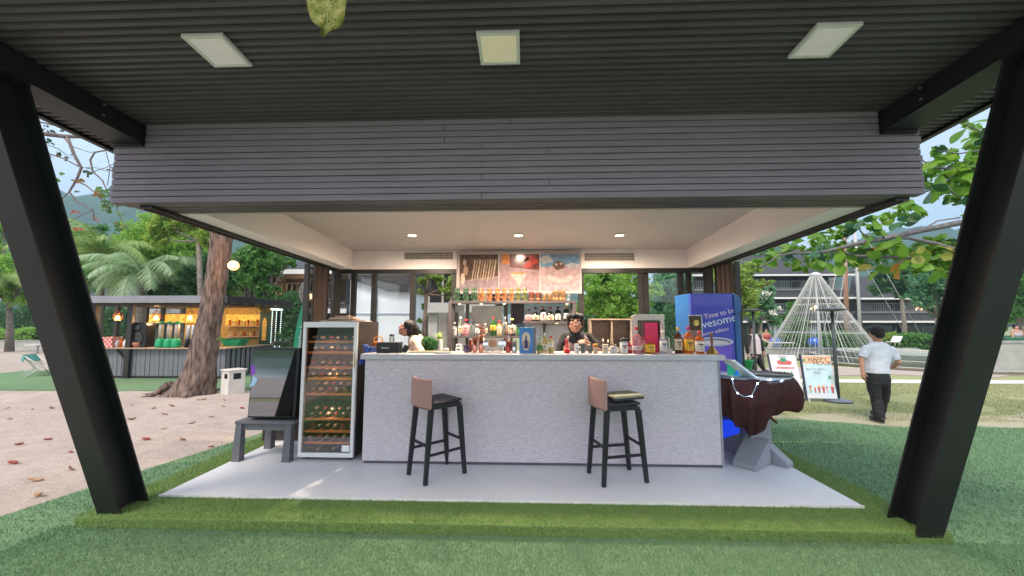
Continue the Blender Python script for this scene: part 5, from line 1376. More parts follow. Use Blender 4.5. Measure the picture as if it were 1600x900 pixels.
t = strap_plant('potted_plant', 'bushy dark green plant between the woman and the white vase', 'potted plant', at(667, 543, Y=5.15).x, 5.15, 1.0, pot_d, .06, .08, 60, .10, .02, bush, 1, 4)
rs = np.random.RandomState(5); nb = 1300
c_ = rs.normal(0, 1, (nb, 3)); c_ = c_ / np.linalg.norm(c_, axis=1)[:, None] * rs.uniform(.4, 1, (nb, 1)) ** .5 * np.array([.145, .10, .10]) + np.array([0, 0, .18])
def leafquads(C, size, rs, asp=.5):
    n = len(C); d = rs.normal(0, 1, (n, 3)); d /= np.linalg.norm(d, axis=1)[:, None]; e = rs.normal(0, 1, (n, 3)); e = np.cross(d, e); e /= np.linalg.norm(e, axis=1)[:, None] + 1e-9
    s = size * rs.uniform(.6, 1.3, (n, 1)); V = np.stack([C - d * s, C + e * s * asp, C + d * s, C - e * s * asp], 1).reshape(-1, 3)
    return V, np.arange(n * 4).reshape(n, 4)
V, F = leafquads(c_ + np.array(t.location), .02, rs); fastmesh('foliage', V, F, bush, parent=t, kind='stuff')
b = MB(); q = at(697, 543, Y=5.2); b.box(q.x - .03, q.x + .03, 5.17, 5.23, 1.05, 1.12); tag(b.build('cup', LB['white'], bevel=.008), 'small white square cup right of the white vase', 'cup')
b = MB(); b.box(-1.35, -.60, 4.98, 5.40, 1.00, 1.05); b.box(-1.30, -1.26, 5.0, 5.38, 0, .9995); b.box(-.70, -.66, 5.0, 5.38, 0, .9995)
tag(b.build('plant_stand', shelf_m, bevel=.003), 'dark stand behind the counter carrying the plants', 'stand')
# ------------------------------------------------------------------ beach bar on the sand
PX = lambda px, Y, py=500: at(px, py, Y=Y)
ck_m = mat('charcoal_cladding', (.17, .17, .19), .55, var=.15, scale=4, stretch=(6, 6, .6), bump=.15, bscale=20)
yel_m = mat('mustard_boards', (.42, .28, .08), .6, var=.2, scale=4, stretch=(6, 6, .8), bump=.1)
grf_m = mat('grey_metal_fascia', (.24, .24, .27), .4, var=.1)
woodc_m = mat('weathered_counter', (.40, .28, .20), .6, var=.2, scale=4, stretch=(1, 6, 6))
warm_m = mat('warm_bulb', (1, .75, .4), .4, var=0, emit=8, ecol=(1, .50, .14), rvar=0)
KX0, KX1, KY0, KY1 = -12.3, -8.28, 10.45, 12.7
kb = thing('beach_bar', 'charcoal clad beach bar with mustard interior, warm lights and flat grey roof', 'beach bar', ((KX0 + KX1) / 2, (KY0 + KY1) / 2, -.075))
zct = at(250, 543, Y=KY0).z
# front cladding boards, one by one
n = 30; wd = (KX1 - KX0) / n
cl0 = MB().box(-wd / 2 + .006, wd / 2 - .006, -.012, .012, 0, zct + .03).build('cladding_board', ck_m, kb, local=True, bevel=.003)
cl0.location = (KX0 + wd / 2 - kb.location.x, KY0 - kb.location.y, .03)
for i in range(1, n):
    c = cl0.copy(); COL.objects.link(c); c.location = (KX0 + wd * (i + .5) - kb.location.x, KY0 - kb.location.y + .004 * (i % 3), .03)
ns = 12; wd2 = (KY1 - KY0) / ns
for i in range(ns):
    c = cl0.copy(); COL.objects.link(c); c.rotation_euler = (0, 0, R(90)); c.location = (KX1 - kb.location.x, KY0 + wd2 * (i + .5) - kb.location.y, .03)
b = MB(); b.box(KX0, KX1 - .02, KY0 + .02, KY0 + .05, -.07, zct - .04); b.box(KX1 - .05, KX1 - .02, KY0 + .051, KY1, -.07, zct - .04); b.build('wall_core', dark_m, kb)['kind'] = 'stuff'
b = MB(); b.box(KX0, KX1 + .02, KY0 - .03, KY0 + .03, -.075, -.01); b.build('base_rail', dark_m, kb)
b = MB(); b.box(KX0, KX1 + .10, KY0 - .14, KY0 + .30, zct - .035, zct); b.build('counter_top', woodc_m, kb, bevel=.004)
b = MB(); b.box(KX1 - .28, KX1 + .10, KY0 + .304, KY1, zct - .035, zct); b.build('counter_top', woodc_m, kb, bevel=.004)
# back wall, boards
bw0 = MB().box(-.10, .10, -.01, .01, 0, 2.25).build('wall_board', yel_m, kb, local=True, bevel=.004)
nb = int((KX1 - KX0 - .0) / .205)
for i in range(nb):
    c = bw0 if i == 0 else bw0.copy()
    if i: COL.objects.link(c)
    c.location = (KX0 + .9 + .205 * i - kb.location.x, KY1 - .05 - kb.location.y + (.003 if i % 2 else 0), .05)
    if KX0 + .9 + .205 * i > KX1 - .1: bpy.data.objects.remove(c); break
b = MB(); b.box(KX0 + .8, KX1, KY1 - .03, KY1, 0, 2.2); b.build('back_wall', dark_m, kb)
# posts
for px in (207,):
    q = PX(px, KY0 - .02)
    b = MB(); b.box(q.x - .07, q.x + .07, KY0 - .10, KY0 + .04 - .055, -.07, 2.2); b.build('post', dark_m, kb)
    b = MB(); b.beam((q.x - .35, KY0 - .06, zct - .05), (q.x, KY0 - .06, zct - .38), .04, .04); b.build('brace', dark_m, kb)
for (xx, yy) in ((KX1 - .08, KY1 - .12), (KX0 + .06, KY0 + .1), (PX(228, KY1 - .3).x, KY1 - .3), (PX(183, KY1 - .3).x, KY1 - .3), (KX0 + .06, KY1 - .12)):
    b = MB(); b.box(xx - .05, xx + .05, yy - .05, yy + .05, -.07, 2.2); b.build('post', dark_m, kb)
# roof
zr0 = at(250, 473, Y=KY0 - .45).z; zr1 = at(250, 462, Y=KY0 - .45).z
b = MB(); b.box(KX0 - .3, KX1 + .25, KY0 - .45, KY0 - .40, zr0, zr1); b.build('roof_fascia', grf_m, kb, bevel=.004)
b = MB(); b.box(KX1 + .20, KX1 + .25, KY0 - .399, KY1 + .35, zr0, zr1); b.build('roof_fascia', dark_m, kb, bevel=.004)
b = MB(); b.box(KX0 - .3, KX1 + .195, KY0 - .398, KY1 + .35, zr1 - .06, zr1 - .01); b.build('roof', grf_m, kb)
b = MB(); b.box(KX0 - .3, KX1 + .195, KY0 - .39, KY1 + .3, zr0 + .01, zr0 + .02); b.build('roof_lining', mat('cream_lining', (.55, .45, .34), .6), kb)
for i in range(6):
    yy = KY0 - .2 + i * .45; b = MB(); b.box(KX0 - .28, KX1 + .19, yy, yy + .05, zr0 - .05, zr0 + .009); b.build('rafter', dark_m, kb)
# back shelves with glasses
for k_, zz_ in enumerate((1.32, .98)):
    b = MB(); b.box(PX(352, KY1 - .3).x, KX1 - .1, KY1 - .34, KY1 - .07, zz_, zz_ + .03); sh_ = b.build('shelf', woodc_m, kb)
    for q in range(14 if k_ else 16):
        xx = PX(352, KY1 - .3).x + .08 + q * .105
        if xx > KX1 - .15: break
        b = MB(); b.lathe([(0, 0), (.03, 0), (.033, .02), (.036, .14 + .05 * (q % 3 == 0)), (.02, .15 + .05 * (q % 3 == 0))], 8, (xx, KY1 - .2, zz_ + .03))
        b.build('glass', [GL['amber'], GL['clear'], GL['yellow']][(q + k_) % 3], sh_)
b = MB(); b.box(PX(352, KY1 - .1).x, KX1 - .1, KY1 - .09, KY1 - .066, 1.36, 1.72)
lp = mat('backlit_amber_panel', (.9, .5, .1), .5, var=.5, scale=9, emit=.12, ecol=(1, .55, .08)); b.build('lit_panel', lp, kb)
b = MB(); b.box(PX(232, KY1 - .1).x, PX(318, KY1 - .1).x, KY1 - .09, KY1 - .066, 1.45, 1.74); b.build('lit_panel', lp, kb)
# lights
def point(x, y, z, e, c=(1, .6, .28), r=.05, parent=None):
    L = bpy.data.lights.new('bulb_light', 'POINT'); L.energy = e; L.color = c; L.shadow_soft_size = r
    o = bpy.data.objects.new('light', L); COL.objects.link(o)
    if parent: o.parent = parent; o.location = Vector((x, y, z)) - wpos(parent)
    else: o.location = (x, y, z)
cage_m = mat('copper_cage', (.45, .16, .06), .4, .6)
for px, py, lab in ((184, 496, 'left caged pendant lamp under the beach bar roof'), (244, 496, 'middle caged pendant lamp above the speaker in the beach bar'), (297, 496, 'right caged pendant lamp beside the tree trunk')):
    p = at(px, py, Y=KY0 + .2); t = thing('pendant_lamp', lab, 'pendant lamp', (p.x, p.y, zr0))
    b = MB(); b.tube([(p.x, p.y, zr0), (p.x, p.y, p.z + .18)], .008, 6); b.build('cord', dark_m, t)
    b = MB(); b.ball(p, .05, 10, 8); b.build('bulb', warm_m, t)
    b = MB()
    for k_ in range(6):
        a = k_ * math.pi / 3; ca, sa = math.cos(a), math.sin(a)
        b.tube([p + Vector((ca * .03, sa * .03, .2)), p + Vector((ca * .09, sa * .09, .10)), p + Vector((ca * .11, sa * .11, 0)), p + Vector((ca * .05, sa * .05, -.09))], .005, 5)
    for rr_, dz in ((.09, .10), (.11, 0)): b.tube([p + Vector((rr_ * math.cos(k_ * math.pi / 6), rr_ * math.sin(k_ * math.pi / 6), dz)) for k_ in range(13)], .005, 5)
    b.build('cage', cage_m, t)
    point(p.x, p.y - .0, p.z - .08, 9, parent=t)
for px, py in ((186, 473), (205, 476), (255, 479), (313, 476), (244, 472), (387, 504 - 26)):
    p = at(px, py, Y=KY0 + .9); b = MB(); b.lathe([(.05, 0), (.05, .01)], 12, (p.x, p.y, zr0 - .004)); b.build('spotlight', warm_m, kb)
point(-9.6, 11.6, zr0 - .25, 17, parent=kb); point(-11.5, 11.6, zr0 - .25, 17, parent=kb)
# things on the beach bar counter
zc_ = zct
q = PX(235, KY0 + .35); spk = thing('loudspeaker', 'black loudspeaker cabinet standing on the beach bar counter', 'loudspeaker', (q.x, KY0 + .10, zc_))
b = MB(); b.prism([(-.26, 0), (.26, 0), (.26, .62), (.20, .70), (-.20, .70), (-.26, .62)], -.1, .16, 'y'); b.build('cabinet', bb_m, spk, local=True, bevel=.01)
b = MB(); b.lathe([(.17, 0), (.18, .012), (.15, .015), (.05, -.01 + .02), (0, .02)], 20, M=Matrix.Translation((0, -.10, .24)) @ Matrix.Rotation(R(90), 4, 'X')); b.build('woofer', mat('speaker_cone', (.04, .04, .042), .5), spk, local=True)
b = MB(); b.lathe([(.08, 0), (.09, .012), (.05, .015), (0, .01)], 16, M=Matrix.Translation((0, -.10, .54)) @ Matrix.Rotation(R(90), 4, 'X')); b.build('tweeter', MATS['speaker_cone'], spk, local=True)
gcl = mat('green_plastic', (.015, .33, .13), .35, var=.15); strw = mat('pale_plastic_tube', (.62, .52, .42), .3, var=.1, trans=.3)
for px, lab in ((254, 'green topped drink tower next to the loudspeaker'), (267, 'green topped drink tower in the middle of three'), (279, 'green topped drink tower nearest the tree trunk')):
    x_ = PX(px - 2, KY0).x; t = thing('drink_tower', lab, 'drink tower', (x_, KY0 + .02, zc_))
    b = MB(); b.lathe([(0, 0), (.11, 0), (.115, .06), (.10, .20), (.055, .26), (0, .26)], 16); b.build('base', gcl, t, local=True)
    b = MB(); b.lathe([(.055, .261), (.055, .66), (.05, .661)], 14); b.build('tube', strw, t, local=True)
    b = MB(); b.lathe([(.06, .662), (.08, .67), (.075, .70), (.02, .73), (0, .73)], 14)
    for k_ in range(6): a = k_ * 1.05; b.beam((0, 0, .70), (.13 * math.cos(a), .13 * math.sin(a), .68), .05, .01)
    b.build('cap', gcl, t, local=True)
wtb = mat('steel_white_tube', (.65, .66, .68), .25, .3)
for px, lab in ((293, 'white metal drink tower left of the tree trunk'), (301, 'white metal drink tower right against the tree trunk')):
    x_ = PX(px, KY0).x; t = thing('drink_tower', lab, 'drink tower', (x_, KY0 + .05, zc_))
    b = MB(); b.lathe([(0, 0), (.07, 0), (.07, .22), (.05, .24)], 14); b.build('base', bb_m, t, local=True)
    b = MB(); b.lathe([(.045, .241), (.045, .60), (.03, .62), (0, .62)], 14); b.build('tube', wtb, t, local=True)
ckm = bpy.data.materials.new('red_check'); ckm.use_nodes = True
n_, l_ = ckm.node_tree.nodes, ckm.node_tree.links
ch_ = n_.new('ShaderNodeTexChecker'); ch_.inputs['Scale'].default_value = 16; ch_.inputs['Color1'].default_value = (.60, .05, .05, 1); ch_.inputs['Color2'].default_value = (.72, .50, .44, 1)
tcx = n_.new('ShaderNodeTexCoord'); l_.new(tcx.outputs['Object'], ch_.inputs['Vector']); l_.new(ch_.outputs['Color'], n_['Principled BSDF'].inputs['Base Color'])
x_ = PX(172, KY0).x; t = thing('checked_box', 'red and white checked box at the left of the beach bar counter', 'box', (x_, KY0 + .05, zc_))
b = MB(); b.box(-.17, .17, -.1, .1, 0, .26); b.build('box', ckm, t, local=True, bevel=.01); b = MB(); b.box(-.18, .18, -.11, .11, .261, .285); b.build('lid', ckm, t, local=True, bevel=.006)
def simple_bottle(x, y, z, h, r, m_, c_, lab):
    t = thing('bottle', lab, 'bottle', (x, y, z)); b = MB(); b.lathe([(0, 0), (r, 0), (r, h * .6), (r * .4, h * .8), (r * .4, h * .9)], 10); b.build('body', m_, t, local=True)
    b = MB(); b.lathe([(r * .45, h * .9), (r * .45, h), (0, h)], 10); b.build('cap', c_, t, local=True)
simple_bottle(PX(184, KY0).x, KY0 + .05, zc_, .24, .05, GL['frost'], LB['blue'], 'bluish white bottle beside the checked box')
simple_bottle(PX(190, KY0).x, KY0 + .05, zc_, .30, .045, GL['orange'], LB['cream'], 'orange bottle second from the checked box')
simple_bottle(PX(196, KY0).x, KY0 + .05, zc_, .24, .05, LB['white'], LB['magenta'], 'white bottle with magenta cap beside the beach bar post')
# menu board, flyer fan
x_ = PX(216, KY0).x; t = thing('bread_basket', 'copper basket with pale rolls beside the loudspeaker', 'basket', (x_, KY0 + .05, zc_))
b = MB(); b.lathe([(0, 0), (.09, 0), (.13, .14), (.12, .14), (.08, .02), (0, .02)], 14); b.build('basket', mat('rust_weave', (.40, .16, .09), .7, var=.3, scale=40), t, local=True)
for k_ in range(4): b = MB(); a = -.10 + k_ * .07; b.tube([(a, 0, .12), (a + .05, -.02, .26)], [.022, .016], 8); b.build('roll', mat('bread_crust', (.62, .42, .18), .7, var=.2), t, local=True)
# right side: green board, boat planter, cactus, light curtain
p0, p1 = at(404, 545, Y=12.1), at(424, 487, Y=12.1)
t = thing('menu_board', 'dark green board with golden bottle-shaped panel at the right end of the beach bar', 'board', ((p0.x + p1.x) / 2, 12.1, zc_))
b = MB(); b.box(p0.x, p1.x, 12.08, 12.12, zc_, p1.z); b.build('board', mat('bottle_green', (.01, .05, .035), .4), t, bevel=.004)
wq = (p1.x - p0.x); xm = (p0.x + p1.x) / 2
b = MB(); b.prism([(xm - wq * .2, zc_ + .12), (xm + wq * .2, zc_ + .12), (xm + wq * .2, zc_ + .72), (xm + wq * .06, zc_ + .84), (xm - wq * .06, zc_ + .84), (xm - wq * .2, zc_ + .72)], 12.065, 12.079, 'y'); b.build('panel', mat('gold_panel', (.55, .34, .08), .4, .3, var=.3, scale=20), t)
p0 = at(351, 545, Y=11.4); p1 = at(384, 530, Y=11.4)
t = thing('ice_trough', 'green boat shaped drink trough on the beach bar counter behind the trunk', 'trough', ((p0.x + p1.x) / 2, 11.4, zc_))
b = MB(); b.prism([(p0.x, p1.z), (p1.x, p1.z), (p1.x - .12, zc_), (p0.x + .12, zc_)], 11.2, 11.6, 'y'); b.build('hull', gcl, t, bevel=.01)
b = MB(); b.box(p0.x - .02, p1.x + .02, 11.18, 11.62, p1.z, p1.z + .03); b.build('rim', mat('dark_green_rim', (.01, .14, .07), .4), t, bevel=.004)
led3 = mat('white_led_string', (.8, .95, .9), .3, var=0, emit=1.6, ecol=(.7, 1, .9), rvar=0)
t = thing('light_curtain', 'white fairy light strands hanging beside the beach bar', 'string lights', (at(430, 484, Y=12.5).x, 12.5, at(430, 484, Y=12.5).z))
for px in (424.5, 431, 438.5):
    a, c = at(px + 1.5, 484, Y=12.5), at(px - 2, 543, Y=12.5)
    b = MB(); b.tube([a, c], .006, 5); b.build('strand', wire_m, t)
    b = MB()
    for k_ in range(18): b.ball(a.lerp(c, (k_ + .5) / 18), .015, 6, 4)
    o = b.build('bulbs', led3, t); o['kind'] = 'stuff'
b = MB(); a = at(424, 483, Y=12.5); c = at(441, 484, Y=12.5); b.beam(a, c, .06, .05); b.build('rail', led3, t)
cac = leafmat('cactus_green', [(.10, .20, .08), (.18, .28, .12), (.24, .34, .16)]); 
p = at(434, 536, Y=11.9)
t = thing('round_cactus', 'round spiky green cactus plant beside the fairy lights', 'plant', (p.x, 11.9, zc_ + .0))
b = MB(); b.lathe([(0, 0), (.12, 0), (.15, .10), (.13, .10), (0, .09)], 14); b.build('pot', pot_d, t, local=True)
b = MB()
for k_ in range(240):
    v = Vector((rnd.gauss(0, 1), rnd.gauss(0, 1), rnd.gauss(0, 1) * .9)).normalized(); c = Vector((0, 0, .24)); e = v.cross(Vector((0, .3, 1))).normalized() * .012
    b.add([c + v * .05 - e, c + v * .05 + e, c + v * .2 * rnd.uniform(.8, 1.15)], [(0, 1, 2)])
b.build('spines', cac, t, local=True, recalc=False)['kind'] = 'stuff'
strap_plant('agave_plant', 'pale pointed agave plant beside the round cactus', 'plant', at(448, 545, Y=12).x, 12.0, zc_ - .02, pot_d, .1, .1, 26, .28, .035, leafmat('agave_leaf', [(.30, .36, .24), (.42, .46, .32)]), .8, 9)
# tall green paddle sign with curved lettering
p0, p1 = at(468, 546, Y=11.5), at(479, 464, Y=11.5)
t = thing('paddle_sign', 'tall green surfboard-shaped sign leaning beside the curtain', 'sign', (p0.x, 11.5, G))
n = 16; L_ = (p1 - p0).length + .9; ax = (p1 - p0).normalized(); base = p0 - ax * .9; sd_ = Vector((ax.z, 0, -ax.x))
out = [base + ax * L_ * (i / n) + sd_ * .19 * math.sin(math.pi * min(1, (i / n) * .98 + .02)) ** .6 for i in range(n + 1)] + [base + ax * L_ * (i / n) - sd_ * .19 * math.sin(math.pi * min(1, (i / n) * .98 + .02)) ** .6 for i in range(n, -1, -1)]
b = MB(); m_ = len(out); b.add([(q.x, 11.48, q.z) for q in out] + [(q.x, 11.53, q.z) for q in out], [tuple(range(m_)), tuple(range(2 * m_ - 1, m_ - 1, -1))] + [(i, (i + 1) % m_, m_ + (i + 1) % m_, m_ + i) for i in range(m_)])
b.build('board', mat('sign_green', (.02, .30, .16), .4, var=.1), t)
mid = base + ax * L_ * .55
text('lettering', 'garden bar', .20, LB['white'], t, facing(Vector((mid.x, 11.472, mid.z))) @ Matrix.Rotation(math.atan2(ax.z, ax.x), 4, 'Z'), extrude=.002)
b = MB(); q0, q1 = at(484, 548, Y=11.8), at(490, 522, Y=11.8); b.box(q0.x, q1.x, 11.8, 11.9, q0.z, q1.z); tag(b.build('cushion', mat('lilac_fabric', (.42, .30, .46), .8)), 'lilac cushion half hidden by the wine fridge', 'cushion')
# ------------------------------------------------------------------ bin, lounge chair, leaves on sand
p = at(352, 619, z=G); bn = thing('litter_bin', 'white square litter bin with dark opening beside the tree trunk', 'litter bin', (p.x, p.y + .2, G + .005), R(-28))
wb2 = mat('white_painted_wood', (.66, .63, .58), .5, var=.07, bump=.05)
b = MB(); b.box(-.165, .165, -.165, .165, 0, .52); b.build('body', wb2, bn, local=True, bevel=.006)
b = MB(); b.box(-.19, .19, -.19, .19, .521, .55); b.build('lid', wb2, bn, local=True, bevel=.006)
for (x0, x1, y0, y1) in ((.1655, .168, -.075, .075),):
    b = MB(); b.box(x0, x1, y0, y1, .34, .47); b.build('opening', bb_m, bn, local=True)
b = MB(); b.box(-.02, .11, -.1685, -.1655, .36, .46); b.build('opening', bb_m, bn, local=True)
alu = mat('white_lounger_frame', (.62, .60, .58), .4, var=.05); cnv = mat('teal_towel', (.08, .30, .27), .8, var=.15); net = mat('cream_canvas', (.58, .55, .50), .8, var=.1)
def lounger(lab, loc, rz):
    t = thing('beach_chair', lab, 'beach chair', loc, rz, 'beach chairs on the far sand'); t.scale = (.72,) * 3
    for s_ in (-1, 1):
        b = MB(); b.tube([(s_ * .3, -.5, .0), (s_ * .3, -.1, .42), (s_ * .3, .3, .80)], .018, 6); b.build('rail', alu, t, local=True)
        b = MB(); b.tube([(s_ * .3, .45, .0), (s_ * .3, .0, .36), (s_ * .3, -.5, .40)], .018, 6); b.build('leg', alu, t, local=True)
    b = MB(); b.add([(-.29, -.5, .38), (.29, -.5, .38), (.29, .0, .30), (-.29, .0, .30), (.29, .34, .82), (-.29, .34, .82)], [(0, 1, 2, 3), (3, 2, 4, 5)]); o = b.build('canvas', net, t, local=True); so = o.modifiers.new('t', 'SOLIDIFY'); so.thickness = .02
    b = MB(); b.add([(-.25, .18, .62), (.27, .16, .60), (.30, .36, .87), (-.28, .38, .87), (.30, .42, .70), (-.28, .43, .68)], [(0, 1, 2, 3), (3, 2, 4, 5)]); o = b.build('towel', cnv, t, local=True); so = o.modifiers.new('t', 'SOLIDIFY'); so.thickness = .03
    return t
p = at(57, 590, z=G); l1 = lounger('white beach chair with teal towel on the far sand, nearer to the column', (p.x, p.y, G), R(150))
p = at(46, 588, z=G); dup(l1, (p.x - .1, p.y + .3, G), R(110), 'white beach chair with teal towel on the far sand, left one of the two')
p = at(60, 548, z=G)
t = thing('beach_table', 'low pale round table on the far sand behind the beach chairs', 'table', (at(58, 552, z=G).x, at(58, 552, z=G).y, G)); b = MB(); b.lathe([(.45, .40), (.45, .44)], 16); b.build('top', net, t, local=True); b = MB(); b.cyl((0, 0, 0), (0, 0, .4), .05); b.build('leg', alu, t, local=True)
# fallen leaves
dl = [mat('dry_red_leaf', (.30, .06, .04), .7, var=.3, scale=30), mat('dry_brown_leaf', (.25, .13, .07), .7, var=.3, scale=30), mat('dry_tan_leaf', (.42, .26, .15), .7, var=.3, scale=30)]
rs_ = random.Random(21)
leafspots = [(50, 643), (80, 641), (205, 634), (257, 650), (205, 658), (256, 673), (110, 710), (110, 736), (55, 754), (30, 697), (268, 637), (348, 637), (350, 627), (318, 627), (309, 628), (378, 640), (15, 658), (133, 655), (228, 690), (300, 665), (240, 640), (330, 700), (180, 735), (60, 780), (20, 730), (285, 690), (150, 640), (100, 633), (395, 628), (12, 640), (75, 690), (330, 655)]
protoleaf = []; LSEEN = set()
for k_ in range(3):
    V = []; 
    L_, W2 = .085, .034
    for i in range(7):
        s_ = i / 6; w_ = W2 * math.sin(math.pi * min(1, s_ * .95 + .03)) ** .8; cz = .012 + .02 * (s_ - .5) ** 2 * 4 * (1 if k_ else .4)
        V += [(-L_ + 2 * L_ * s_, -w_, cz + .018), (-L_ + 2 * L_ * s_, 0, cz - .006), (-L_ + 2 * L_ * s_, w_, cz + .014)]
    F = []
    for i in range(6): a = i * 3; F += [(a, a + 3, a + 4, a + 1), (a + 1, a + 4, a + 5, a + 2)]
    b = MB(); b.add(V, F, 0, True); protoleaf.append(b)
for k_, (px, py) in enumerate(leafspots):
    p = at(px, py, z=G + .0)
    if k_ < 3: o = protoleaf[k_].build('fallen_leaf', dl[k_], recalc=False); so = o.modifiers.new('t', 'SOLIDIFY'); so.thickness = .002; tag(o, 'dry curled red or brown leaf lying on the sand', 'leaf', 'dry leaves scattered over the sand'); base_l = o if k_ == 0 else base_l; protoleaf[k_] = o
    else: o = protoleaf[k_ % 3].copy(); COL.objects.link(o)
    LM = {'big tree roots': (290, 615), 'litter bin': (352, 605), 'black column foot': (190, 765), 'beach bar turf strip': (80, 612), 'low grey table': (400, 690), 'left edge of the photo': (0, 720), 'middle of the black column': (120, 670)}
    sc_ = rs_.uniform(.4, .85); lm = min(LM, key=lambda n_: math.dist(LM[n_], (px, py))); o['group'] = 'dry leaves scattered over the sand'
    lb = '%s dry %s leaf %s the %s' % ('large' if sc_ > .62 else 'small', ('red', 'brown', 'tan')[k_ % 3], ('just right of' if px > LM[lm][0] else 'just left of') if math.dist(LM[lm], (px, py)) < 45 else ('right of' if px > LM[lm][0] else 'left of'), lm)
    o['label'] = lb + (', nearer one' if lb in LSEEN else ''); LSEEN.add(lb); o.scale = (sc_, sc_ * rs_.uniform(.7, 1.2), sc_); o.location = (p.x, p.y, G + .012 + sandz(p.x, p.y) - gz(p.x, p.y) - .006); o.rotation_euler = (rs_.uniform(-.25, .25), rs_.uniform(-.2, .2), rs_.uniform(-.7, .7))

# ------------------------------------------------------------------ resort buildings
hroof = mat('dark_shingle_roof', (.050, .048, .052), .8, var=.35, scale=3, stretch=(1, 1, 8), bump=.4, bscale=12)
heave = mat('white_eave_line', (.70, .68, .66), .5, var=.05); hwall = mat('dark_timber_wall', (.045, .04, .038), .7, var=.3, scale=2); hslab = mat('grey_concrete_band', (.30, .29, .28), .7, var=.15, scale=2)
hcol = mat('beige_pillar', (.38, .33, .27), .7, var=.1); hcur = mat('pale_curtain', (.40, .40, .37), .8, var=.2, scale=3, stretch=(6, 6, .3)); hglass = mat('dark_window', (.02, .025, .03), .08, var=.2, coat=.5); wlamp = mat('lit_wall_lamp', (1, .7, .4), .4, var=0, emit=9, ecol=(1, .62, .3), rvar=0)
def hotel_wing(name, lab, x0, x1, Y, eaves, fh, depth=9, seed=1, ramp=2.2, bay=4.0, rail=True, lit=()):
    """eaves: heights of the white eave lines from the ground up"""
    rs = random.Random(seed)
    t = thing(name, lab, 'building', ((x0 + x1) / 2, Y + depth / 2, eaves[0] - fh))
    zb = eaves[0] - fh - 1.5
    for k_, ze in enumerate(eaves):
        zfl = (eaves[k_ - 1] + ramp * .62) if k_ else zb
        # recessed wall of this floor
        b = MB(); b.box(x0 + .5, x1 - .5, Y + 1.8, Y + depth, zfl - .2, ze + .2); b.build('wall', hwall, t)
        nb_ = max(1, int((x1 - x0 - 1) / bay)); bw = (x1 - x0 - 1) / nb_
        for i in range(nb_):
            xa = x0 + .5 + i * bw
            b = MB(); b.box(xa - .15, xa + .15, Y + .9, Y + 1.79, zfl, ze); b.build('pillar', hcol if (i + k_) % 3 == 0 else hwall, t)
            zf_ = zfl + (.0 if k_ else 1.5)
            b = MB(); b.box(xa + .5, xa + bw - .5, Y + 1.74, Y + 1.79, zf_ + .05, ze - .45); w_ = b.build('window', hglass, t)
            for q in (.5, bw / 2, bw - .56):
                bb = MB(); bb.box(xa + q, xa + q + .07, Y + 1.68, Y + 1.735, zf_ + .05, ze - .45); bb.build('frame', hslab, w_)
            if rs.random() < .55:
                bb = MB(); cx = xa + rs.choice((.6, bw / 2 + .1)); bb.box(cx, cx + bw * .25, Y + 1.70, Y + 1.735, zf_ + .1, ze - .5); bb.build('curtain', hcur, w_)
            if (k_, i) in lit:
                bb = MB(); bb.ball((xa + bw * .5, Y + 1.4, ze - 1.0), .16, 8, 6); bb.build('lamp', wlamp, t); point(xa + bw * .5, Y + 1.2, ze - 1.2, 60, parent=t)
        if k_ and rail:
            zr = zfl
            b = MB(); b.box(x0 + .2, x1 - .2, Y + .55, Y + .60, zr + .95, zr + 1.02); b.box(x0 + .2, x1 - .2, Y + .55, Y + .60, zr + .10, zr + .15); b.build('handrail', hslab, t)['kind'] = 'stuff'
            b = MB(); x = x0 + .25
            while x < x1 - .2: b.box(x, x + .035, Y + .56, Y + .59, zr + .15, zr + .95); x += .28
            b.build('railing', hslab, t)['kind'] = 'stuff'
            b = MB(); b.box(x0, x1, Y + .4, Y + 1.79, zr - .25, zr - .002); b.build('balcony_slab', hslab, t)
        # skirt roof above this floor
        top = ramp * .6 if k_ < len(eaves) - 1 else ramp * 1.5; run = 1.7 if k_ < len(eaves) - 1 else 5
        b = MB(); b.add([(x0 - .8, Y - .9, ze + .10), (x1 + .8, Y - .9, ze + .10), (x1 + (.2 if run < 3 else -2.5), Y - .9 + run, ze + top), (x0 - (.2 if run < 3 else -2.5), Y - .9 + run, ze + top),
                         (x0 - .8, Y - .9, ze), (x1 + .8, Y - .9, ze), (x1 + .2, Y + 1.8, ze), (x0 - .2, Y + 1.8, ze)], [(0, 1, 2, 3), (4, 7, 6, 5), (0, 4, 5, 1), (1, 5, 6, 2), (3, 2, 6, 7), (0, 3, 7, 4)])
        b.build('roof', hroof, t)
        b = MB(); b.box(x0 - .85, x1 + .85, Y - .97, Y - .905, ze - .06, ze + .16); b.build('eave_board', heave, t)
    return t
hotel_wing('hotel_wing', 'three storey resort block with dark roofs and white eave lines behind the cone of lights', 22, 40.5, 50, [1.45, 4.4, 7.3], 2.8, seed=2, lit=((1, 3),))
hotel_wing('hotel_wing', 'two storey resort wing with dark roof and lit balcony room on the right', 41.6, 53.5, 49.0, [1.45, 4.25], 2.8, seed=5, lit=((1, 1),))
hotel_wing('hotel_wing', 'distant resort wing behind the hedge at the left edge', -62, -44, 44, [1.2, 4.1], 2.8, seed=8)
hotel_wing('hotel_wing', 'two storey resort block with railing seen left of the brown curtain', -17.5, -9.4, 19.0, [2.15 - .2, 3.85], 2.4, seed=11, bay=2.4, ramp=.9, depth=6, lit=((1, 1),))
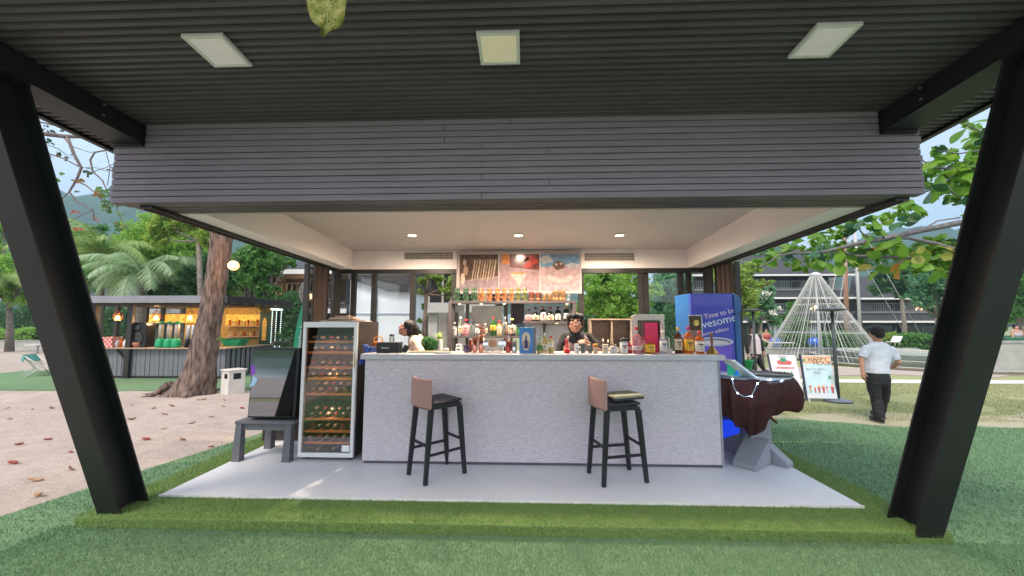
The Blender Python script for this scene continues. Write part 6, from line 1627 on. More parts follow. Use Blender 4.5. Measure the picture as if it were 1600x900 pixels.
# nearer block seen through the rear window
t = thing('garden_block', 'grey concrete balcony block seen through the rear window left of the posters', 'building', (-3.6, 16, G))
b = MB(); b.box(-5.3, -1.2, 15.0, 15.3, at(0, 489, Y=15).z, at(0, 474, Y=15).z); b.build('balcony_slab', mat('pale_board_concrete', (.45, .43, .40), .8, var=.15, scale=3, stretch=(1, 1, 10), bump=.2), t)
b = MB(); b.box(-5.5, -1.0, 17.0, 17.2, 2.2, 4.6); b.build('upper_wall', hwall, t)
b = MB(); b.box(-5.5, -1.0, 17.0, 17.2, G - .2, 2.19); b.build('lower_wall', mat('beige_plaster', (.48, .43, .37), .8, var=.08), t)
for px, w_ in ((677, .36), (735, .3)):
    q = at(px, 500, Y=15.4).x; b = MB(); b.box(q - w_ / 2, q + w_ / 2, 15.301, 15.6, G - .2, 2.15); b.build('pillar', MATS['pale_board_concrete'], t)
for px0, px1 in ((700, 712), (655, 668)):
    a, c = at(px0, 500, Y=16.98).x, at(px1, 500, Y=16.98).x; b = MB(); b.box(a, c, 16.93, 16.985, G, 1.75); b.build('door', hwall, t)
for px in (668, 690, 704):
    q = at(px, 500, Y=15.2).x; b = MB(); b.box(q - .04, q + .04, 15.31, 15.36, 2.25, 4.2); b.build('post', MATS['beige_pillar'], t)
b = MB(); b.box(-5.9, -.8, 14.6, 17.4, 4.2, 4.35); b.build('roof', hroof, t)
# white outbuilding behind the rear left windows and behind the shelves
t = thing('white_shed', 'pale outbuilding with sloping dark roof filling the rear left windows', 'shed', (-3.8, 10.2, G))
whs = mat('pale_blue_white_wall', (.72, .74, .80), .7, var=.06, scale=1.5)
xa, xb = at(553, 470, Y=9.5).x, at(643, 470, Y=9.5).x
z0_, z1_ = at(556, 437, Y=9.5).z, at(640, 456, Y=9.5).z
b = MB(); b.prism([(xa - .1, G), (xb, G), (xb, z1_), (xa + (xb - xa) * .6, z1_ + .01), (xa - .1, z0_)], 9.5, 11.0, 'y'); b.build('wall', whs, t)
b = MB(); b.prism([(xa - .1, z0_), (xa + (xb - xa) * .6, z1_ + .01), (xb + .1, z1_), (xb + .1, z1_ + .5), (xa - .1, z0_ + .35)], 9.35, 11.1, 'y'); b.build('roof', hroof, t)
b = MB(); b.box(at(600, 0, Y=9.48).x, at(604, 0, Y=9.48).x, 9.46, 9.499, G, z1_ + .05); b.box(xa, xb, 9.47, 9.499, at(600, 491, Y=9.5).z, at(600, 489, Y=9.5).z); b.build('wall_batten', mat('blue_grey_batten', (.50, .55, .66), .6), t)['kind'] = 'stuff'
# hanging rattan chair
p = at(487, 457, Y=14); t = thing('hanging_chair', 'woven rattan hanging chair on the balcony left of the curtain', 'hanging chair', (p.x, 14, p.z - .45))
rat = mat('pale_rattan', (.50, .44, .38), .7, var=.15); b = MB()
for k_ in range(10):
    a = R(-70 + k_ * 36); b.tube([(p.x + .42 * math.cos(a) * math.sin(s_), 14 + .42 * math.sin(a) * math.sin(s_), p.z + .5 * math.cos(s_) - .0) for s_ in np.linspace(.05, 2.4, 9)], .02, 5)
b.tube([(p.x + .42 * math.cos(a), 14 + .42 * math.sin(a), p.z) for a in np.linspace(0, 6.28, 17)], .025, 5); b.build('basket', rat, t); b = MB(); b.cyl((p.x, 14, p.z + .5), (p.x, 14, 3.9), .012); b.build('chain', dark_m, t)
# ------------------------------------------------------------------ pool and low walls
con_m = groundmat('weathered_concrete', [((.30, .30, .28), (.42, .41, .38)), (.5, (.24, .24, .22)), (.4, (.5, .49, .46))], (.7, 5, 40), rough=.85, bump=.3)
def wallseg(name, lab, x0, x1, y0, y1, z0, z1, m_=con_m, cap=True):
    t = thing(name, lab, 'wall', ((x0 + x1) / 2, (y0 + y1) / 2, z0)); 
    n_ = max(1, int((x1 - x0) / 2.2)); w_ = (x1 - x0) / n_
    for i in range(n_): b = MB(); b.box(x0 + i * w_ + .004, x0 + (i + 1) * w_ - .004, y0, y1, z0, z1); b.build('panel', m_, t)
    if cap: b = MB(); b.box(x0 - .03, x1 + .03, y0 - .03, y1 + .03, z1 + .001, z1 + .06); b.build('coping', hslab, t)
wallseg('low_wall', 'low grey concrete pool wall behind the cone of lights', 8.5, 17.6, 18.0, 18.3, gz(0, 18) - .1, at(1250, 546, Y=18).z)
wallseg('low_wall', 'grey concrete wall at the right edge of the lawn', 13.4, 22, 12.6, 12.9, G, at(1570, 536, Y=12.6).z)
wallseg('low_wall', 'low pale wall below the hedge at the left edge', -46, -27.2, 26, 26.3, gz(0, 26) - .2, at(20, 533, Y=26).z)
water_m = mat('pool_water', (.22, .30, .24), .06, var=.2, scale=.6, bump=.3, bscale=6, rvar=.02)
rim_m = mat('pale_pool_rim', (.42, .42, .36), .6, var=.1)
for r0, z0, lab in ((3.4, .16, 'wide curved pale step of the fountain pool'),):
    t = thing('fountain_pool', 'round stepped fountain pool with pale rims and green water behind the walking man', 'fountain pool', (15.0, 16.0, G))
    for k_, (rr_, zz_) in enumerate(((3.6, .10), (2.9, .26), (2.1, .42))):
        b = MB(); b.lathe([(rr_, 0), (rr_ + .06, zz_ - .02), (rr_ + .08, zz_), (rr_ - .14, zz_), (rr_ - .16, zz_ - .08), (0, zz_ - .08)], 48, (15.0, 16.0, G)); b.build('rim', rim_m, t)
        b = MB(); b.lathe([(rr_ - .17, zz_ - .05), (0, zz_ - .049)], 48, (15.0, 16.0, G)); b.build('water', water_m, t)
# poolside parasol base bits: loungers and blue pots behind the lights
for px, lab in ((1211, 'blue round planter left of the cone of lights'), (1272, 'blue round planter inside the cone of lights')):
    p = at(px, 534, Y=21); t = thing('planter', lab, 'planter', (p.x, 21, p.z - .28)); b = MB(); b.ball((0, 0, .25), (.30, .30, .27), 14, 8); b.build('pot', mat('cobalt_glaze', (.03, .12, .5), .2, coat=.6), t, local=True)
    b = MB(); rs = random.Random(px)
    for k_ in range(30):
        a = rs.uniform(0, 6.28); v = Vector((math.cos(a) * .45, math.sin(a) * .45, 1)); e = Vector((-math.sin(a), math.cos(a), 0)) * .02; b.add([Vector((0, 0, .45)) - e, Vector((0, 0, .45)) + e, Vector((0, 0, .45)) + v * rs.uniform(.5, 1.1)], [(0, 1, 2)])
    b.build('stems', leafmat('pale_blue_stems', [(.45, .52, .60), (.35, .45, .5)]), t, local=True, recalc=False)['kind'] = 'stuff'
def deckchair(lab, px, py, Y, rz, sc=1):
    p = at(px, py, Y=Y); t = thing('sun_lounger', lab, 'sun lounger', (p.x, Y, p.z - .0), rz, 'loungers by the pool'); t.scale = (sc,) * 3
    b = MB(); b.add([(-.3, -.9, .3), (.3, -.9, .3), (.3, .2, .3), (-.3, .2, .3), (.3, .85, .75), (-.3, .85, .75)], [(0, 1, 2, 3), (3, 2, 4, 5)]); o = b.build('seat', alu, t, local=True); so = o.modifiers.new('t', 'SOLIDIFY'); so.thickness = .04
    for x_ in (-.28, .28):
        for y_ in (-.8, .1): b = MB(); b.cyl((x_, y_, 0), (x_, y_, .29), .02, n=6); b.build('leg', alu, t, local=True)
deckchair('white sun lounger right of the walking man beside the hedge', 1398, 540, 20, R(-60), .6); deckchair('white sun lounger beside the blue planter', 1207, 545, 20, R(70))
# ------------------------------------------------------------------ cone of string lights
cc = at(1283, 560, Y=17.0); CXc, CYc = cc.x, 17.0; apex = at(1283, 431, Y=17.0).z; rad = (at(1360, 545, Y=17.0).x - at(1205, 545, Y=17.0).x) / 2 * 1.05
co = thing('light_cone', 'tall cone of pale string lights on a central mast', 'light cone', (CXc, CYc, G))
b = MB(); b.cyl((CXc, CYc, G), (CXc, CYc, apex + .1), .05, .04); b.build('mast', mat('white_mast', (.60, .60, .60), .4), co)
b = MB(); b.lathe([(.20, 0), (.22, .03), (.18, .10), (.05, .16)], 16, (CXc, CYc, apex)); b.build('mast_cap', MATS['white_mast'], co)
strand_m = mat('white_light_strand', (.50, .50, .47), .5, var=.15, scale=30)
NSn = 76
for i in range(NSn):
    a = 2 * math.pi * i / NSn + .02 * math.sin(i * 5)
    p0 = Vector((CXc + .17 * math.cos(a), CYc + .17 * math.sin(a), apex + .03)); p1 = Vector((CXc + rad * math.cos(a), CYc + rad * math.sin(a), G + .02))
    pts = [p0.lerp(p1, s_) + Vector((0, 0, -.10 * math.sin(math.pi * s_))) for s_ in (0, .25, .5, .75, 1)]
    b = MB(); b.tube(pts, .007 if i % 9 else .018, 4, caps=False)
    for k_ in range(26): 
        s_ = (k_ + .5) / 26; q = p0.lerp(p1, s_) + Vector((0, 0, -.10 * math.sin(math.pi * s_)))
        b.add([q + Vector((.016, 0, 0)), q + Vector((-.008, .014, 0)), q + Vector((-.008, -.014, 0)), q + Vector((0, 0, .024)), q - Vector((0, 0, .024))], [(0, 1, 3), (1, 2, 3), (2, 0, 3), (1, 0, 4), (2, 1, 4), (0, 2, 4)])
    b.build('light_strand', strand_m, co, recalc=False)
b = MB()
for fr in (.33, .66, 1.0):
    rr_ = .17 + (rad - .17) * fr; zz_ = apex + (G - apex) * fr
    b.tube([(CXc + rr_ * math.cos(a), CYc + rr_ * math.sin(a), zz_ + .02 - .1 * math.sin(math.pi * fr)) for a in np.linspace(0, 2 * math.pi, 33)], .012, 4, caps=False)
b.build('hoop', MATS['white_mast'], co)['kind'] = 'stuff'
for k_, (px, py, lab) in enumerate(((1215, 545, 'left'), (1368, 545, 'right'))): pass
# masts with stays
for px0, px1, pyt, pyb, Y, r_, m_, lab in ((1319, 1322, 355, 520, 30, .17, mat('rust_mast', (.34, .18, .12), .6, var=.2), 'thick rusty brown mast behind the cone of lights'), (1334, 1342, 330, 500, 29, .11, mat('pale_mast', (.52, .50, .50), .5, var=.1), 'slim pale mast right of the rusty one')):
    t = thing('mast', lab, 'mast', (at(px1, pyb, Y=Y).x, Y, gz(0, Y))); a, c = at(px0, pyt, Y=Y), at(px1, pyb, Y=Y)
    b = MB(); b.cyl((c.x, Y, gz(0, Y)), a, r_, r_ * .8, 10); b.build('pole', m_, t)
    b = MB(); b.tube([a - Vector((0, 0, .3)), Vector((a.x + 2.6, Y - 2, gz(0, Y)))], .02, 4); b.tube([a - Vector((0, 0, .3)), Vector((a.x - 5.5, Y - 4, gz(0, Y)))], .02, 4); b.build('stay', mat('stay_rope', (.5, .5, .48), .6), t)['kind'] = 'stuff'
# ------------------------------------------------------------------ lamp posts, menu boards
lp_m = mat('dark_grey_post', (.055, .065, .075), .45, var=.1)
for px, pyb, lab in ((1310, 627, 'black flat-topped patio lamp post beside the happy hour board'), (1182, 595, 'black flat-topped patio lamp post behind the staff member in a vest')):
    p = at(px, pyb, z=G); t = thing('patio_lamp', lab, 'patio lamp', (p.x, p.y, G)); h = at(px, 487, Y=p.y).z - G
    b = MB(); b.tube([(0, 0, .04), (0, 0, h)], [.035, .028], 10); b.build('post', lp_m, t, local=True)
    b = MB(); b.lathe([(0, 0), (.25, 0), (.26, .015), (.15, .04), (.05, .06), (0, .06)], 24, sx=1, sy=.8); b.build('base', mat('blue_grey_base', (.16, .18, .22), .4), t, local=True)
    b = MB(); b.lathe([(0, h + .0), (.05, h), (.26, h + .03), (.27, h + .045), (.10, h + .075), (0, h + .08)], 24); b.build('head', lp_m, t, local=True)
bd_w = mat('board_print_white', (.76, .76, .80), .45, var=.02); navy = mat('board_frame_navy', (.03, .04, .08), .4)
pr_red = mat('print_coral', (.60, .12, .12), .5, var=.2); pr_or = mat('print_peach', (.85, .50, .30), .5, var=.2, scale=8); pr_gr = mat('print_palm', (.05, .30, .16), .5, var=.2); pr_sky = mat('print_aqua', (.58, .76, .84), .5, var=.1, scale=3); pr_tx = mat('print_text', (.20, .18, .26), .5); pr_br = mat('print_brown', (.28, .14, .06), .5); pr_tan = mat('print_tan', (.55, .40, .22), .5)
def menu_panel(lab, c0, c1, kind):
    """c0,c1: photo pixels (top-left, top-right, bottom-right, bottom-left)"""
    Yb = 8.35
    tlp, trp, brp, blp = c0
    bl, br_ = at(*blp, z=G + .06), at(*brp, z=G + .06)
    xd = (br_ - bl); wv = xd.length; xd.normalize(); nrm = Vector((xd.y, -xd.x, 0))     # towards viewer
    hgt = c1
    # leaning back: top further away and shifted left
    tl_ = at(*tlp, Y=bl.y + .22); up = (tl_ - bl); H_ = up.length; 
    t = thing('menu_board', lab, 'menu board', (bl + br_) / 2 - Vector((0, 0, .06)))
    ux = up.normalized()
    nn = xd.cross(ux).normalized()
    M = Matrix((xd, ux, nn)).transposed().to_4x4(); M.translation = bl
    b = MB(); b.box(0, wv, 0, H_, -.02, 0, M=M); fo = b.build('panel', bd_w, t)
    b = MB(); b.box(-.03, 0, -.03, H_ + .02, -.03, .006, M=M); b.build('frame', navy, t)
    for q in (.02, wv - .04): b = MB(); b.box(q, q + .02, -.07, .0, -.03, -.005, M=M); b.build('foot', steel_m, t)
    b = MB()
    def rect(u0, u1, v0, v1, m_, o=.001): b.box(u0 * wv, u1 * wv, v0 * H_, v1 * H_, 0.0005, o, m_, M=M)
    def pl_(pts, m_, o=.0014): b.add([M @ Vector((u * wv, v * H_, o)) for u, v in pts], [tuple(range(len(pts)))], m_)
    mats_ = [pr_red, pr_or, pr_gr, pr_sky, pr_tx, pr_tan]
    if kind == 'happy':
        rect(.02, .98, .28, .80, 3); rect(.02, .98, .80, .985, 1, .0012); rect(.02, .98, .10, .28, 3 if False else 3, .0008)
        for cx, cy, s_ in ((.10, .86, .13), (.90, .46, .14)):
            for k_ in range(7):
                a = R(-20 + k_ * 36); pl_([(cx, cy), (cx + s_ * math.cos(a - .25) * .6, cy + s_ * .55 * math.sin(a - .25)), (cx + s_ * math.cos(a), cy + s_ * .62 * math.sin(a) - .02)], 2, .0022)
            pl_([(cx - .01, cy), (cx + .012, cy), (cx + .02, cy - .16), (cx, cy - .16)], 5, .002)
        for cx, s_, m_ in ((.14, .8, 5), (.30, .6, 0), (.43, .9, 0), (.58, 1.0, 0), (.70, .55, 1), (.88, 1.1, 0)):
            pl_([(cx - .05 * s_, .20 + .06 * s_), (cx + .05 * s_, .20 + .06 * s_), (cx + .03 * s_, .12), (cx - .03 * s_, .12)], m_, .0024)
            pl_([(cx + .06 * s_ * math.cos(a), .21 + .07 * s_ + .025 * math.sin(a)) for a in np.linspace(0, 6.28, 10)], 1 if m_ == 0 else 0, .0028)
        b.build('print', mats_, fo)
        for s_, u, v, sz, m_ in (('HAPPY', .53, .90, .125, pr_br), ('HOUR', .68, .81, .125, pr_br), ('BUY 2 GET 1', .44, .66, .07, pr_tx), ('FREE', .44, .58, .07, pr_tx)):
            text('lettering', s_, sz, m_, fo, M @ Matrix.Translation((u * wv, v * H_, .003)), extrude=.0006)
    else:
        pl_([(.24, .84), (.5, .90), (.82, .84), (.76, .76), (.3, .76)], 0); rect(.40, .62, .83, .92, 2, .002); rect(.16, .84, .66, .71, 0); 
        for k_ in range(5): rect(.20 + .12 * k_, .27 + .12 * k_, .48 + .03 * (k_ % 2), .60, 5 if k_ % 2 else 2, .0012)
        b.build('print', mats_, fo)
        text('lettering', 'MOCKTAILS', .07, bd_w, fo, M @ Matrix.Translation((.5 * wv, .685 * H_, .003)), extrude=.0006)
        text('lettering', 'FRESH', .06, pr_tx, fo, M @ Matrix.Translation((.5 * wv, .95 * H_, .003)), extrude=.0006)
    # strut behind
    b = MB(); top = bl + ux * H_ * .9 + xd * wv * .5; b.beam(top, Vector((top.x - .05, top.y + .45, G)), .03, .02); b.build('strut', navy, t)
menu_panel('white drinks board with coral heading, left panel of the pair on the lawn', [(1201, 554), (1248, 554), (1258, 622), (1215, 620)], 1, 'drinks')
menu_panel('happy hour board with palms and cocktails, right panel of the pair on the lawn', [(1252, 555), (1295, 556), (1309, 623), (1262, 622)], 1, 'happy')
# ------------------------------------------------------------------ vegetation
bark_m = mat('mottled_bark', (.075, .048, .038), .95, var=.5, scale=18, bump=.9, bscale=30, col2=(.17, .12, .095), stretch=(1, 1, .22))
barkg_m = mat('grey_bark', (.20, .17, .14), .9, var=.3, scale=10, bump=.6, bscale=30)
twig_m = mat('grey_brown_twig', (.17, .13, .12), .85, var=.3, scale=20)
LF = {
 'mid': leafmat('leaf_mid', [(.07, .19, .04), (.13, .31, .06), (.09, .24, .06), (.19, .38, .08)], .45),
 'bright': leafmat('leaf_bright', [(.16, .38, .06), (.30, .55, .08), (.42, .58, .11), (.20, .46, .09), (.52, .60, .16)], .55),
 'lime': leafmat('leaf_lime', [(.20, .34, .05), (.32, .44, .08), (.26, .40, .07), (.42, .50, .14)]),
 'dark': leafmat('leaf_dark', [(.04, .12, .035), (.08, .20, .06), (.055, .16, .05), (.11, .23, .08)], .4),
 'blue': leafmat('leaf_bluish', [(.09, .24, .11), (.15, .34, .17), (.20, .38, .20), (.10, .28, .10)], .45),
 'autumn': leafmat('leaf_autumn', [(.28, .50, .07), (.40, .56, .09), (.36, .48, .09), (.24, .44, .07), (.50, .42, .12)], .55),
}
def crown_pts(clumps, Y, n, rs, depth=1.0):
    """clumps (px, py, rpx[, dy]) -> leaf centres in uneven ellipsoid clumps"""
    w_ = np.array([c[2] ** 2 for c in clumps], float); w_ /= w_.sum(); out = []
    cs = []
    for c, f in zip(clumps, w_):
        y = Y + (c[3] if len(c) > 3 else 0)
        p = at(c[0], c[1], Y=y); r = c[2] / FPX * y; cs.append((p, r))
        k_ = int(n * f) + 3
        v = rs.normal(0, 1, (k_, 3)); v /= np.linalg.norm(v, axis=1)[:, None]
        # sub-tufts: pull leaves toward a few random twig tips
        m_ = max(4, k_ // 40); tips = rs.normal(0, 1, (m_, 3)); tips /= np.linalg.norm(tips, axis=1)[:, None]; tips *= rs.uniform(.35, 1.08, (m_, 1))
        idx = rs.randint(0, m_, k_); q = tips[idx] + rs.normal(0, .13, (k_, 3))
        q *= np.array([r, r * depth, r * .85])
        out.append(q + np.array(p))
    return np.concatenate(out), cs
def tree(name, lab, Y, clumps, n, lf, size, trunk_px=None, base_px=None, tr=.15, seed=1, cat='tree', bark=None, asp=.45, depth=1.0, trunk_top=None):
    rs = np.random.RandomState(seed); P_, cs = crown_pts(clumps, Y, n, rs, depth)
    if trunk_px is None: trunk_px = sum(c[0] for c in clumps) / len(clumps)
    bx = at(trunk_px, 520, Y=Y).x
    t = thing(name, lab, cat, (bx, Y, gz(bx, Y)))
    b = MB(); base = Vector((bx, Y, gz(bx, Y) - .05)); mid = sum((c[0] for c in cs), Vector()) / len(cs); low = min(c[0].z - c[1] for c in cs)
    fork = Vector((bx * .6 + mid.x * .4, Y, max(base.z + .4, min(mid.z - .2, low + .3))))
    b.tube([base, base.lerp(fork, .5) + Vector((.08 * math.sin(seed), 0, 0)), fork], [tr * 1.3, tr, tr * .8], 10); b.build('trunk', bark or barkg_m, t)
    b = MB()
    for i, (c, r) in enumerate(cs):
        a = fork.lerp(c, .5) + Vector((0, .1 * math.sin(i), -.15 * r)); b.tube([fork, a, c, c + Vector((.3 * r * math.sin(i * 2.3), .2 * r, .5 * r))], [tr * .55, tr * .35, tr * .18, tr * .06], 6)
        for k_ in range(4):
            e = c + Vector((math.cos(i + k_ * 1.7) * r * .8, math.sin(k_ * 2.1) * r * .5, math.sin(i * 1.3 + k_) * r * .6)); b.tube([a.lerp(c, .5), e.lerp(c, .4) + Vector((0, 0, .1 * r)), e], [tr * .15, tr * .09, tr * .03], 5)
    b.build('limbs', bark or barkg_m, t)['kind'] = 'stuff'
    V, F = leafquads(P_, size, rs, asp); fastmesh('crown', V, F, LF[lf] if isinstance(lf, str) else lf, parent=t, kind='stuff')
    return t
# --- left
tree('leafy_tree', 'broad bright green tree with rounded crown left of the big trunk', 17, [(250, 365, 38), (285, 385, 42), (235, 405, 40), (300, 350, 30), (320, 410, 40), (270, 430, 36), (310, 450, 26), (215, 380, 26), (345, 440, 34)], 26000, 'bright', .085, trunk_px=290, seed=3)
tree('leafy_tree', 'olive tinged tree whose top shows below the pavilion corner', 14.5, [(262, 350, 20), (300, 345, 20), (332, 368, 22), (250, 372, 16)], 8500, 'autumn', .08, trunk_px=318, seed=13, tr=.10)
tree('leafy_tree', 'green tree hanging its branches right of the glowing globe lamp', 12.5, [(400, 395, 26), (425, 412, 24), (395, 430, 22), (440, 385, 18, .5), (415, 450, 18), (378, 412, 18), (452, 408, 10), (410, 470, 14)], 9000, 'mid', .075, trunk_px=414, seed=5, tr=.09)
tree('leafy_tree', 'mid green trees behind the coconut palms', 24, [(70, 350, 30), (110, 390, 40), (150, 365, 25), (180, 420, 45), (90, 430, 35), (200, 365, 22)], 11000, 'mid', .13, trunk_px=120, seed=6)
tree('leafy_tree', 'tall green tree at the left edge of the photo', 20, [(-30, 370, 45), (10, 420, 38), (-10, 450, 34), (30, 455, 22), (45, 420, 26), (5, 340, 28)], 13000, 'bright', .11, trunk_px=18, seed=7)
tree('leafy_tree', 'dark tree behind the beach bar roof', 15.5, [(330, 430, 34), (365, 425, 30), (300, 450, 26), (255, 452, 24)], 8000, 'dark', .085, trunk_px=345, seed=8)
# small dark hedge blocks and screens
def hedge(lab, px0, px1, pyt, pyb, Y, lf, n, size, seed, d=1.0):
    rs = np.random.RandomState(seed); a, c = at(px0, pyb, Y=Y), at(px1, pyt, Y=Y)
    x = rs.uniform(a.x, c.x, n); z = rs.uniform(a.z, c.z, n); y = Y + rs.uniform(-d / 2, d / 2, n)
    z += .12 * (c.z - a.z) * np.sin(x * 1.7) * (z > (a.z + c.z) / 2)
    V, F = leafquads(np.stack([x, y, z], 1), size, rs)
    t = thing('hedge', lab, 'hedge', ((a.x + c.x) / 2, Y, a.z)); fastmesh('foliage', V, F, LF[lf], parent=t, kind='stuff')
    b = MB(); b.box(a.x + .1, c.x - .1, Y - d * .3, Y + d * .3, a.z - .3, a.z + (c.z - a.z) * .8); b.build('core', mat('hedge_core', (.02, .045, .015), .9), t)
hedge('clipped dark green hedge right of the walking man', 1393, 1600, 523, 548, 24, 'mid', 6000, .09, 21)
hedge('dark garden hedge behind the cone of lights', 1180, 1392, 520, 548, 24.5, 'mid', 6000, .09, 22)
hedge('bright green low bushes at the left edge behind the sand', -40, 62, 514, 534, 27, 'bright', 4500, .11, 23)
hedge('tall dark screen of shrubs behind the left end of the beach bar', -60, 205, 478, 530, 30, 'dark', 7000, .14, 24)
hedge('dark shrubs between the beach bar and the resort block', 330, 470, 465, 545, 16.5, 'dark', 7000, .09, 25)
# --- behind the rear windows
tree('leafy_tree', 'sunlit green tree filling the right rear window', 10.0, [(930, 450, 28), (965, 445, 30), (950, 480, 30), (985, 475, 24), (915, 480, 18), (990, 435, 18), (940, 425, 20), (975, 500, 16), (1010, 455, 20)], 15000, 'bright', .05, trunk_px=960, seed=31, tr=.07)
tree('leafy_tree', 'bluish green tree behind the narrow right rear pane', 12.5, [(1030, 450, 24), (1055, 440, 24), (1040, 480, 24), (1065, 475, 22), (1020, 500, 16)], 8000, 'blue', .065, trunk_px=1045, seed=32, tr=.08)
hedge('low dark shrubs under the right rear window', 905, 1100, 488, 540, 11.5, 'dark', 5000, .06, 33)
t = tree('vine', 'yellow green vine hanging in front of the concrete balcony', 8.2, [(660, 440, 11), (685, 436, 11), (700, 448, 12), (712, 440, 12), (655, 455, 7), (672, 433, 9), (707, 462, 7)], 2600, 'lime', .045, trunk_px=653, seed=34, tr=.05, cat='vine', bark=bark_m)
tree('shrub', 'small shrub growing up beside the vine trunk', 8.6, [(660, 500, 8), (662, 478, 6), (658, 520, 9)], 700, 'mid', .04, trunk_px=660, seed=35, tr=.02, cat='shrub')
# --- right
tree('leafy_tree', 'pale lime green tree beside the right curtain', 12.5, [(1140, 430, 26), (1155, 455, 26), (1135, 470, 22), (1170, 420, 16), (1185, 440, 10), (1165, 480, 18), (1200, 441, 7), (1130, 410, 16)], 11000, 'lime', .055, trunk_px=1148, seed=41, tr=.08)
t = tree('flowering_tree', 'frangipani tree with white blossoms behind the staff member', 15.0, [(1180, 470, 20), (1200, 480, 16), (1172, 495, 16), (1195, 455, 14), (1210, 500, 10)], 5200, 'blue', .07, trunk_px=1188, seed=42, tr=.07, cat='tree')
rs = np.random.RandomState(43); P_, _ = crown_pts([(1180, 468, 21), (1200, 478, 17), (1195, 455, 15)], 14.8, 420, rs)
V, F = leafquads(P_, .045, rs, .9); fastmesh('blossoms', V, F, mat('white_blossom', (.75, .74, .66), .6, var=.05), parent=t, kind='stuff')
tree('shrub', 'feathery green shrub between the planter and the cone of lights', 22, [(1232, 495, 14), (1245, 510, 14), (1222, 515, 12), (1240, 480, 10)], 3500, 'mid', .09, trunk_px=1238, seed=44, tr=.04, cat='shrub')
tree('leafy_tree', 'dark green tree in front of the right resort wing', 34, [(1395, 430, 22), (1420, 440, 22), (1440, 425, 18), (1380, 450, 14), (1410, 455, 14)], 9000, 'dark', .15, trunk_px=1412, seed=45, tr=.16)
tree('leafy_tree', 'grey green tree with forked trunk left of the right column', 27, [(1450, 440, 24), (1470, 460, 24), (1440, 468, 16), (1490, 440, 24), (1455, 420, 16), (1475, 490, 14)], 10000, 'blue', .12, trunk_px=1464, seed=46, tr=.16)
tree('leafy_tree', 'green tree at the right edge beyond the column', 22, [(1560, 440, 30), (1590, 420, 34), (1600, 470, 30), (1570, 480, 22), (1620, 380, 40), (1560, 500, 16)], 11000, 'mid', .11, trunk_px=1600, seed=47, tr=.14)
tree('shrub', 'rounded yellow green bush beside the clipped hedge', 22.5, [(1390, 526, 9), (1375, 530, 7)], 900, 'lime', .06, trunk_px=1388, seed=48, tr=.03, cat='shrub')
tree('leafy_tree', 'mid green trees above the resort roofs', 66, [(1180, 400, 26), (1230, 395, 22), (1290, 392, 24), (1340, 400, 22), (1380, 395, 26), (1150, 415, 18), (1430, 400, 26), (1480, 395, 26)], 14000, 'mid', .26, trunk_px=1300, seed=49, tr=.3)
# hills: forested slopes
def hill(name, x0, x1, y0, y1, fz, nx, ny, seed):
    V, F = heightgrid(x0, x1, y0, y1, nx, ny, fz); return fastmesh(name, V, F, hill_m, kind='structure', smooth=True)
hill_m = groundmat('forested_slope', [((.025, .065, .022), (.07, .13, .04)), (.5, (.035, .085, .035)), (.5, (.10, .16, .06))], (.02, .08, .3), bump=1, bscale=.12, bdist=6)
def hz(cx, cy, H, sx, sy, ang=0):
    def f(x, y):
        u = ((x - cx) / sx); v = ((y - cy) / sy); e = math.exp(-(u * u + v * v))
        n_ = noise.fractal(Vector((x / 90, y / 90, H)), 1, 2, 5); return -4 + H * e * (1 + .22 * n_) + 7 * noise.noise(Vector((x / 13, y / 13, 1))) * min(1, e * 3)
    return f
h1, h2, h3 = hz(-720, 560, 196, 620, 260), hz(-150, 900, 150, 300, 260), hz(620, 640, 140, 380, 260)
hill('hill', -1500, 250, 220, 1150, lambda x, y: max(h1(x, y), h2(x, y)), 150, 80, 1)
hill('hill', 130, 1400, 260, 1100, h3, 110, 70, 2)

# --- hero trunk with flared roots
def trunk_mesh():
    ctr = [(297, 619, 0), (305, 604, 0), (313, 580, .0), (321, 540, .0), (330, 490, .02), (338, 430, .05), (344, 385, .08), (348, 345, .1)]
    wid = [104, 78, 63, 54, 47, 43, 44, 50]
    Yt = 8.35; vs_, fs_ = [], []; n = 28; rings = []
    cps = [at(px, py, Y=Yt + dy) for px, py, dy in ctr]; cps[0].z = G - .05
    # resample
    N = 34
    for j in range(N + 1):
        s_ = j / N * (len(cps) - 1); i = min(int(s_), len(cps) - 2); f = s_ - i
        c = cps[i].lerp(cps[i + 1], f); w_ = (wid[i] * (1 - f) + wid[i + 1] * f) / FPX * Yt / 2 * .72
        low = max(0, 1 - s_ / 2.2)
        for k_ in range(n):
            a = 2 * math.pi * k_ / n
            rr_ = w_ * (1 + .06 * math.sin(3 * a + s_) + .05 * noise.noise(Vector((math.cos(a) * 2, math.sin(a) * 2, c.z * 2.5))) * 2)
            rr_ *= 1 + low ** 1.5 * (.35 * max(0, math.cos(a - math.pi)) ** 2 * 1.2 + .18 * math.sin(a * 5 + 1) - .12)
            rr_ += .018 * noise.noise(Vector((math.cos(a) * 9, math.sin(a) * 9, c.z * 9)))
            vs_.append(c + Vector((math.cos(a) * rr_, math.sin(a) * rr_ * .85, 0)))
    for j in range(N):
        for k_ in range(n): fs_.append((j * n + k_, j * n + (k_ + 1) % n, (j + 1) * n + (k_ + 1) % n, (j + 1) * n + k_))
    return vs_, fs_, cps
vs_, fs_, cps = trunk_mesh()
ht = thing('big_tree', 'big leaning tree with thick mottled trunk and flared roots in front of the beach bar', 'tree', (cps[0].x, 8.35, G))
b = MB(); b.add(vs_, fs_, 0, True)
top = cps[-1]
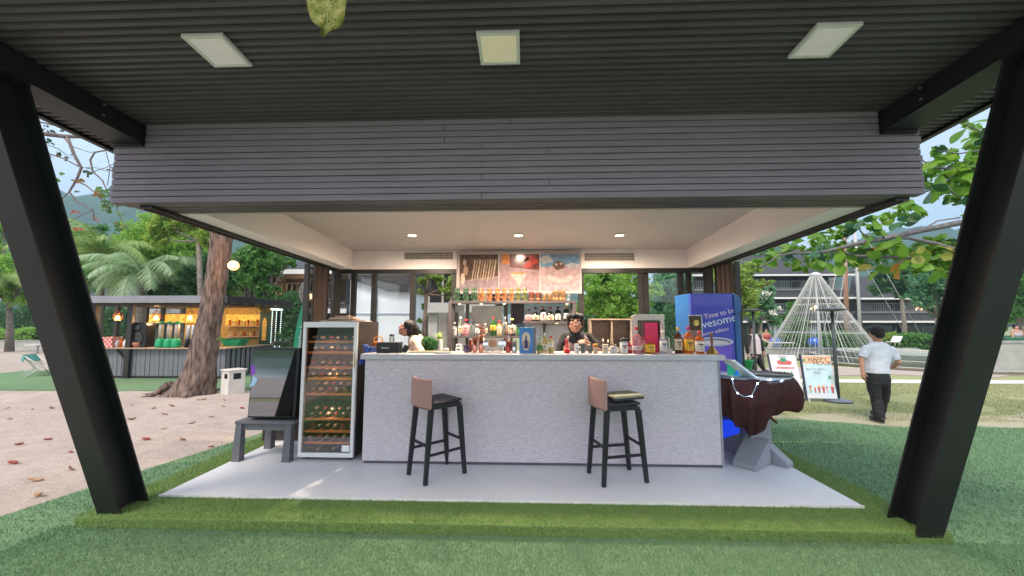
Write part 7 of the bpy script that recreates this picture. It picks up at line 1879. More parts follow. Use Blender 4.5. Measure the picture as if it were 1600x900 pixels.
for d_, r_ in (((-.35, .1, .9), .20), ((.75, .2, 1.0), .26), ((-.1, .6, 1.2), .2)):
    e = top + Vector(d_); b.tube([top - Vector((0, 0, .15)), top + Vector(d_) * .5, e, e + Vector(d_) * 1.4], [r_, r_ * .85, r_ * .6, r_ * .3], 12)
b.build('trunk', bark_m, ht)
rs = np.random.RandomState(61)
P_, cs = crown_pts([(330, 300, 60), (400, 280, 60), (270, 260, 55), (360, 210, 70), (450, 250, 50), (365, 352, 26), (335, 350, 12)], 8.8, 15000, rs)
V, F = leafquads(P_, .07, rs, .5); fastmesh('crown', V, F, LF['mid'], parent=ht, kind='stuff')
# roots
for a0, L_ in ((R(186), .55), (R(212), .30)):
    b = MB(); c = cps[0]; d_ = Vector((math.cos(a0), math.sin(a0), 0)); b.tube([c + d_ * .38 + Vector((0, 0, .30)), c + d_ * .62 + Vector((0, 0, .10)), c + d_ * (.62 + L_) + Vector((0, 0, .035))], [.08, .045, .012], 8); b.build('root', bark_m, ht)
# fern on the trunk
b = MB(); c0 = at(345, 528, Y=8.0)
for k_ in range(26):
    a = rnd.uniform(-.9, .9); l_ = rnd.uniform(.08, .22); d_ = Vector((math.sin(a) * .9 + .3, -.35, .5 * math.cos(a) - .35)); e = d_.cross(Vector((0, 1, .3))).normalized() * .012
    q1 = c0 + d_ * l_ * .5; q2 = c0 + d_ * l_ + Vector((0, 0, -.05)); b.add([c0 - e, c0 + e, q1 + e * 1.3, q1 - e * 1.3, q2], [(0, 1, 2, 3), (3, 2, 4)])
o = b.build('epiphyte', LF['lime'], recalc=False); tag(o, 'small lime green fern growing on the bark of the big trunk', 'fern')
gl = at(365, 415, Y=7.95); t = thing('globe_lamp', 'glowing round globe lamp on the big leaning trunk', 'globe lamp', gl)
b = MB(); b.ball(gl, .105, 18, 12); b.build('globe', mat('glowing_globe', (1, .85, .6), .4, var=0, emit=1.0, ecol=(1, .46, .12), rvar=0), t)
b = MB(); b.tube([gl + Vector((-.02, .06, .09)), gl + Vector((-.06, .18, .2)), gl + Vector((-.12, .36, .22))], .012, 6); b.build('bracket', dark_m, t)
point(gl.x - .02, gl.y - .20, gl.z + .02, 11, (1, .45, .14), .1, parent=t)
# --- palms
def palm(lab, px, py, pyb, Y, L, nf, seed, lf):
    rs = random.Random(seed); h = at(px, py, Y=Y); t = thing('coconut_palm', lab, 'palm', (h.x, Y, gz(h.x, Y)))
    b = MB(); b.tube([Vector((h.x + .2, Y, gz(h.x, Y) - .1)), Vector((h.x + .08, Y, h.z * .5)), h], [.16, .13, .11], 12); b.build('trunk', barkg_m, t)
    for k_ in range(nf):
        a = 2 * math.pi * k_ / nf + rs.uniform(-.2, .2); e0 = rs.uniform(.15, 1.25); l_ = L * rs.uniform(.8, 1.1)
        pts = []; p_ = Vector(h); el_ = e0
        for j in range(15):
            pts.append(Vector(p_)); p_ += Vector((math.cos(a) * math.cos(el_), math.sin(a) * math.cos(el_), math.sin(el_))) * l_ / 14; el_ -= (.10 + .045 * (1.4 - e0) + rs.uniform(0, .03))
        b = MB(); b.tube(pts, [.03 * (1 - j / 16) for j in range(15)], 5)
        side = Vector((-math.sin(a), math.cos(a), 0))
        for j in range(1, 14):
            for q in range(4):
                f = q / 4; c = pts[j].lerp(pts[j + 1], f); s_ = (j + f) / 14; ll = l_ * .30 * math.sin(math.pi * min(1, s_ * .85 + .12)) ** .7
                d_ = (pts[j + 1] - pts[j]).normalized()
                for sg in (-1, 1):
                    v = (side * sg * .75 + d_ * .55 + Vector((0, 0, -.42 - rs.uniform(0, .35)))).normalized() * ll * rs.uniform(.85, 1.1)
                    w_ = d_ * .018; mid = c + v * .5 + Vector((0, 0, .04 * ll)); b.add([c - w_, c + w_, mid + w_, mid - w_, c + v + Vector((0, 0, -.10 * ll))], [(0, 1, 2, 3), (3, 2, 4)])
        b.build('frond', lf, t, recalc=False)
    return t
pl1 = leafmat('palm_frond', [(.20, .34, .08), (.30, .45, .12), (.40, .50, .18), (.26, .42, .14)], .4); pl2 = leafmat('palm_frond_blue', [(.22, .38, .16), (.34, .48, .25), (.44, .54, .34)], .4)
palm('feathery coconut palm with upright fronds left of the beach bar roof', 160, 400, 560, 15.5, 2.9, 19, 3, pl1)
palm('low coconut palm with drooping pale fronds behind the beach bar roof', 222, 432, 560, 14.5, 2.4, 19, 8, pl2)
palm('small coconut palm at the far left edge', -8, 440, 560, 19, 2.2, 13, 11, pl1)

# --- bare branches with few leaves in the upper left
def leafshape(L_, W2, droop=.0, lobes=False):
    V = []; n = 8
    for i in range(n + 1):
        s_ = i / n; w_ = W2 * (math.sin(math.pi * s_ ** 1.5 * .97 + .06)) ** .75 if s_ > 0 else .004
        z_ = -droop * s_ * s_; V += [(L_ * s_, -w_, z_ + w_ * .25), (L_ * s_, 0, z_), (L_ * s_, w_, z_ + w_ * .25)]
    F = []
    for i in range(n): a = i * 3; F += [(a, a + 3, a + 4, a + 1), (a + 1, a + 4, a + 5, a + 2)]
    return V, F
def branch_tree(name, lab, root, branches, twigs, leafmats, Y, size, seed, maxl=240, cat='tree'):
    t = thing(name, lab, cat, root); rs = random.Random(seed)
    b = MB(); ends = []
    for br_ in branches:
        pts = [at(px, py, Y=Y + dy) for px, py, dy, w_ in br_]; b.tube(pts, [w_ / FPX * Y / 2 for *_, w_ in br_], 8)
        ends.append((pts, [w_ for *_, w_ in br_]))
    return t, b, ends, rs
# left, thin arching twigs
Yl = 6.4
lroot = (-14.5, 6.4, G)
t, b, ends, rs = branch_tree('branching_tree', 'nearly bare branches with sparse leaves and red blossoms in front of the blue hill', lroot, [
 [(-260, 300, 0, 26), (-60, 215, 0, 14), (60, 208, 0, 8), (100, 213, 0, 7), (140, 214, .1, 5), (185, 205, .2, 3)],
 [(105, 213, 0, 4.5), (115, 240, 0, 4.5), (127, 262, 0, 4), (120, 280, 0, 3.5), (108, 300, 0, 3), (120, 315, 0, 2.5), (145, 328, 0, 2), (147, 345, 0, 1.5)],
 [(127, 262, 0, 2), (100, 248, 0, 2), (70, 238, .1, 2.5), (30, 235, .1, 4)],
 [(165, 235, 0, 2.2), (148, 238, 0, 2.6), (141, 250, 0, 2.8), (145, 268, 0, 2.6), (160, 282, 0, 2), (168, 300, 0, 1.6), (180, 318, 0, 1.6), (190, 345, 0, 1.2), (203, 362, 0, 1)],
 [(120, 283, 0, 2.6), (135, 290, 0, 2.2), (150, 303, 0, 1.8), (168, 322, 0, 1.4)],
 [(108, 300, 0, 2), (95, 312, 0, 1.6), (88, 330, 0, 1.2)], [(165, 235, 0, 1.4), (172, 262, 0, 1.2), (168, 290, 0, 1)],
 [(60, 190, .3, 3), (95, 198, .3, 2.4), (120, 205, .3, 2)], [(98, 213, 0, 1.6), (110, 228, 0, 1.4), (140, 238, 0, 1), (160, 236, 0, 1)],
 [(145, 328, 0, 1.4), (120, 340, 0, 1.2), (100, 352, 0, 1)], [(147, 268, 0, 1.2), (165, 262, 0, 1), (180, 255, 0, 1)], [(70, 225, .2, 1.4), (90, 232, .2, 1.4), (108, 245, .2, 1)], [(130, 262, 0, 1.2), (150, 262, 0, 1), (168, 268, 0, .8)]], None, None, Yl, .1, 5)
b.tube([Vector(lroot), Vector((-14.3, 6.4, 2)), at(-260, 300, Y=Yl)], [.3, .22, .10], 10); b.build('trunk_and_branches', twig_m, t)
sprout = leafmat('sprout_leaf', [(.10, .22, .05), (.16, .30, .07), (.08, .17, .05)]); darkl = leafmat('dark_green_leaf', [(.05, .09, .05), (.07, .12, .06)]); redl = leafmat('red_leaf', [(.50, .05, .04), (.60, .10, .06)]); ocl = leafmat('ochre_leaf', [(.38, .18, .07), (.30, .22, .08)])  # second leaf material is a darker, duller green
V, F = leafshape(.11, .032, .02); mb_ = MB(); mb_.add(V, F, 0, True)
protos = {}
def put_leaf(t, key, m_, p, rz, pitch, roll, sc):
    if key not in protos: protos[key] = mb_.build('leaf', m_, t, local=True, recalc=False); o = protos[key]
    else: o = protos[key].copy(); COL.objects.link(o)
    o.parent = t; o.location = p - wpos(t); o.rotation_euler = (roll, pitch, rz); o.scale = (sc,) * 3
for (px, py, r_, n_, k_, m_, sc_) in ((160, 300, 14, 14, 's', sprout, .9), (170, 312, 16, 16, 's', sprout, .9), (168, 325, 12, 12, 's', sprout, .95), (183, 318, 12, 9, 's', sprout, .9), (150, 303, 8, 7, 'o', ocl, .9), (122, 281, 8, 9, 'o', ocl, .8),
                                   (92, 240, 8, 6, 'h', darkl, .85), (108, 246, 8, 6, 'h', darkl, .85), (75, 222, 14, 9, 'h', darkl, .9), (70, 200, 14, 8, 'h', darkl, .9), (86, 207, 12, 7, 'h', darkl, .8), (135, 268, 10, 7, 'h', darkl, .8), (176, 262, 12, 8, 'h', darkl, .8), (90, 275, 8, 3, 's', sprout, 1.0), (75, 245, 10, 5, 'h', darkl, .9), (116, 301, 10, 4, 'h', darkl, .7), (190, 335, 8, 6, 's', sprout, .7), (185, 350, 8, 4, 'o', ocl, .6),
                                   (121, 357, 5, 9, 'r', redl, .55), (153, 345, 6, 6, 'r', redl, .55), (118, 331, 5, 5, 'r', redl, .5), (145, 340, 6, 4, 'r', redl, .5)):
    for i in range(n_):
        a = rs.uniform(0, 6.28); q = at(px + r_ * .6 * math.cos(a) * rs.random(), py + r_ * .6 * math.sin(a) * rs.random(), Y=Yl + rs.uniform(-.1, .1))
        put_leaf(t, 'L' + k_, m_, q, rs.uniform(0, 6.28), rs.uniform(-.6, .9), rs.uniform(-1, 1), sc_ * rs.uniform(.7, 1.2))
# right: almond tree, large round leaves
Yr = 5.6
rroot = (9.2, 5.8, G)
t, b, ends, rs = branch_tree('almond_tree', 'tropical almond branches with large round leaves reaching in from the right', rroot, [
 [(1800, 380, 0, 50), (1640, 372, 0, 14), (1560, 365, 0, 10), (1500, 348, 0, 9), (1440, 360, 0, 8), (1390, 371, 0, 8), (1335, 382, 0, 6), (1285, 394, 0, 5), (1230, 397, 0, 3.5), (1190, 398, 0, 2)],
 [(1390, 371, 0, 5), (1420, 372, 0, 5), (1460, 380, 0, 6), (1500, 393, 0, 7), (1540, 400, 0, 9), (1700, 420, 0, 20)],
 [(1300, 392, 0, 3), (1340, 400, 0, 4), (1400, 402, 0, 4.5), (1460, 403, .1, 5), (1510, 398, .1, 6)],
 [(1250, 392, -.2, 2.6), (1215, 400, -.2, 2.4), (1190, 418, -.2, 2), (1170, 415, -.2, 1.4)], [(1260, 395, 0, 2), (1225, 388, 0, 2), (1200, 380, 0, 1.5)],
 [(1360, 376, 0, 2.6), (1345, 362, 0, 2), (1340, 350, 0, 1.6)], [(1440, 360, 0, 3), (1465, 345, 0, 2), (1500, 340, 0, 2)],
 [(1700, 250, 0, 16), (1560, 258, 0, 6), (1500, 265, 0, 5), (1460, 262, 0, 3.5), (1440, 250, 0, 2)], [(1500, 265, 0, 3), (1475, 285, 0, 2.6), (1445, 300, 0, 2)], [(1560, 258, 0, 3), (1530, 235, 0, 2.6), (1500, 240, 0, 2), (1465, 235, 0, 1.6)], [(1550, 240, 0, 2.4), (1530, 205, 0, 2), (1510, 195, 0, 1.6)],
 [(1475, 285, 0, 2), (1490, 302, 0, 2), (1500, 310, 0, 1.4)], [(1410, 402, 0, 2), (1408, 425, 0, 1.6)]], None, None, Yr, .1, 9)
b.tube([Vector(rroot), Vector((9.3, 5.8, 1.5)), at(1800, 380, Y=Yr), at(1760, 250, Y=Yr)], [.35, .28, .2, .14], 10)
b.tube([Vector((9.3, 5.8, 1.5)), at(1780, 260, Y=Yr), at(1700, 250, Y=Yr)], [.25, .16, .075], 10)
b.build('trunk_and_branches', mat('almond_bark', (.16, .145, .15), .85, var=.35, scale=20, bump=.3), t)
V, F = leafshape(.21, .072, .03); mb_ = MB(); mb_.add(V, F, 0, True)
al1 = leafmat('almond_leaf', [(.14, .30, .035), (.22, .42, .05), (.17, .35, .04), (.32, .46, .06)], .5, .4); al2 = leafmat('almond_leaf_dark', [(.035, .10, .03), (.06, .15, .05)], .3, .4); al3 = leafmat('almond_leaf_orange', [(.60, .14, .03), (.55, .25, .04)], .4); al4 = leafmat('almond_leaf_bluish', [(.07, .17, .10), (.10, .22, .13)], .3, .35); al5 = leafmat('almond_leaf_yellowing', [(.34, .36, .07), (.40, .34, .08)], .45)
cl_ = [(1450, 262, 14, 9, 'a', al1), (1470, 250, 16, 9, 'a', al1), (1490, 270, 18, 11, 'a', al1), (1465, 280, 16, 9, 'a', al1), (1500, 250, 16, 9, 'a', al1), (1520, 240, 16, 9, 'a', al1), (1535, 222, 14, 7, 'a', al1), (1480, 300, 14, 8, 'a', al1), (1450, 295, 10, 6, 'b', al2), (1515, 290, 14, 7, 'a', al1), (1520, 265, 14, 8, 'a', al1), (1470, 232, 12, 5, 'b', al2), (1520, 198, 14, 5, 'a', al1), (1540, 210, 12, 5, 'b', al2), (1500, 310, 12, 4, 'b', al2), (1540, 270, 14, 6, 'a', al1), (1545, 300, 12, 4, 'a', al1),
       (1400, 330, 14, 6, 'a', al1), (1380, 342, 12, 6, 'a', al1), (1420, 325, 10, 4, 'a', al1), (1350, 350, 16, 7, 'b', al2), (1365, 362, 14, 5, 'a', al1), (1325, 358, 12, 4, 'd', al4), (1415, 345, 10, 4, 'd', al4), (1440, 335, 8, 3, 'b', al2), (1508, 340, 6, 2, 'b', al2), (1290, 368, 14, 4, 'a', al1), (1275, 372, 12, 3, 'b', al2),
       (1240, 385, 10, 4, 'a', al1), (1205, 395, 12, 5, 'a', al1), (1235, 402, 12, 4, 'd', al4), (1215, 382, 8, 3, 'd', al4), (1262, 400, 12, 5, 'd', al4), (1250, 415, 10, 4, 'a', al1), (1285, 402, 12, 6, 'a', al1), (1310, 388, 10, 4, 'a', al1), (1320, 405, 12, 6, 'a', al1), (1340, 395, 12, 5, 'b', al2), (1345, 412, 12, 4, 'e', al5), (1365, 395, 12, 6, 'a', al1), (1380, 385, 10, 5, 'a', al1), (1395, 382, 8, 5, 'a', al1), (1385, 391, 5, 4, 'c', al3), (1400, 395, 8, 3, 'a', al1), (1378, 420, 9, 4, 'a', al1), (1407, 417, 5, 4, 'c', al3), (1420, 402, 12, 5, 'a', al1), (1440, 395, 14, 7, 'e', al5), (1460, 405, 16, 7, 'a', al1), (1450, 382, 12, 5, 'a', al1), (1480, 395, 14, 7, 'e', al5), (1500, 410, 16, 6, 'a', al1), (1475, 420, 14, 5, 'a', al1), (1440, 420, 12, 4, 'a', al1), (1500, 380, 12, 5, 'b', al2), (1480, 372, 10, 3, 'a', al1), (1520, 425, 14, 4, 'e', al5), (1185, 410, 8, 3, 'a', al1)]
tot = 0
for (px, py, r_, n_, k_, m_) in cl_:
    for i in range(max(2, int(n_ * .88))):
        if tot >= 298: break
        a = rs.uniform(0, 6.28); rr_ = math.sqrt(rs.random()); q = at(px + r_ * math.cos(a) * rr_, py + r_ * .8 * math.sin(a) * rr_, Y=Yr + rs.uniform(-.15, .15)); tot += 1
        put_leaf(t, 'R' + k_, m_, q, rs.uniform(0, 6.28), rs.uniform(-.3, 1.0), rs.uniform(-1.3, 1.3), rs.uniform(.6, 1.15))

rs = np.random.RandomState(71)
P_, _ = crown_pts([(c[0], c[1], c[2] * 1.15) for c in cl_] + [(1475, 265, 30), (1510, 280, 26), (1450, 400, 26), (1490, 405, 24), (1535, 250, 20)], Yr + .25, 2600, rs)
V, F = leafquads(P_, .055, rs, .62); fastmesh('small_leaves', V, F, al1, parent=t, kind='stuff')
# --- spotted leaf hanging close to the lens side, from the roof edge
q = at(510, 26, Y=.98); th_ = thing('hanging_leaf', 'spotted yellow green leaf hanging at the top edge of the photo', 'leaf', (q.x, .98, at(510, 56, Y=.98).z))
out = [(484, -30), (480, -5), (479, 10), (483, 25), (490, 36), (498, 42), (505, 42), (504, 47), (501, 52), (502, 57), (509, 55), (520, 49), (530, 42), (537, 31), (541, 18), (541, 2), (538, -20), (530, -40), (512, -58), (495, -48)]
pts = [at(px, py, Y=.98) for px, py in out]
b = MB(); cen = sum(pts, Vector()) / len(pts)
ring1 = [cen.lerp(p, .55) + Vector((0, .006, 0)) for p in pts]; pts2 = [p + Vector((0, -.006 * math.sin(i * 1.9), 0)) for i, p in enumerate(pts)]; n = len(pts)
b.add([cen + Vector((0, .008, 0))] + ring1 + pts2, [(0, 1 + i, 1 + (i + 1) % n) for i in range(n)] + [(1 + i, 1 + n + i, 1 + n + (i + 1) % n, 1 + (i + 1) % n) for i in range(n)], 0, True)
sp_m = mat('spotted_leaf_blade', (.12, .16, .02), .85, var=.3, scale=34, col2=(.21, .20, .07), spec=.1)
o = b.build('blade', sp_m, th_, recalc=False); so = o.modifiers.new('t', 'SOLIDIFY'); so.thickness = .0006
b = MB()
rs = random.Random(4)
for px, py, r_ in ((500, 12, 1.4), (494, 17, 1.2), (503, 22, 1.4), (511, 12, 1.2), (517, 6, 1.3), (521, 6, 1.3), (503, 28, 1.2), (514, 24, 1.1), (510, 28, 1.3), (514, 33, 1.5), (519, 37, 1.2), (523, 31, 1.4), (509, 35, 1), (520, 44, 1.6), (524, 41, 1), (508, 49, 1.1), (486, 1, 1.4), (517, 1, 1.4), (525, 2, 1.5), (488, 30, 1), (516, 39, .9), (519, 28, 1), (497, 6, .8), (505, 20, .7)):
    c = at(px, py, Y=.965); rr_ = r_ / FPX * .98
    b.add([c + Vector((rr_ * math.cos(k_ * 1.05), 0, rr_ * math.sin(k_ * 1.05))) for k_ in range(6)], [tuple(range(6))])
o = b.build('leaf_spots', mat('leaf_hole_brown', (.012, .008, .004), .9, spec=.05), th_)['kind'] = 'stuff'
b = MB(); b.tube([at(509, 50, Y=.972), at(512, 25, Y=.970), at(513, 0, Y=.970), at(512, -55, Y=.972)], [.0006, .0012, .0016, .002], 6); b.build('midrib', mat('pale_midrib', (.22, .24, .10), .5), th_)
b = MB(); b.tube([at(512, -55, Y=.98), at(515, -120, Y=.99), at(500, -200, Y=1.0), Vector((-.62, 1.0, 3.16))], .0022, 6); b.build('stem', twig_m, th_)
# unseen hill added behind the viewpoint to put a dark band in the cooler mirror
h4 = hz(-100, -900, 60, 900, 160)
V, F = heightgrid(-1400, 1200, -1200, -600, 60, 20, h4); fastmesh('hill', V, F, hill_m, kind='structure', smooth=True)
# ------------------------------------------------------------------ people
skin = mat('warm_skin', (.48, .24, .16), .5, var=.08, scale=8)
skin2 = mat('tan_skin', (.34, .19, .13), .5, var=.08, scale=8)
hairm = mat('black_hair', (.007, .005, .005), .55, var=.3, scale=60, stretch=(8, 8, 1), bump=.3, bscale=120)
crz = bpy.data.textures.new('cloth_wrinkle', 'CLOUDS'); crz.noise_scale = .10; crz.noise_depth = 2
hst = bpy.data.textures.new('hair_strand', 'CLOUDS'); hst.noise_scale = .016
def rough(o, tex, st):
    d_ = o.modifiers.new('wrinkle', 'DISPLACE'); d_.texture = tex; d_.strength = st; d_.mid_level = .4
    return o
def remesh(o, vox, sm=3):
    r_ = o.modifiers.new('remesh', 'REMESH'); r_.mode = 'VOXEL'; r_.voxel_size = vox; r_.use_smooth_shade = True
    s_ = o.modifiers.new('smooth', 'SMOOTH'); s_.factor = .5; s_.iterations = sm
    return o
def limb(b, pts, rad, n=12):
    """tapered limb with rounded ends and joints"""
    pts = [Vector(p) for p in pts]; b.tube(pts, rad, n)
    for p, r_ in zip(pts, rad): b.ball(p, r_ * .985, 10, 8)
def sect(b, rings, n=16):
    """torso from stacked ellipses: (centre, rx, ry, yaw)"""
    vs_ = []
    for c, rx, ry, yw in rings:
        for k_ in range(n):
            a = 2 * math.pi * k_ / n; x, y = rx * math.cos(a), ry * math.sin(a)
            vs_.append(Vector(c) + Vector((x * math.cos(yw) - y * math.sin(yw), x * math.sin(yw) + y * math.cos(yw), 0)))
    fs_ = [(j * n + k_, j * n + (k_ + 1) % n, (j + 1) * n + (k_ + 1) % n, (j + 1) * n + k_) for j in range(len(rings) - 1) for k_ in range(n)]
    fs_ += [tuple(range(n))[::-1], tuple((len(rings) - 1) * n + k_ for k_ in range(n))]
    b.add(vs_, fs_, 0, True)
def head_frame(c, yaw, pitch, roll=0):
    """local: +y forward (face), z up, x left of the face"""
    return Matrix.Translation(c) @ Matrix.Rotation(yaw, 4, 'Z') @ Matrix.Rotation(-pitch, 4, 'X') @ Matrix.Rotation(roll, 4, 'Y')
def head(b, M, s=1.0):
    B_ = lambda c, r_: b.ball((0, 0, 0), (1, 1, 1), 14, 10, M=M @ Matrix.Translation(Vector(c) * s) @ Matrix.Diagonal((r_[0] * s, r_[1] * s, r_[2] * s, 1)))
    B_((0, -.012, .035), (.074, .092, .085)); B_((0, .012, -.02), (.064, .078, .085)); B_((0, .035, -.062), (.040, .046, .042)); B_((0, .058, -.088), (.020, .020, .016))
    B_((0, .094, -.012), (.010, .016, .022)); B_((0, .102, -.026), (.014, .014, .010)); B_((0, .088, -.055), (.022, .010, .006)); B_((0, .085, -.064), (.018, .009, .006))
    for q in (-1, 1): B_((q * .030, .078, .020), (.026, .012, .007)); B_((q * .038, .064, -.022), (.022, .018, .020)); B_((q * .074, -.004, -.010), (.008, .018, .028))
def face_bits(parent, M, s=1.0):
    for q in (-1, 1):
        b = MB(); b.ball((0, 0, 0), (1, 1, 1), 10, 8, M=M @ Matrix.Translation(Vector((q * .030, .078, .004)) * s) @ Matrix.Diagonal((.013 * s, .010 * s, .0075 * s, 1))); b.build('eye', mat('dark_eye', (.03, .02, .018), .2), parent)
        b = MB(); b.tube([M @ (Vector((q * x, y, z)) * s) for x, y, z in ((.012, .093, .021), (.030, .091, .027), (.048, .078, .022))], [.002, .0032, .0018], 6); b.build('eyebrow', hairm, parent)
    b = MB(); b.tube([M @ (Vector((x, y, -.060)) * s) for x, y in ((-.020, .088), (0, .0975), (.020, .088))], [.0015, .003, .0015], 6); b.build('mouth', mat('lip', (.36, .11, .09), .45), parent)
def hair_cap(parent, M, s=1.0, fringe=True, pony=None, vox=.006, mat_=None):
    b = MB(); rs = random.Random(3)
    B_ = lambda c, r_: b.ball((0, 0, 0), (1, 1, 1), 12, 9, M=M @ Matrix.Translation(Vector(c) * s) @ Matrix.Diagonal((r_[0] * s, r_[1] * s, r_[2] * s, 1)))
    B_((0, -.020, .050), (.086, .096, .084)); B_((0, -.058, .005), (.072, .055, .085))
    for q in (-1, 1): B_((q * .066, -.015, .02), (.016, .045, .05))
    if fringe:
        for k_ in range(9):
            x = -.068 + k_ * .017; B_((x, .048 + .030 * (1 - abs(x) / .07), .066 - .004 * (k_ % 3)), (.022, .028, .038))
    else:
        for k_ in range(9): x = -.06 + k_ * .015; B_((x, .034, .088 - abs(x) * .3), (.018, .030, .020))
    if pony:
        for c, r_ in pony: B_(c, r_)
    o = b.build('hair', mat_ or hairm, parent); return rough(remesh(o, vox * s, 2), hst, .006)
def hand(b, wrist, dirv, palm_n, s=1.0, curl=.5, side=1):
    """palm and five separate fingers; dirv: pointing direction, palm_n: palm normal, side: thumb side"""
    d = Vector(dirv).normalized(); n_ = Vector(palm_n); n_ = (n_ - d * n_.dot(d)).normalized(); x = d.cross(n_).normalized() * side
    w_ = Vector(wrist)
    b.tube([w_, w_ + d * .035 * s, w_ + d * .085 * s], [.022 * s, .030 * s, .032 * s], 10)
    for k_, (off, L_) in enumerate(((-.028, .060), (-.010, .078), (.009, .084), (.027, .074))):
        p = w_ + d * .080 * s - x * off * s * -1; e = d; pts = [p]
        c_ = curl * (1 - .1 * k_)
        for j in range(3):
            e = (e + n_ * c_ * .75).normalized(); pts.append(pts[-1] + e * L_ * s * (.44, .32, .24)[j])
        b.tube(pts, [.0095 * s, .009 * s, .008 * s, .0065 * s], 8)
        for q, r_ in zip(pts, (.0095, .009, .008, .0065)): b.ball(q, r_ * s, 8, 6)
    p = w_ + d * .025 * s + x * .026 * s; e = (d * .6 + x * .7 + n_ * .4).normalized(); q1 = p + e * .036 * s; q2 = q1 + (d * .9 + n_ * .6 * curl + x * .1).normalized() * .030 * s
    b.tube([p, q1, q2], [.013 * s, .011 * s, .008 * s], 8); b.ball(q2, .008 * s, 8, 6)

# ---- bartender
A = at(899, 500, Y=4.93)
bt = thing('person', 'bartender with black fringe in black shirt and grey apron mixing a drink behind the counter', 'person', (A.x, 4.95, 0))
hc = Vector((A.x - .012, 4.93, A.z - .012)); ground = 0
nk = Vector((A.x + .0, 5.0, at(899, 522, Y=4.98).z)); chest = Vector((A.x + .01, 5.0, at(900, 528, Y=5).z - .16)); pel = Vector((A.x + .02, 5.02, .86))
sh_z = at(900, 528, Y=5).z
shL = Vector((at(880, 530, Y=5).x, 5.0, sh_z)); shR = Vector((at(922, 530, Y=5).x, 5.0, sh_z))
hc = Vector((A.x - .005, 4.92, at(899, 507, Y=4.92).z))
elL = at(872, 560, Y=4.86); wrL = at(884, 548, Y=4.66); elR = at(940, 552, Y=4.86); wrR = at(919, 536, Y=4.70)
Mh = head_frame(hc, math.pi - R(4), R(-30), 0)
b = MB(); head(b, Mh, 1.12)
limb(b, [nk + Vector((0, .02, -.06)), nk + Vector((0, -.02, .02)), hc + Vector((0, .01, -.03))], [.058, .052, .05])
sect(b, [(pel + Vector((0, 0, -.1)), .16, .11, 0), (pel, .165, .115, 0), (pel + Vector((0, 0, .16)), .14, .10, 0), (chest, .175, .11, 0), (chest + Vector((0, 0, .12)), .18, .10, 0), (Vector((chest.x, chest.y, sh_z + .01)), .12, .07, 0)])
for q, hp in ((-1, Vector((pel.x - .09, pel.y, .84))), (1, Vector((pel.x + .09, pel.y, .84)))): limb(b, [hp, hp + Vector((0, 0, -.38)), hp + Vector((0, .02, -.77)), hp + Vector((0, -.1, -.80))], [.085, .056, .042, .035])
limb(b, [shL, elL, wrL], [.052, .040, .026]); limb(b, [shR, elR, wrR], [.052, .040, .026])
hand(b, wrL, at(884, 541, Y=4.55) - wrL, (1, .2, -.2), 1.0, .8, 1); hand(b, wrR, at(911, 533, Y=4.64) - wrR, (-.3, .2, -.8), 1.0, .5, -1)
o = remesh(b.build('body', skin, bt), .007, 3); face_bits(bt, Mh, 1.12); hair_cap(bt, Mh, 1.22)
shirt = mat('black_cotton', (.014, .014, .016), .8, var=.2, scale=12, bump=.3, bscale=20); apron = mat('grey_apron', (.34, .28, .27), .8, var=.12, scale=14, stretch=(30, 1, 1), bump=.3, bscale=14)
b = MB(); sect(b, [(pel + Vector((0, 0, -.06)), .175, .13, 0), (pel + Vector((0, 0, .14)), .155, .12, 0), (chest + Vector((0, 0, -.02)), .188, .125, 0), (chest + Vector((0, 0, .11)), .205, .125, 0), (Vector((chest.x, chest.y, sh_z + .035)), .19, .10, 0), (Vector((chest.x, chest.y, sh_z + .075)), .085, .075, 0)])
limb(b, [shL + Vector((.02, 0, .0)), shL.lerp(elL, .75)], [.070, .060]); limb(b, [shR - Vector((.02, 0, 0)), shR.lerp(elR, .95)], [.070, .058])
rough(remesh(b.build('shirt', shirt, bt), .009, 4), crz, .02)
b = MB()
for q in (-1, 1): b.beam(nk + Vector((q * .045, -.06, .0)), nk + Vector((q * .02, -.125, -.10)), .045, .008, up=(0, 1, 0))
b.build('collar', shirt, bt, bevel=.003)
b = MB(); yf = chest.y - .150
b.add([(chest.x - .15, yf + .02, 1.275), (chest.x - .035, yf, 1.185), (chest.x + .035, yf, 1.185), (chest.x + .145, yf + .02, 1.275), (chest.x + .16, yf + .03, 1.0), (chest.x + .16, yf + .02, .70), (chest.x - .16, yf + .02, .70), (chest.x - .16, yf + .03, 1.0)], [(0, 1, 7), (1, 2, 4, 7), (2, 3, 4), (7, 4, 5, 6)])
o = b.build('apron', apron, bt); so = o.modifiers.new('t', 'SOLIDIFY'); so.thickness = .012
b = MB()
for q in (-1, 1): b.tube([Vector((chest.x + q * .125, yf + .02, 1.265)), Vector((chest.x + q * .11, chest.y - .11, sh_z - .01)), Vector((chest.x + q * .085, chest.y - .02, sh_z + .065))], [.020, .020, .016], 6)
b.build('apron_strap', apron, bt)['kind'] = 'stuff'
b = MB(); b.tube([wrR + (elR - wrR).normalized() * .02, wrR + (elR - wrR).normalized() * .05], [.031, .032], 12); b.build('wristwatch', bb_m, bt)
b = MB(); b.tube([at(906, 536, Y=4.60), at(912, 540, Y=4.60), at(903, 543, Y=4.60)], .009, 8); tag(b.build('straw_paper', LB['white']), 'white paper folded between the bartender fingers', 'paper')
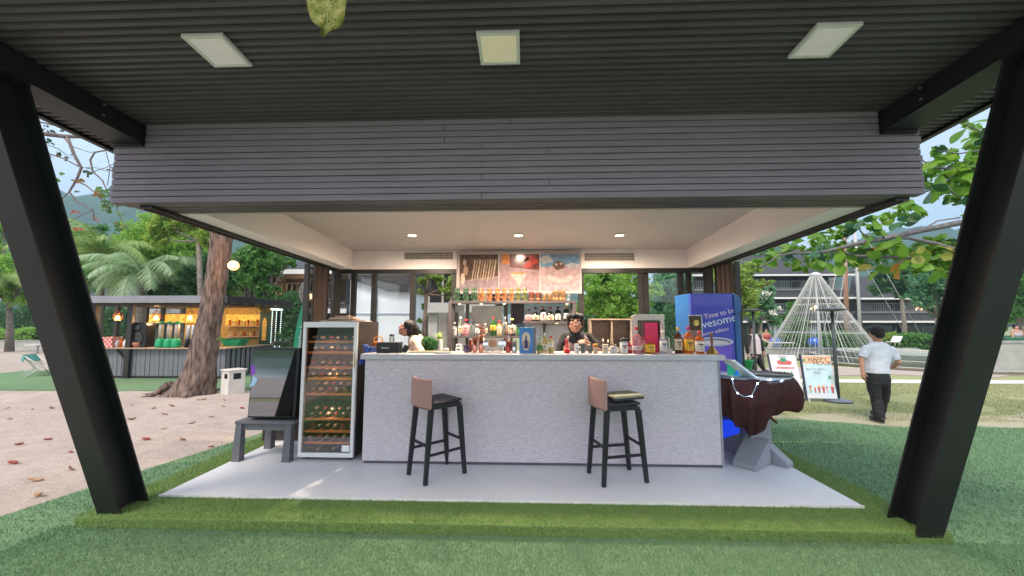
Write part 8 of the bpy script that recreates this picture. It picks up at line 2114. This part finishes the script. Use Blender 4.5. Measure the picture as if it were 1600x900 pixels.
# ---- woman at the till, in profile
A = at(636, 514, Y=5.15)
wt = thing('person', 'woman with ponytail and cream shirt looking down behind the left end of the counter', 'person', (A.x + .05, 5.2, 0))
hc = Vector(A); Mh = head_frame(hc, R(96), R(-26), 0)
nk = hc + Vector((.07, .03, -.10)); shz = at(655, 532, Y=5.2).z; chest = Vector((hc.x + .14, 5.2, shz - .13)); pel = Vector((hc.x + .18, 5.22, shz - .50))
b = MB(); head(b, Mh, 1.02)
limb(b, [nk + Vector((.03, .02, -.04)), nk, hc + Vector((.01, .01, -.02))], [.05, .046, .05])
sect(b, [(pel + Vector((0, 0, -.08)), .115, .17, 0), (pel + Vector((0, 0, .08)), .10, .15, 0), (chest, .10, .165, 0), (Vector((chest.x - .01, chest.y, shz)), .07, .13, 0)])
for q in (-1, 1): limb(b, [pel + Vector((0, q * .08, -.04)), pel + Vector((.01, q * .08, -.40)), Vector((pel.x + .02, pel.y + q * .08, .06)), Vector((pel.x - .10, pel.y + q * .08, .03))], [.085, .055, .04, .035])
sF = Vector((chest.x - .01, chest.y - .15, shz - .02)); eF = at(662, 560, Y=4.98); wF = at(638, 550, Y=4.80)
limb(b, [sF, eF, wF], [.045, .035, .024]); hand(b, wF, (-.9, -.2, -.3), (0, 0, -1), .9, .4, 1)
sB = Vector((chest.x - .01, chest.y + .15, shz - .02)); eB = sB + Vector((-.05, .05, -.26)); wB = eB + Vector((-.24, -.12, .02)); limb(b, [sB, eB, wB], [.045, .035, .024]); hand(b, wB, (-.9, -.2, -.2), (0, 0, -1), .9, .4, -1)
remesh(b.build('body', skin, wt), .007, 3); face_bits(wt, Mh, 1.02)
hair_cap(wt, Mh, 1.02, fringe=False, pony=[((0, -.105, .045), (.045, .045, .05)), ((.0, -.13, .0), (.04, .04, .06)), ((0, -.14, -.05), (.034, .035, .06)), ((0, -.135, -.10), (.025, .028, .05)), ((0, -.13, -.14), (.016, .018, .04))])
b = MB(); b.ball((0, 0, 0), (1, 1, 1), 10, 8, M=Mh @ Matrix.Translation((.05, -.085, .05)) @ Matrix.Diagonal((.012, .014, .02, 1))); b.build('hair_clip', mat('teal_clip', (.12, .35, .30), .3), wt)
cream = mat('cream_blouse', (.68, .55, .45), .75, var=.08, scale=8, bump=.3, bscale=16)
b = MB(); sect(b, [(pel + Vector((0, 0, -.04)), .13, .18, 0), (chest, .13, .19, 0), (Vector((chest.x - .01, chest.y, shz + .02)), .11, .18, 0), (Vector((nk.x + .04, nk.y, shz + .07)), .066, .08, 0)])
limb(b, [sF + Vector((0, .02, 0)), sF.lerp(eF, .95)], [.072, .056]); limb(b, [sB, sB.lerp(eB, .95)], [.072, .056]); rough(remesh(b.build('blouse', cream, wt), .009, 4), crz, .025)

# ---- man walking away on the lawn
Yf = 6.45; F0 = at(1375, 661, z=G); F1 = at(1388, 655, z=G)
wm = thing('person', 'man in white short sleeved shirt and black trousers walking away across the lawn', 'person', (F0.x, F0.y + .1, G))
Yb = F0.y + .12
hd = at(1369, 521, Y=Yb); hc = Vector((hd.x, Yb, hd.z)); Mh = head_frame(hc, R(4), R(2), 0)
nk = at(1371, 533, Y=Yb); shz = at(1370, 540, Y=Yb).z
sL = at(1350, 543, Y=Yb); sR = at(1396, 545, Y=Yb); hipz = at(1371, 590, Y=Yb).z; pel = Vector((at(1371, 590, Y=Yb).x, Yb, hipz)); waist = Vector((pel.x, Yb, at(1371, 580, Y=Yb).z)); ch = Vector((at(1373, 552, Y=Yb).x, Yb, at(1373, 552, Y=Yb).z))
b = MB(); head(b, Mh, 1.0); limb(b, [nk + Vector((0, .0, -.06)), nk, hc], [.062, .058, .06])
sect(b, [(pel + Vector((0, 0, -.06)), .135, .10, 0), (pel, .14, .10, 0), (waist + Vector((0, 0, .04)), .13, .10, 0), (ch, .16, .105, 0), (Vector((ch.x, Yb, shz)), .15, .085, 0)])
eL = at(1348, 563, Y=Yb + .02); wL = at(1349, 578, Y=Yb - .06); eR = at(1402, 564, Y=Yb + .02); wR = at(1397, 573, Y=Yb + .22)
eL = at(1346, 562, Y=Yb); wL = at(1348, 581, Y=Yb - .05); hand_dir = Vector((.02, -.02, -1))
limb(b, [sL + Vector((.03, 0, -.01)), eL, wL], [.046, .040, .027]); hand(b, wL, hand_dir, (1, 0, 0), 1.0, .35, 1)
eR = at(1404, 566, Y=Yb - .03); wR = at(1396, 574, Y=Yb + .17)
limb(b, [sR - Vector((.03, 0, .01)), eR, wR], [.046, .040, .027]); hand(b, wR, (-.5, .8, .1), (-1, 0, 0), 1.0, .9, 1)
hipL = Vector((pel.x - .08, Yb, hipz - .02)); hipR = Vector((pel.x + .08, Yb, hipz - .02))
kn0 = at(1369, 622, Y=F0.y + .10); an0 = Vector((F0.x + .02, F0.y + .03, G + .09)); kn1 = at(1381, 622, Y=F0.y + .30); an1 = Vector((F1.x, F1.y + .15, G + .10))
limb(b, [hipL, kn0, an0], [.075, .052, .040]); limb(b, [hipR, kn1, an1], [.075, .052, .040])
remesh(b.build('body', skin, wm), .010, 3); hair_cap(wm, Mh, 1.06, fringe=False, vox=.008); face_bits(wm, Mh, 1.0)
wsh = mat('white_blue_shirt', (.66, .68, .76), .7, var=.05, scale=4, bump=.5, bscale=9); trs = mat('black_trousers', (.012, .012, .015), .75, var=.2, scale=8, bump=.5, bscale=10)
b = MB(); sect(b, [(Vector((pel.x, Yb, waist.z - .03)), .168, .14, 0), (waist + Vector((0, 0, .06)), .170, .14, 0), (ch + Vector((0, 0, -.04)), .176, .135, 0), (ch + Vector((0, 0, .04)), .186, .12, 0), (Vector((ch.x, Yb, shz - .01)), .19, .10, 0), (Vector((ch.x, Yb, shz + .03)), .13, .085, 0), (nk + Vector((0, 0, -.01)), .07, .07, 0)])
for s_, e_ in ((sL + Vector((.035, 0, -.015)), eL), (sR + Vector((-.035, 0, -.015)), eR)): b.tube([s_, s_.lerp(e_, .4), s_.lerp(e_, .8)], [.060, .060, .058], 14); b.ball(s_, .060, 12, 8)
rough(remesh(b.build('shirt', wsh, wm), .010, 3), crz, .018)
b = MB(); sect(b, [(waist + Vector((0, 0, -.01)), .155, .122, 0), (pel, .165, .130, 0), (pel + Vector((0, 0, -.10)), .158, .128, 0)])
for hp, kn, an in ((hipL, kn0, an0), (hipR, kn1, an1)): b.tube([hp, hp.lerp(kn, .5), kn, kn.lerp(an, .6), an - Vector((0, 0, .03))], [.098, .088, .074, .070, .072], 16)
rough(remesh(b.build('trousers', trs, wm), .010, 3), crz, .026)
for an in (an0, an1):
    b = MB(); b.ball((an.x, an.y + .06, G + .045), (.045, .13, .045), 12, 8); b.ball((an.x, an.y - .03, G + .05), (.04, .06, .05), 12, 8); remesh(b.build('shoe', mat('black_shoe', (.012, .011, .011), .35), wm), .008, 1)
    b = MB(); b.box(an.x - .034, an.x + .034, an.y - .07, an.y + .15, G + .002, G + .014); b.build('shoe_sole', mat('grey_sole', (.18, .17, .16), .6), wm, bevel=.004)

# ---- staff member with vest and green bucket, walking right
q = at(1178, 583, z=G); Yv = q.y
st = thing('person', 'staff member in pale vest and black clothes carrying a green bucket', 'person', (q.x, Yv, G))
hd = at(1176, 508, Y=Yv); hc = Vector(hd); Mh = head_frame(hc, R(-60), R(-8), 0)
V_ = lambda px, py, dy=0: at(px, py, Y=Yv + dy)
ch = V_(1178, 530); wa = V_(1181, 550); pe = V_(1181, 556)
b = MB(); head(b, Mh, 1.0); limb(b, [V_(1177, 523), V_(1176, 517), hc], [.058, .052, .055])
sect(b, [(pe + Vector((0, 0, -.06)), .13, .13, 0), (pe, .14, .14, 0), (wa, .135, .12, 0), (ch, .16, .12, 0), (V_(1177, 523.5), .13, .08, 0)])
sa, ea, wa_ = V_(1171, 526, -.12), V_(1167, 543, -.16), V_(1169, 556, -.20); limb(b, [sa, ea, wa_], [.055, .042, .028]); hand(b, wa_, (0, -.05, -1), (0, 1, 0), 1, .8, 1)
sb, eb, wb_ = V_(1186, 526, .14), V_(1190, 540, .16), V_(1194, 552, .12); limb(b, [sb, eb, wb_], [.055, .042, .028]); hand(b, wb_, (.3, 0, -1), (0, -1, 0), 1, .4, 1)
h0, k0, a0_ = V_(1179, 558, -.08), V_(1176, 571, -.08), Vector((V_(1179, 583).x - .02, Yv - .08, G + .08)); h1_, k1, a1_ = V_(1183, 558, .08), V_(1189, 570, .08), Vector((V_(1197, 583).x, Yv + .10, G + .10))
limb(b, [h0, k0, a0_], [.09, .06, .045]); limb(b, [h1_, k1, a1_], [.09, .06, .045])
remesh(b.build('body', skin2, st), .012, 2); hair_cap(st, Mh, 1.08, fringe=False, vox=.01, pony=[((0, -.09, .0), (.05, .05, .05))]); face_bits(st, Mh, 1.0)
b = MB(); sect(b, [(V_(1181, 553), .165, .15, 0), (ch, .178, .14, 0), (V_(1177, 522), .12, .08, 0)]); remesh(b.build('vest', mat('pale_pink_vest', (.56, .47, .48), .7, var=.08), st), .012, 2)
b = MB(); b.tube([sa, ea, ea.lerp(wa_, .7)], [.068, .056, .044], 12); b.ball(sa, .067, 10, 8); b.build('sleeve', shirt, st)
b = MB(); b.tube([sb, eb, eb.lerp(wb_, .7)], [.068, .056, .044], 12); b.ball(sb, .067, 10, 8); b.build('sleeve', shirt, st)
b = MB(); sect(b, [(V_(1181, 550), .15, .145, 0), (pe + Vector((0, 0, -.08)), .15, .14, 0)])
for h_, k_, a_ in ((h0, k0, a0_), (h1_, k1, a1_)): b.tube([h_, k_, a_], [.10, .078, .06], 12)
remesh(b.build('trousers', trs, st), .012, 2)
for a_ in (a0_, a1_):
    b = MB(); b.ball((a_.x + .05, a_.y, G + .05), (.12, .045, .05), 10, 8); b.build('shoe', MATS['black_shoe'], st)
q = wa_ + Vector((-.03, -.03, -.10)); t = thing('bucket', 'green plastic bucket in the hand of the staff member', 'bucket', q - Vector((0, 0, .30)))
b = MB(); b.lathe([(0, 0), (.10, 0), (.145, .26), (.155, .265), (.155, .28), (.135, .28), (.095, .02), (0, .02)], 18); b.build('body', gcl, t, local=True)
b = MB(); b.tube([(-.15, 0, .27), (-.10, 0, .37), (0, 0, .41), (.10, 0, .37), (.15, 0, .27)], .005, 6); b.build('handle', steel_m, t, local=True)
# seated guests by the pool
for px, py, Y, c_, lab in ((1197, 521, 21.5, (.45, .10, .10), 'guest in red swimwear sitting by the pool behind the staff member'), (1588, 517, 17, (.40, .36, .36), 'guest lying back on the green lounger above the right wall')):
    q = at(px, py, Y=Y); t = thing('person', lab, 'person', (q.x, Y, q.z - .45)); M = head_frame(q + Vector((0, 0, .15)), R(160), 0)
    b = MB(); head(b, M, 1.0); sect(b, [(q + Vector((0, 0, -.45)), .17, .13, 0), (q + Vector((0, 0, -.2)), .14, .11, 0), (q + Vector((0, 0, .0)), .18, .11, 0), (q + Vector((0, 0, .05)), .08, .07, 0)])
    limb(b, [q + Vector((-.18, 0, -.02)), q + Vector((-.24, -.05, -.26)), q + Vector((-.14, -.25, -.36))], [.05, .04, .028]); limb(b, [q + Vector((.18, 0, -.02)), q + Vector((.25, -.05, -.26)), q + Vector((.16, -.25, -.36))], [.05, .04, .028])
    for s_ in (-1, 1): limb(b, [q + Vector((s_ * .09, 0, -.42)), q + Vector((s_ * .12, -.42, -.36)), q + Vector((s_ * .12, -.50, -.75))], [.085, .06, .045])
    remesh(b.build('body', skin, t), .016, 2); hair_cap(t, M, 1.05, fringe=False, vox=.012)
    b = MB(); sect(b, [(q + Vector((0, 0, -.30)), .16, .125, 0), (q + Vector((0, 0, -.05)), .185, .125, 0)]); b.build('top', mat('swim_%d' % px, c_, .7), t)
q = at(1590, 530, Y=16.6); t = thing('sun_lounger', 'dark green cushioned lounger above the right concrete wall', 'sun lounger', (q.x, 16.6, gz(0, 16)), group='loungers by the pool')
b = MB(); b.box(q.x - .9, q.x + 1.3, 16.2, 17.0, q.z - .10, q.z + .08); b.build('cushion', gcl if False else mat('bottle_green_cushion', (.03, .12, .06), .7), t, bevel=.03); b = MB(); b.box(q.x - .95, q.x + 1.35, 16.15, 17.05, q.z - .2, q.z - .101); b.build('frame', dark_m, t)
for dx in (-.85, 1.2): b = MB(); b.box(q.x + dx, q.x + dx + .08, 16.3, 16.4, gz(0, 16), q.z - .2); b.build('leg', dark_m, t)
# ------------------------------------------------------------------ air
hazem = bpy.data.materials.new('tropical_haze'); hazem.use_nodes = True
n_, l_ = hazem.node_tree.nodes, hazem.node_tree.links; n_.remove(n_['Principled BSDF'])
pv = n_.new('ShaderNodeVolumePrincipled'); pv.inputs['Color'].default_value = (.55, .82, 1, 1); pv.inputs['Density'].default_value = .0009; pv.inputs['Anisotropy'].default_value = .2
l_.new(pv.outputs[0], n_['Material Output'].inputs['Volume'])
b = MB(); b.box(-1600, 1500, -40, 1250, -6, 330); tag(b.build('haze', hazem), kind='stuff')
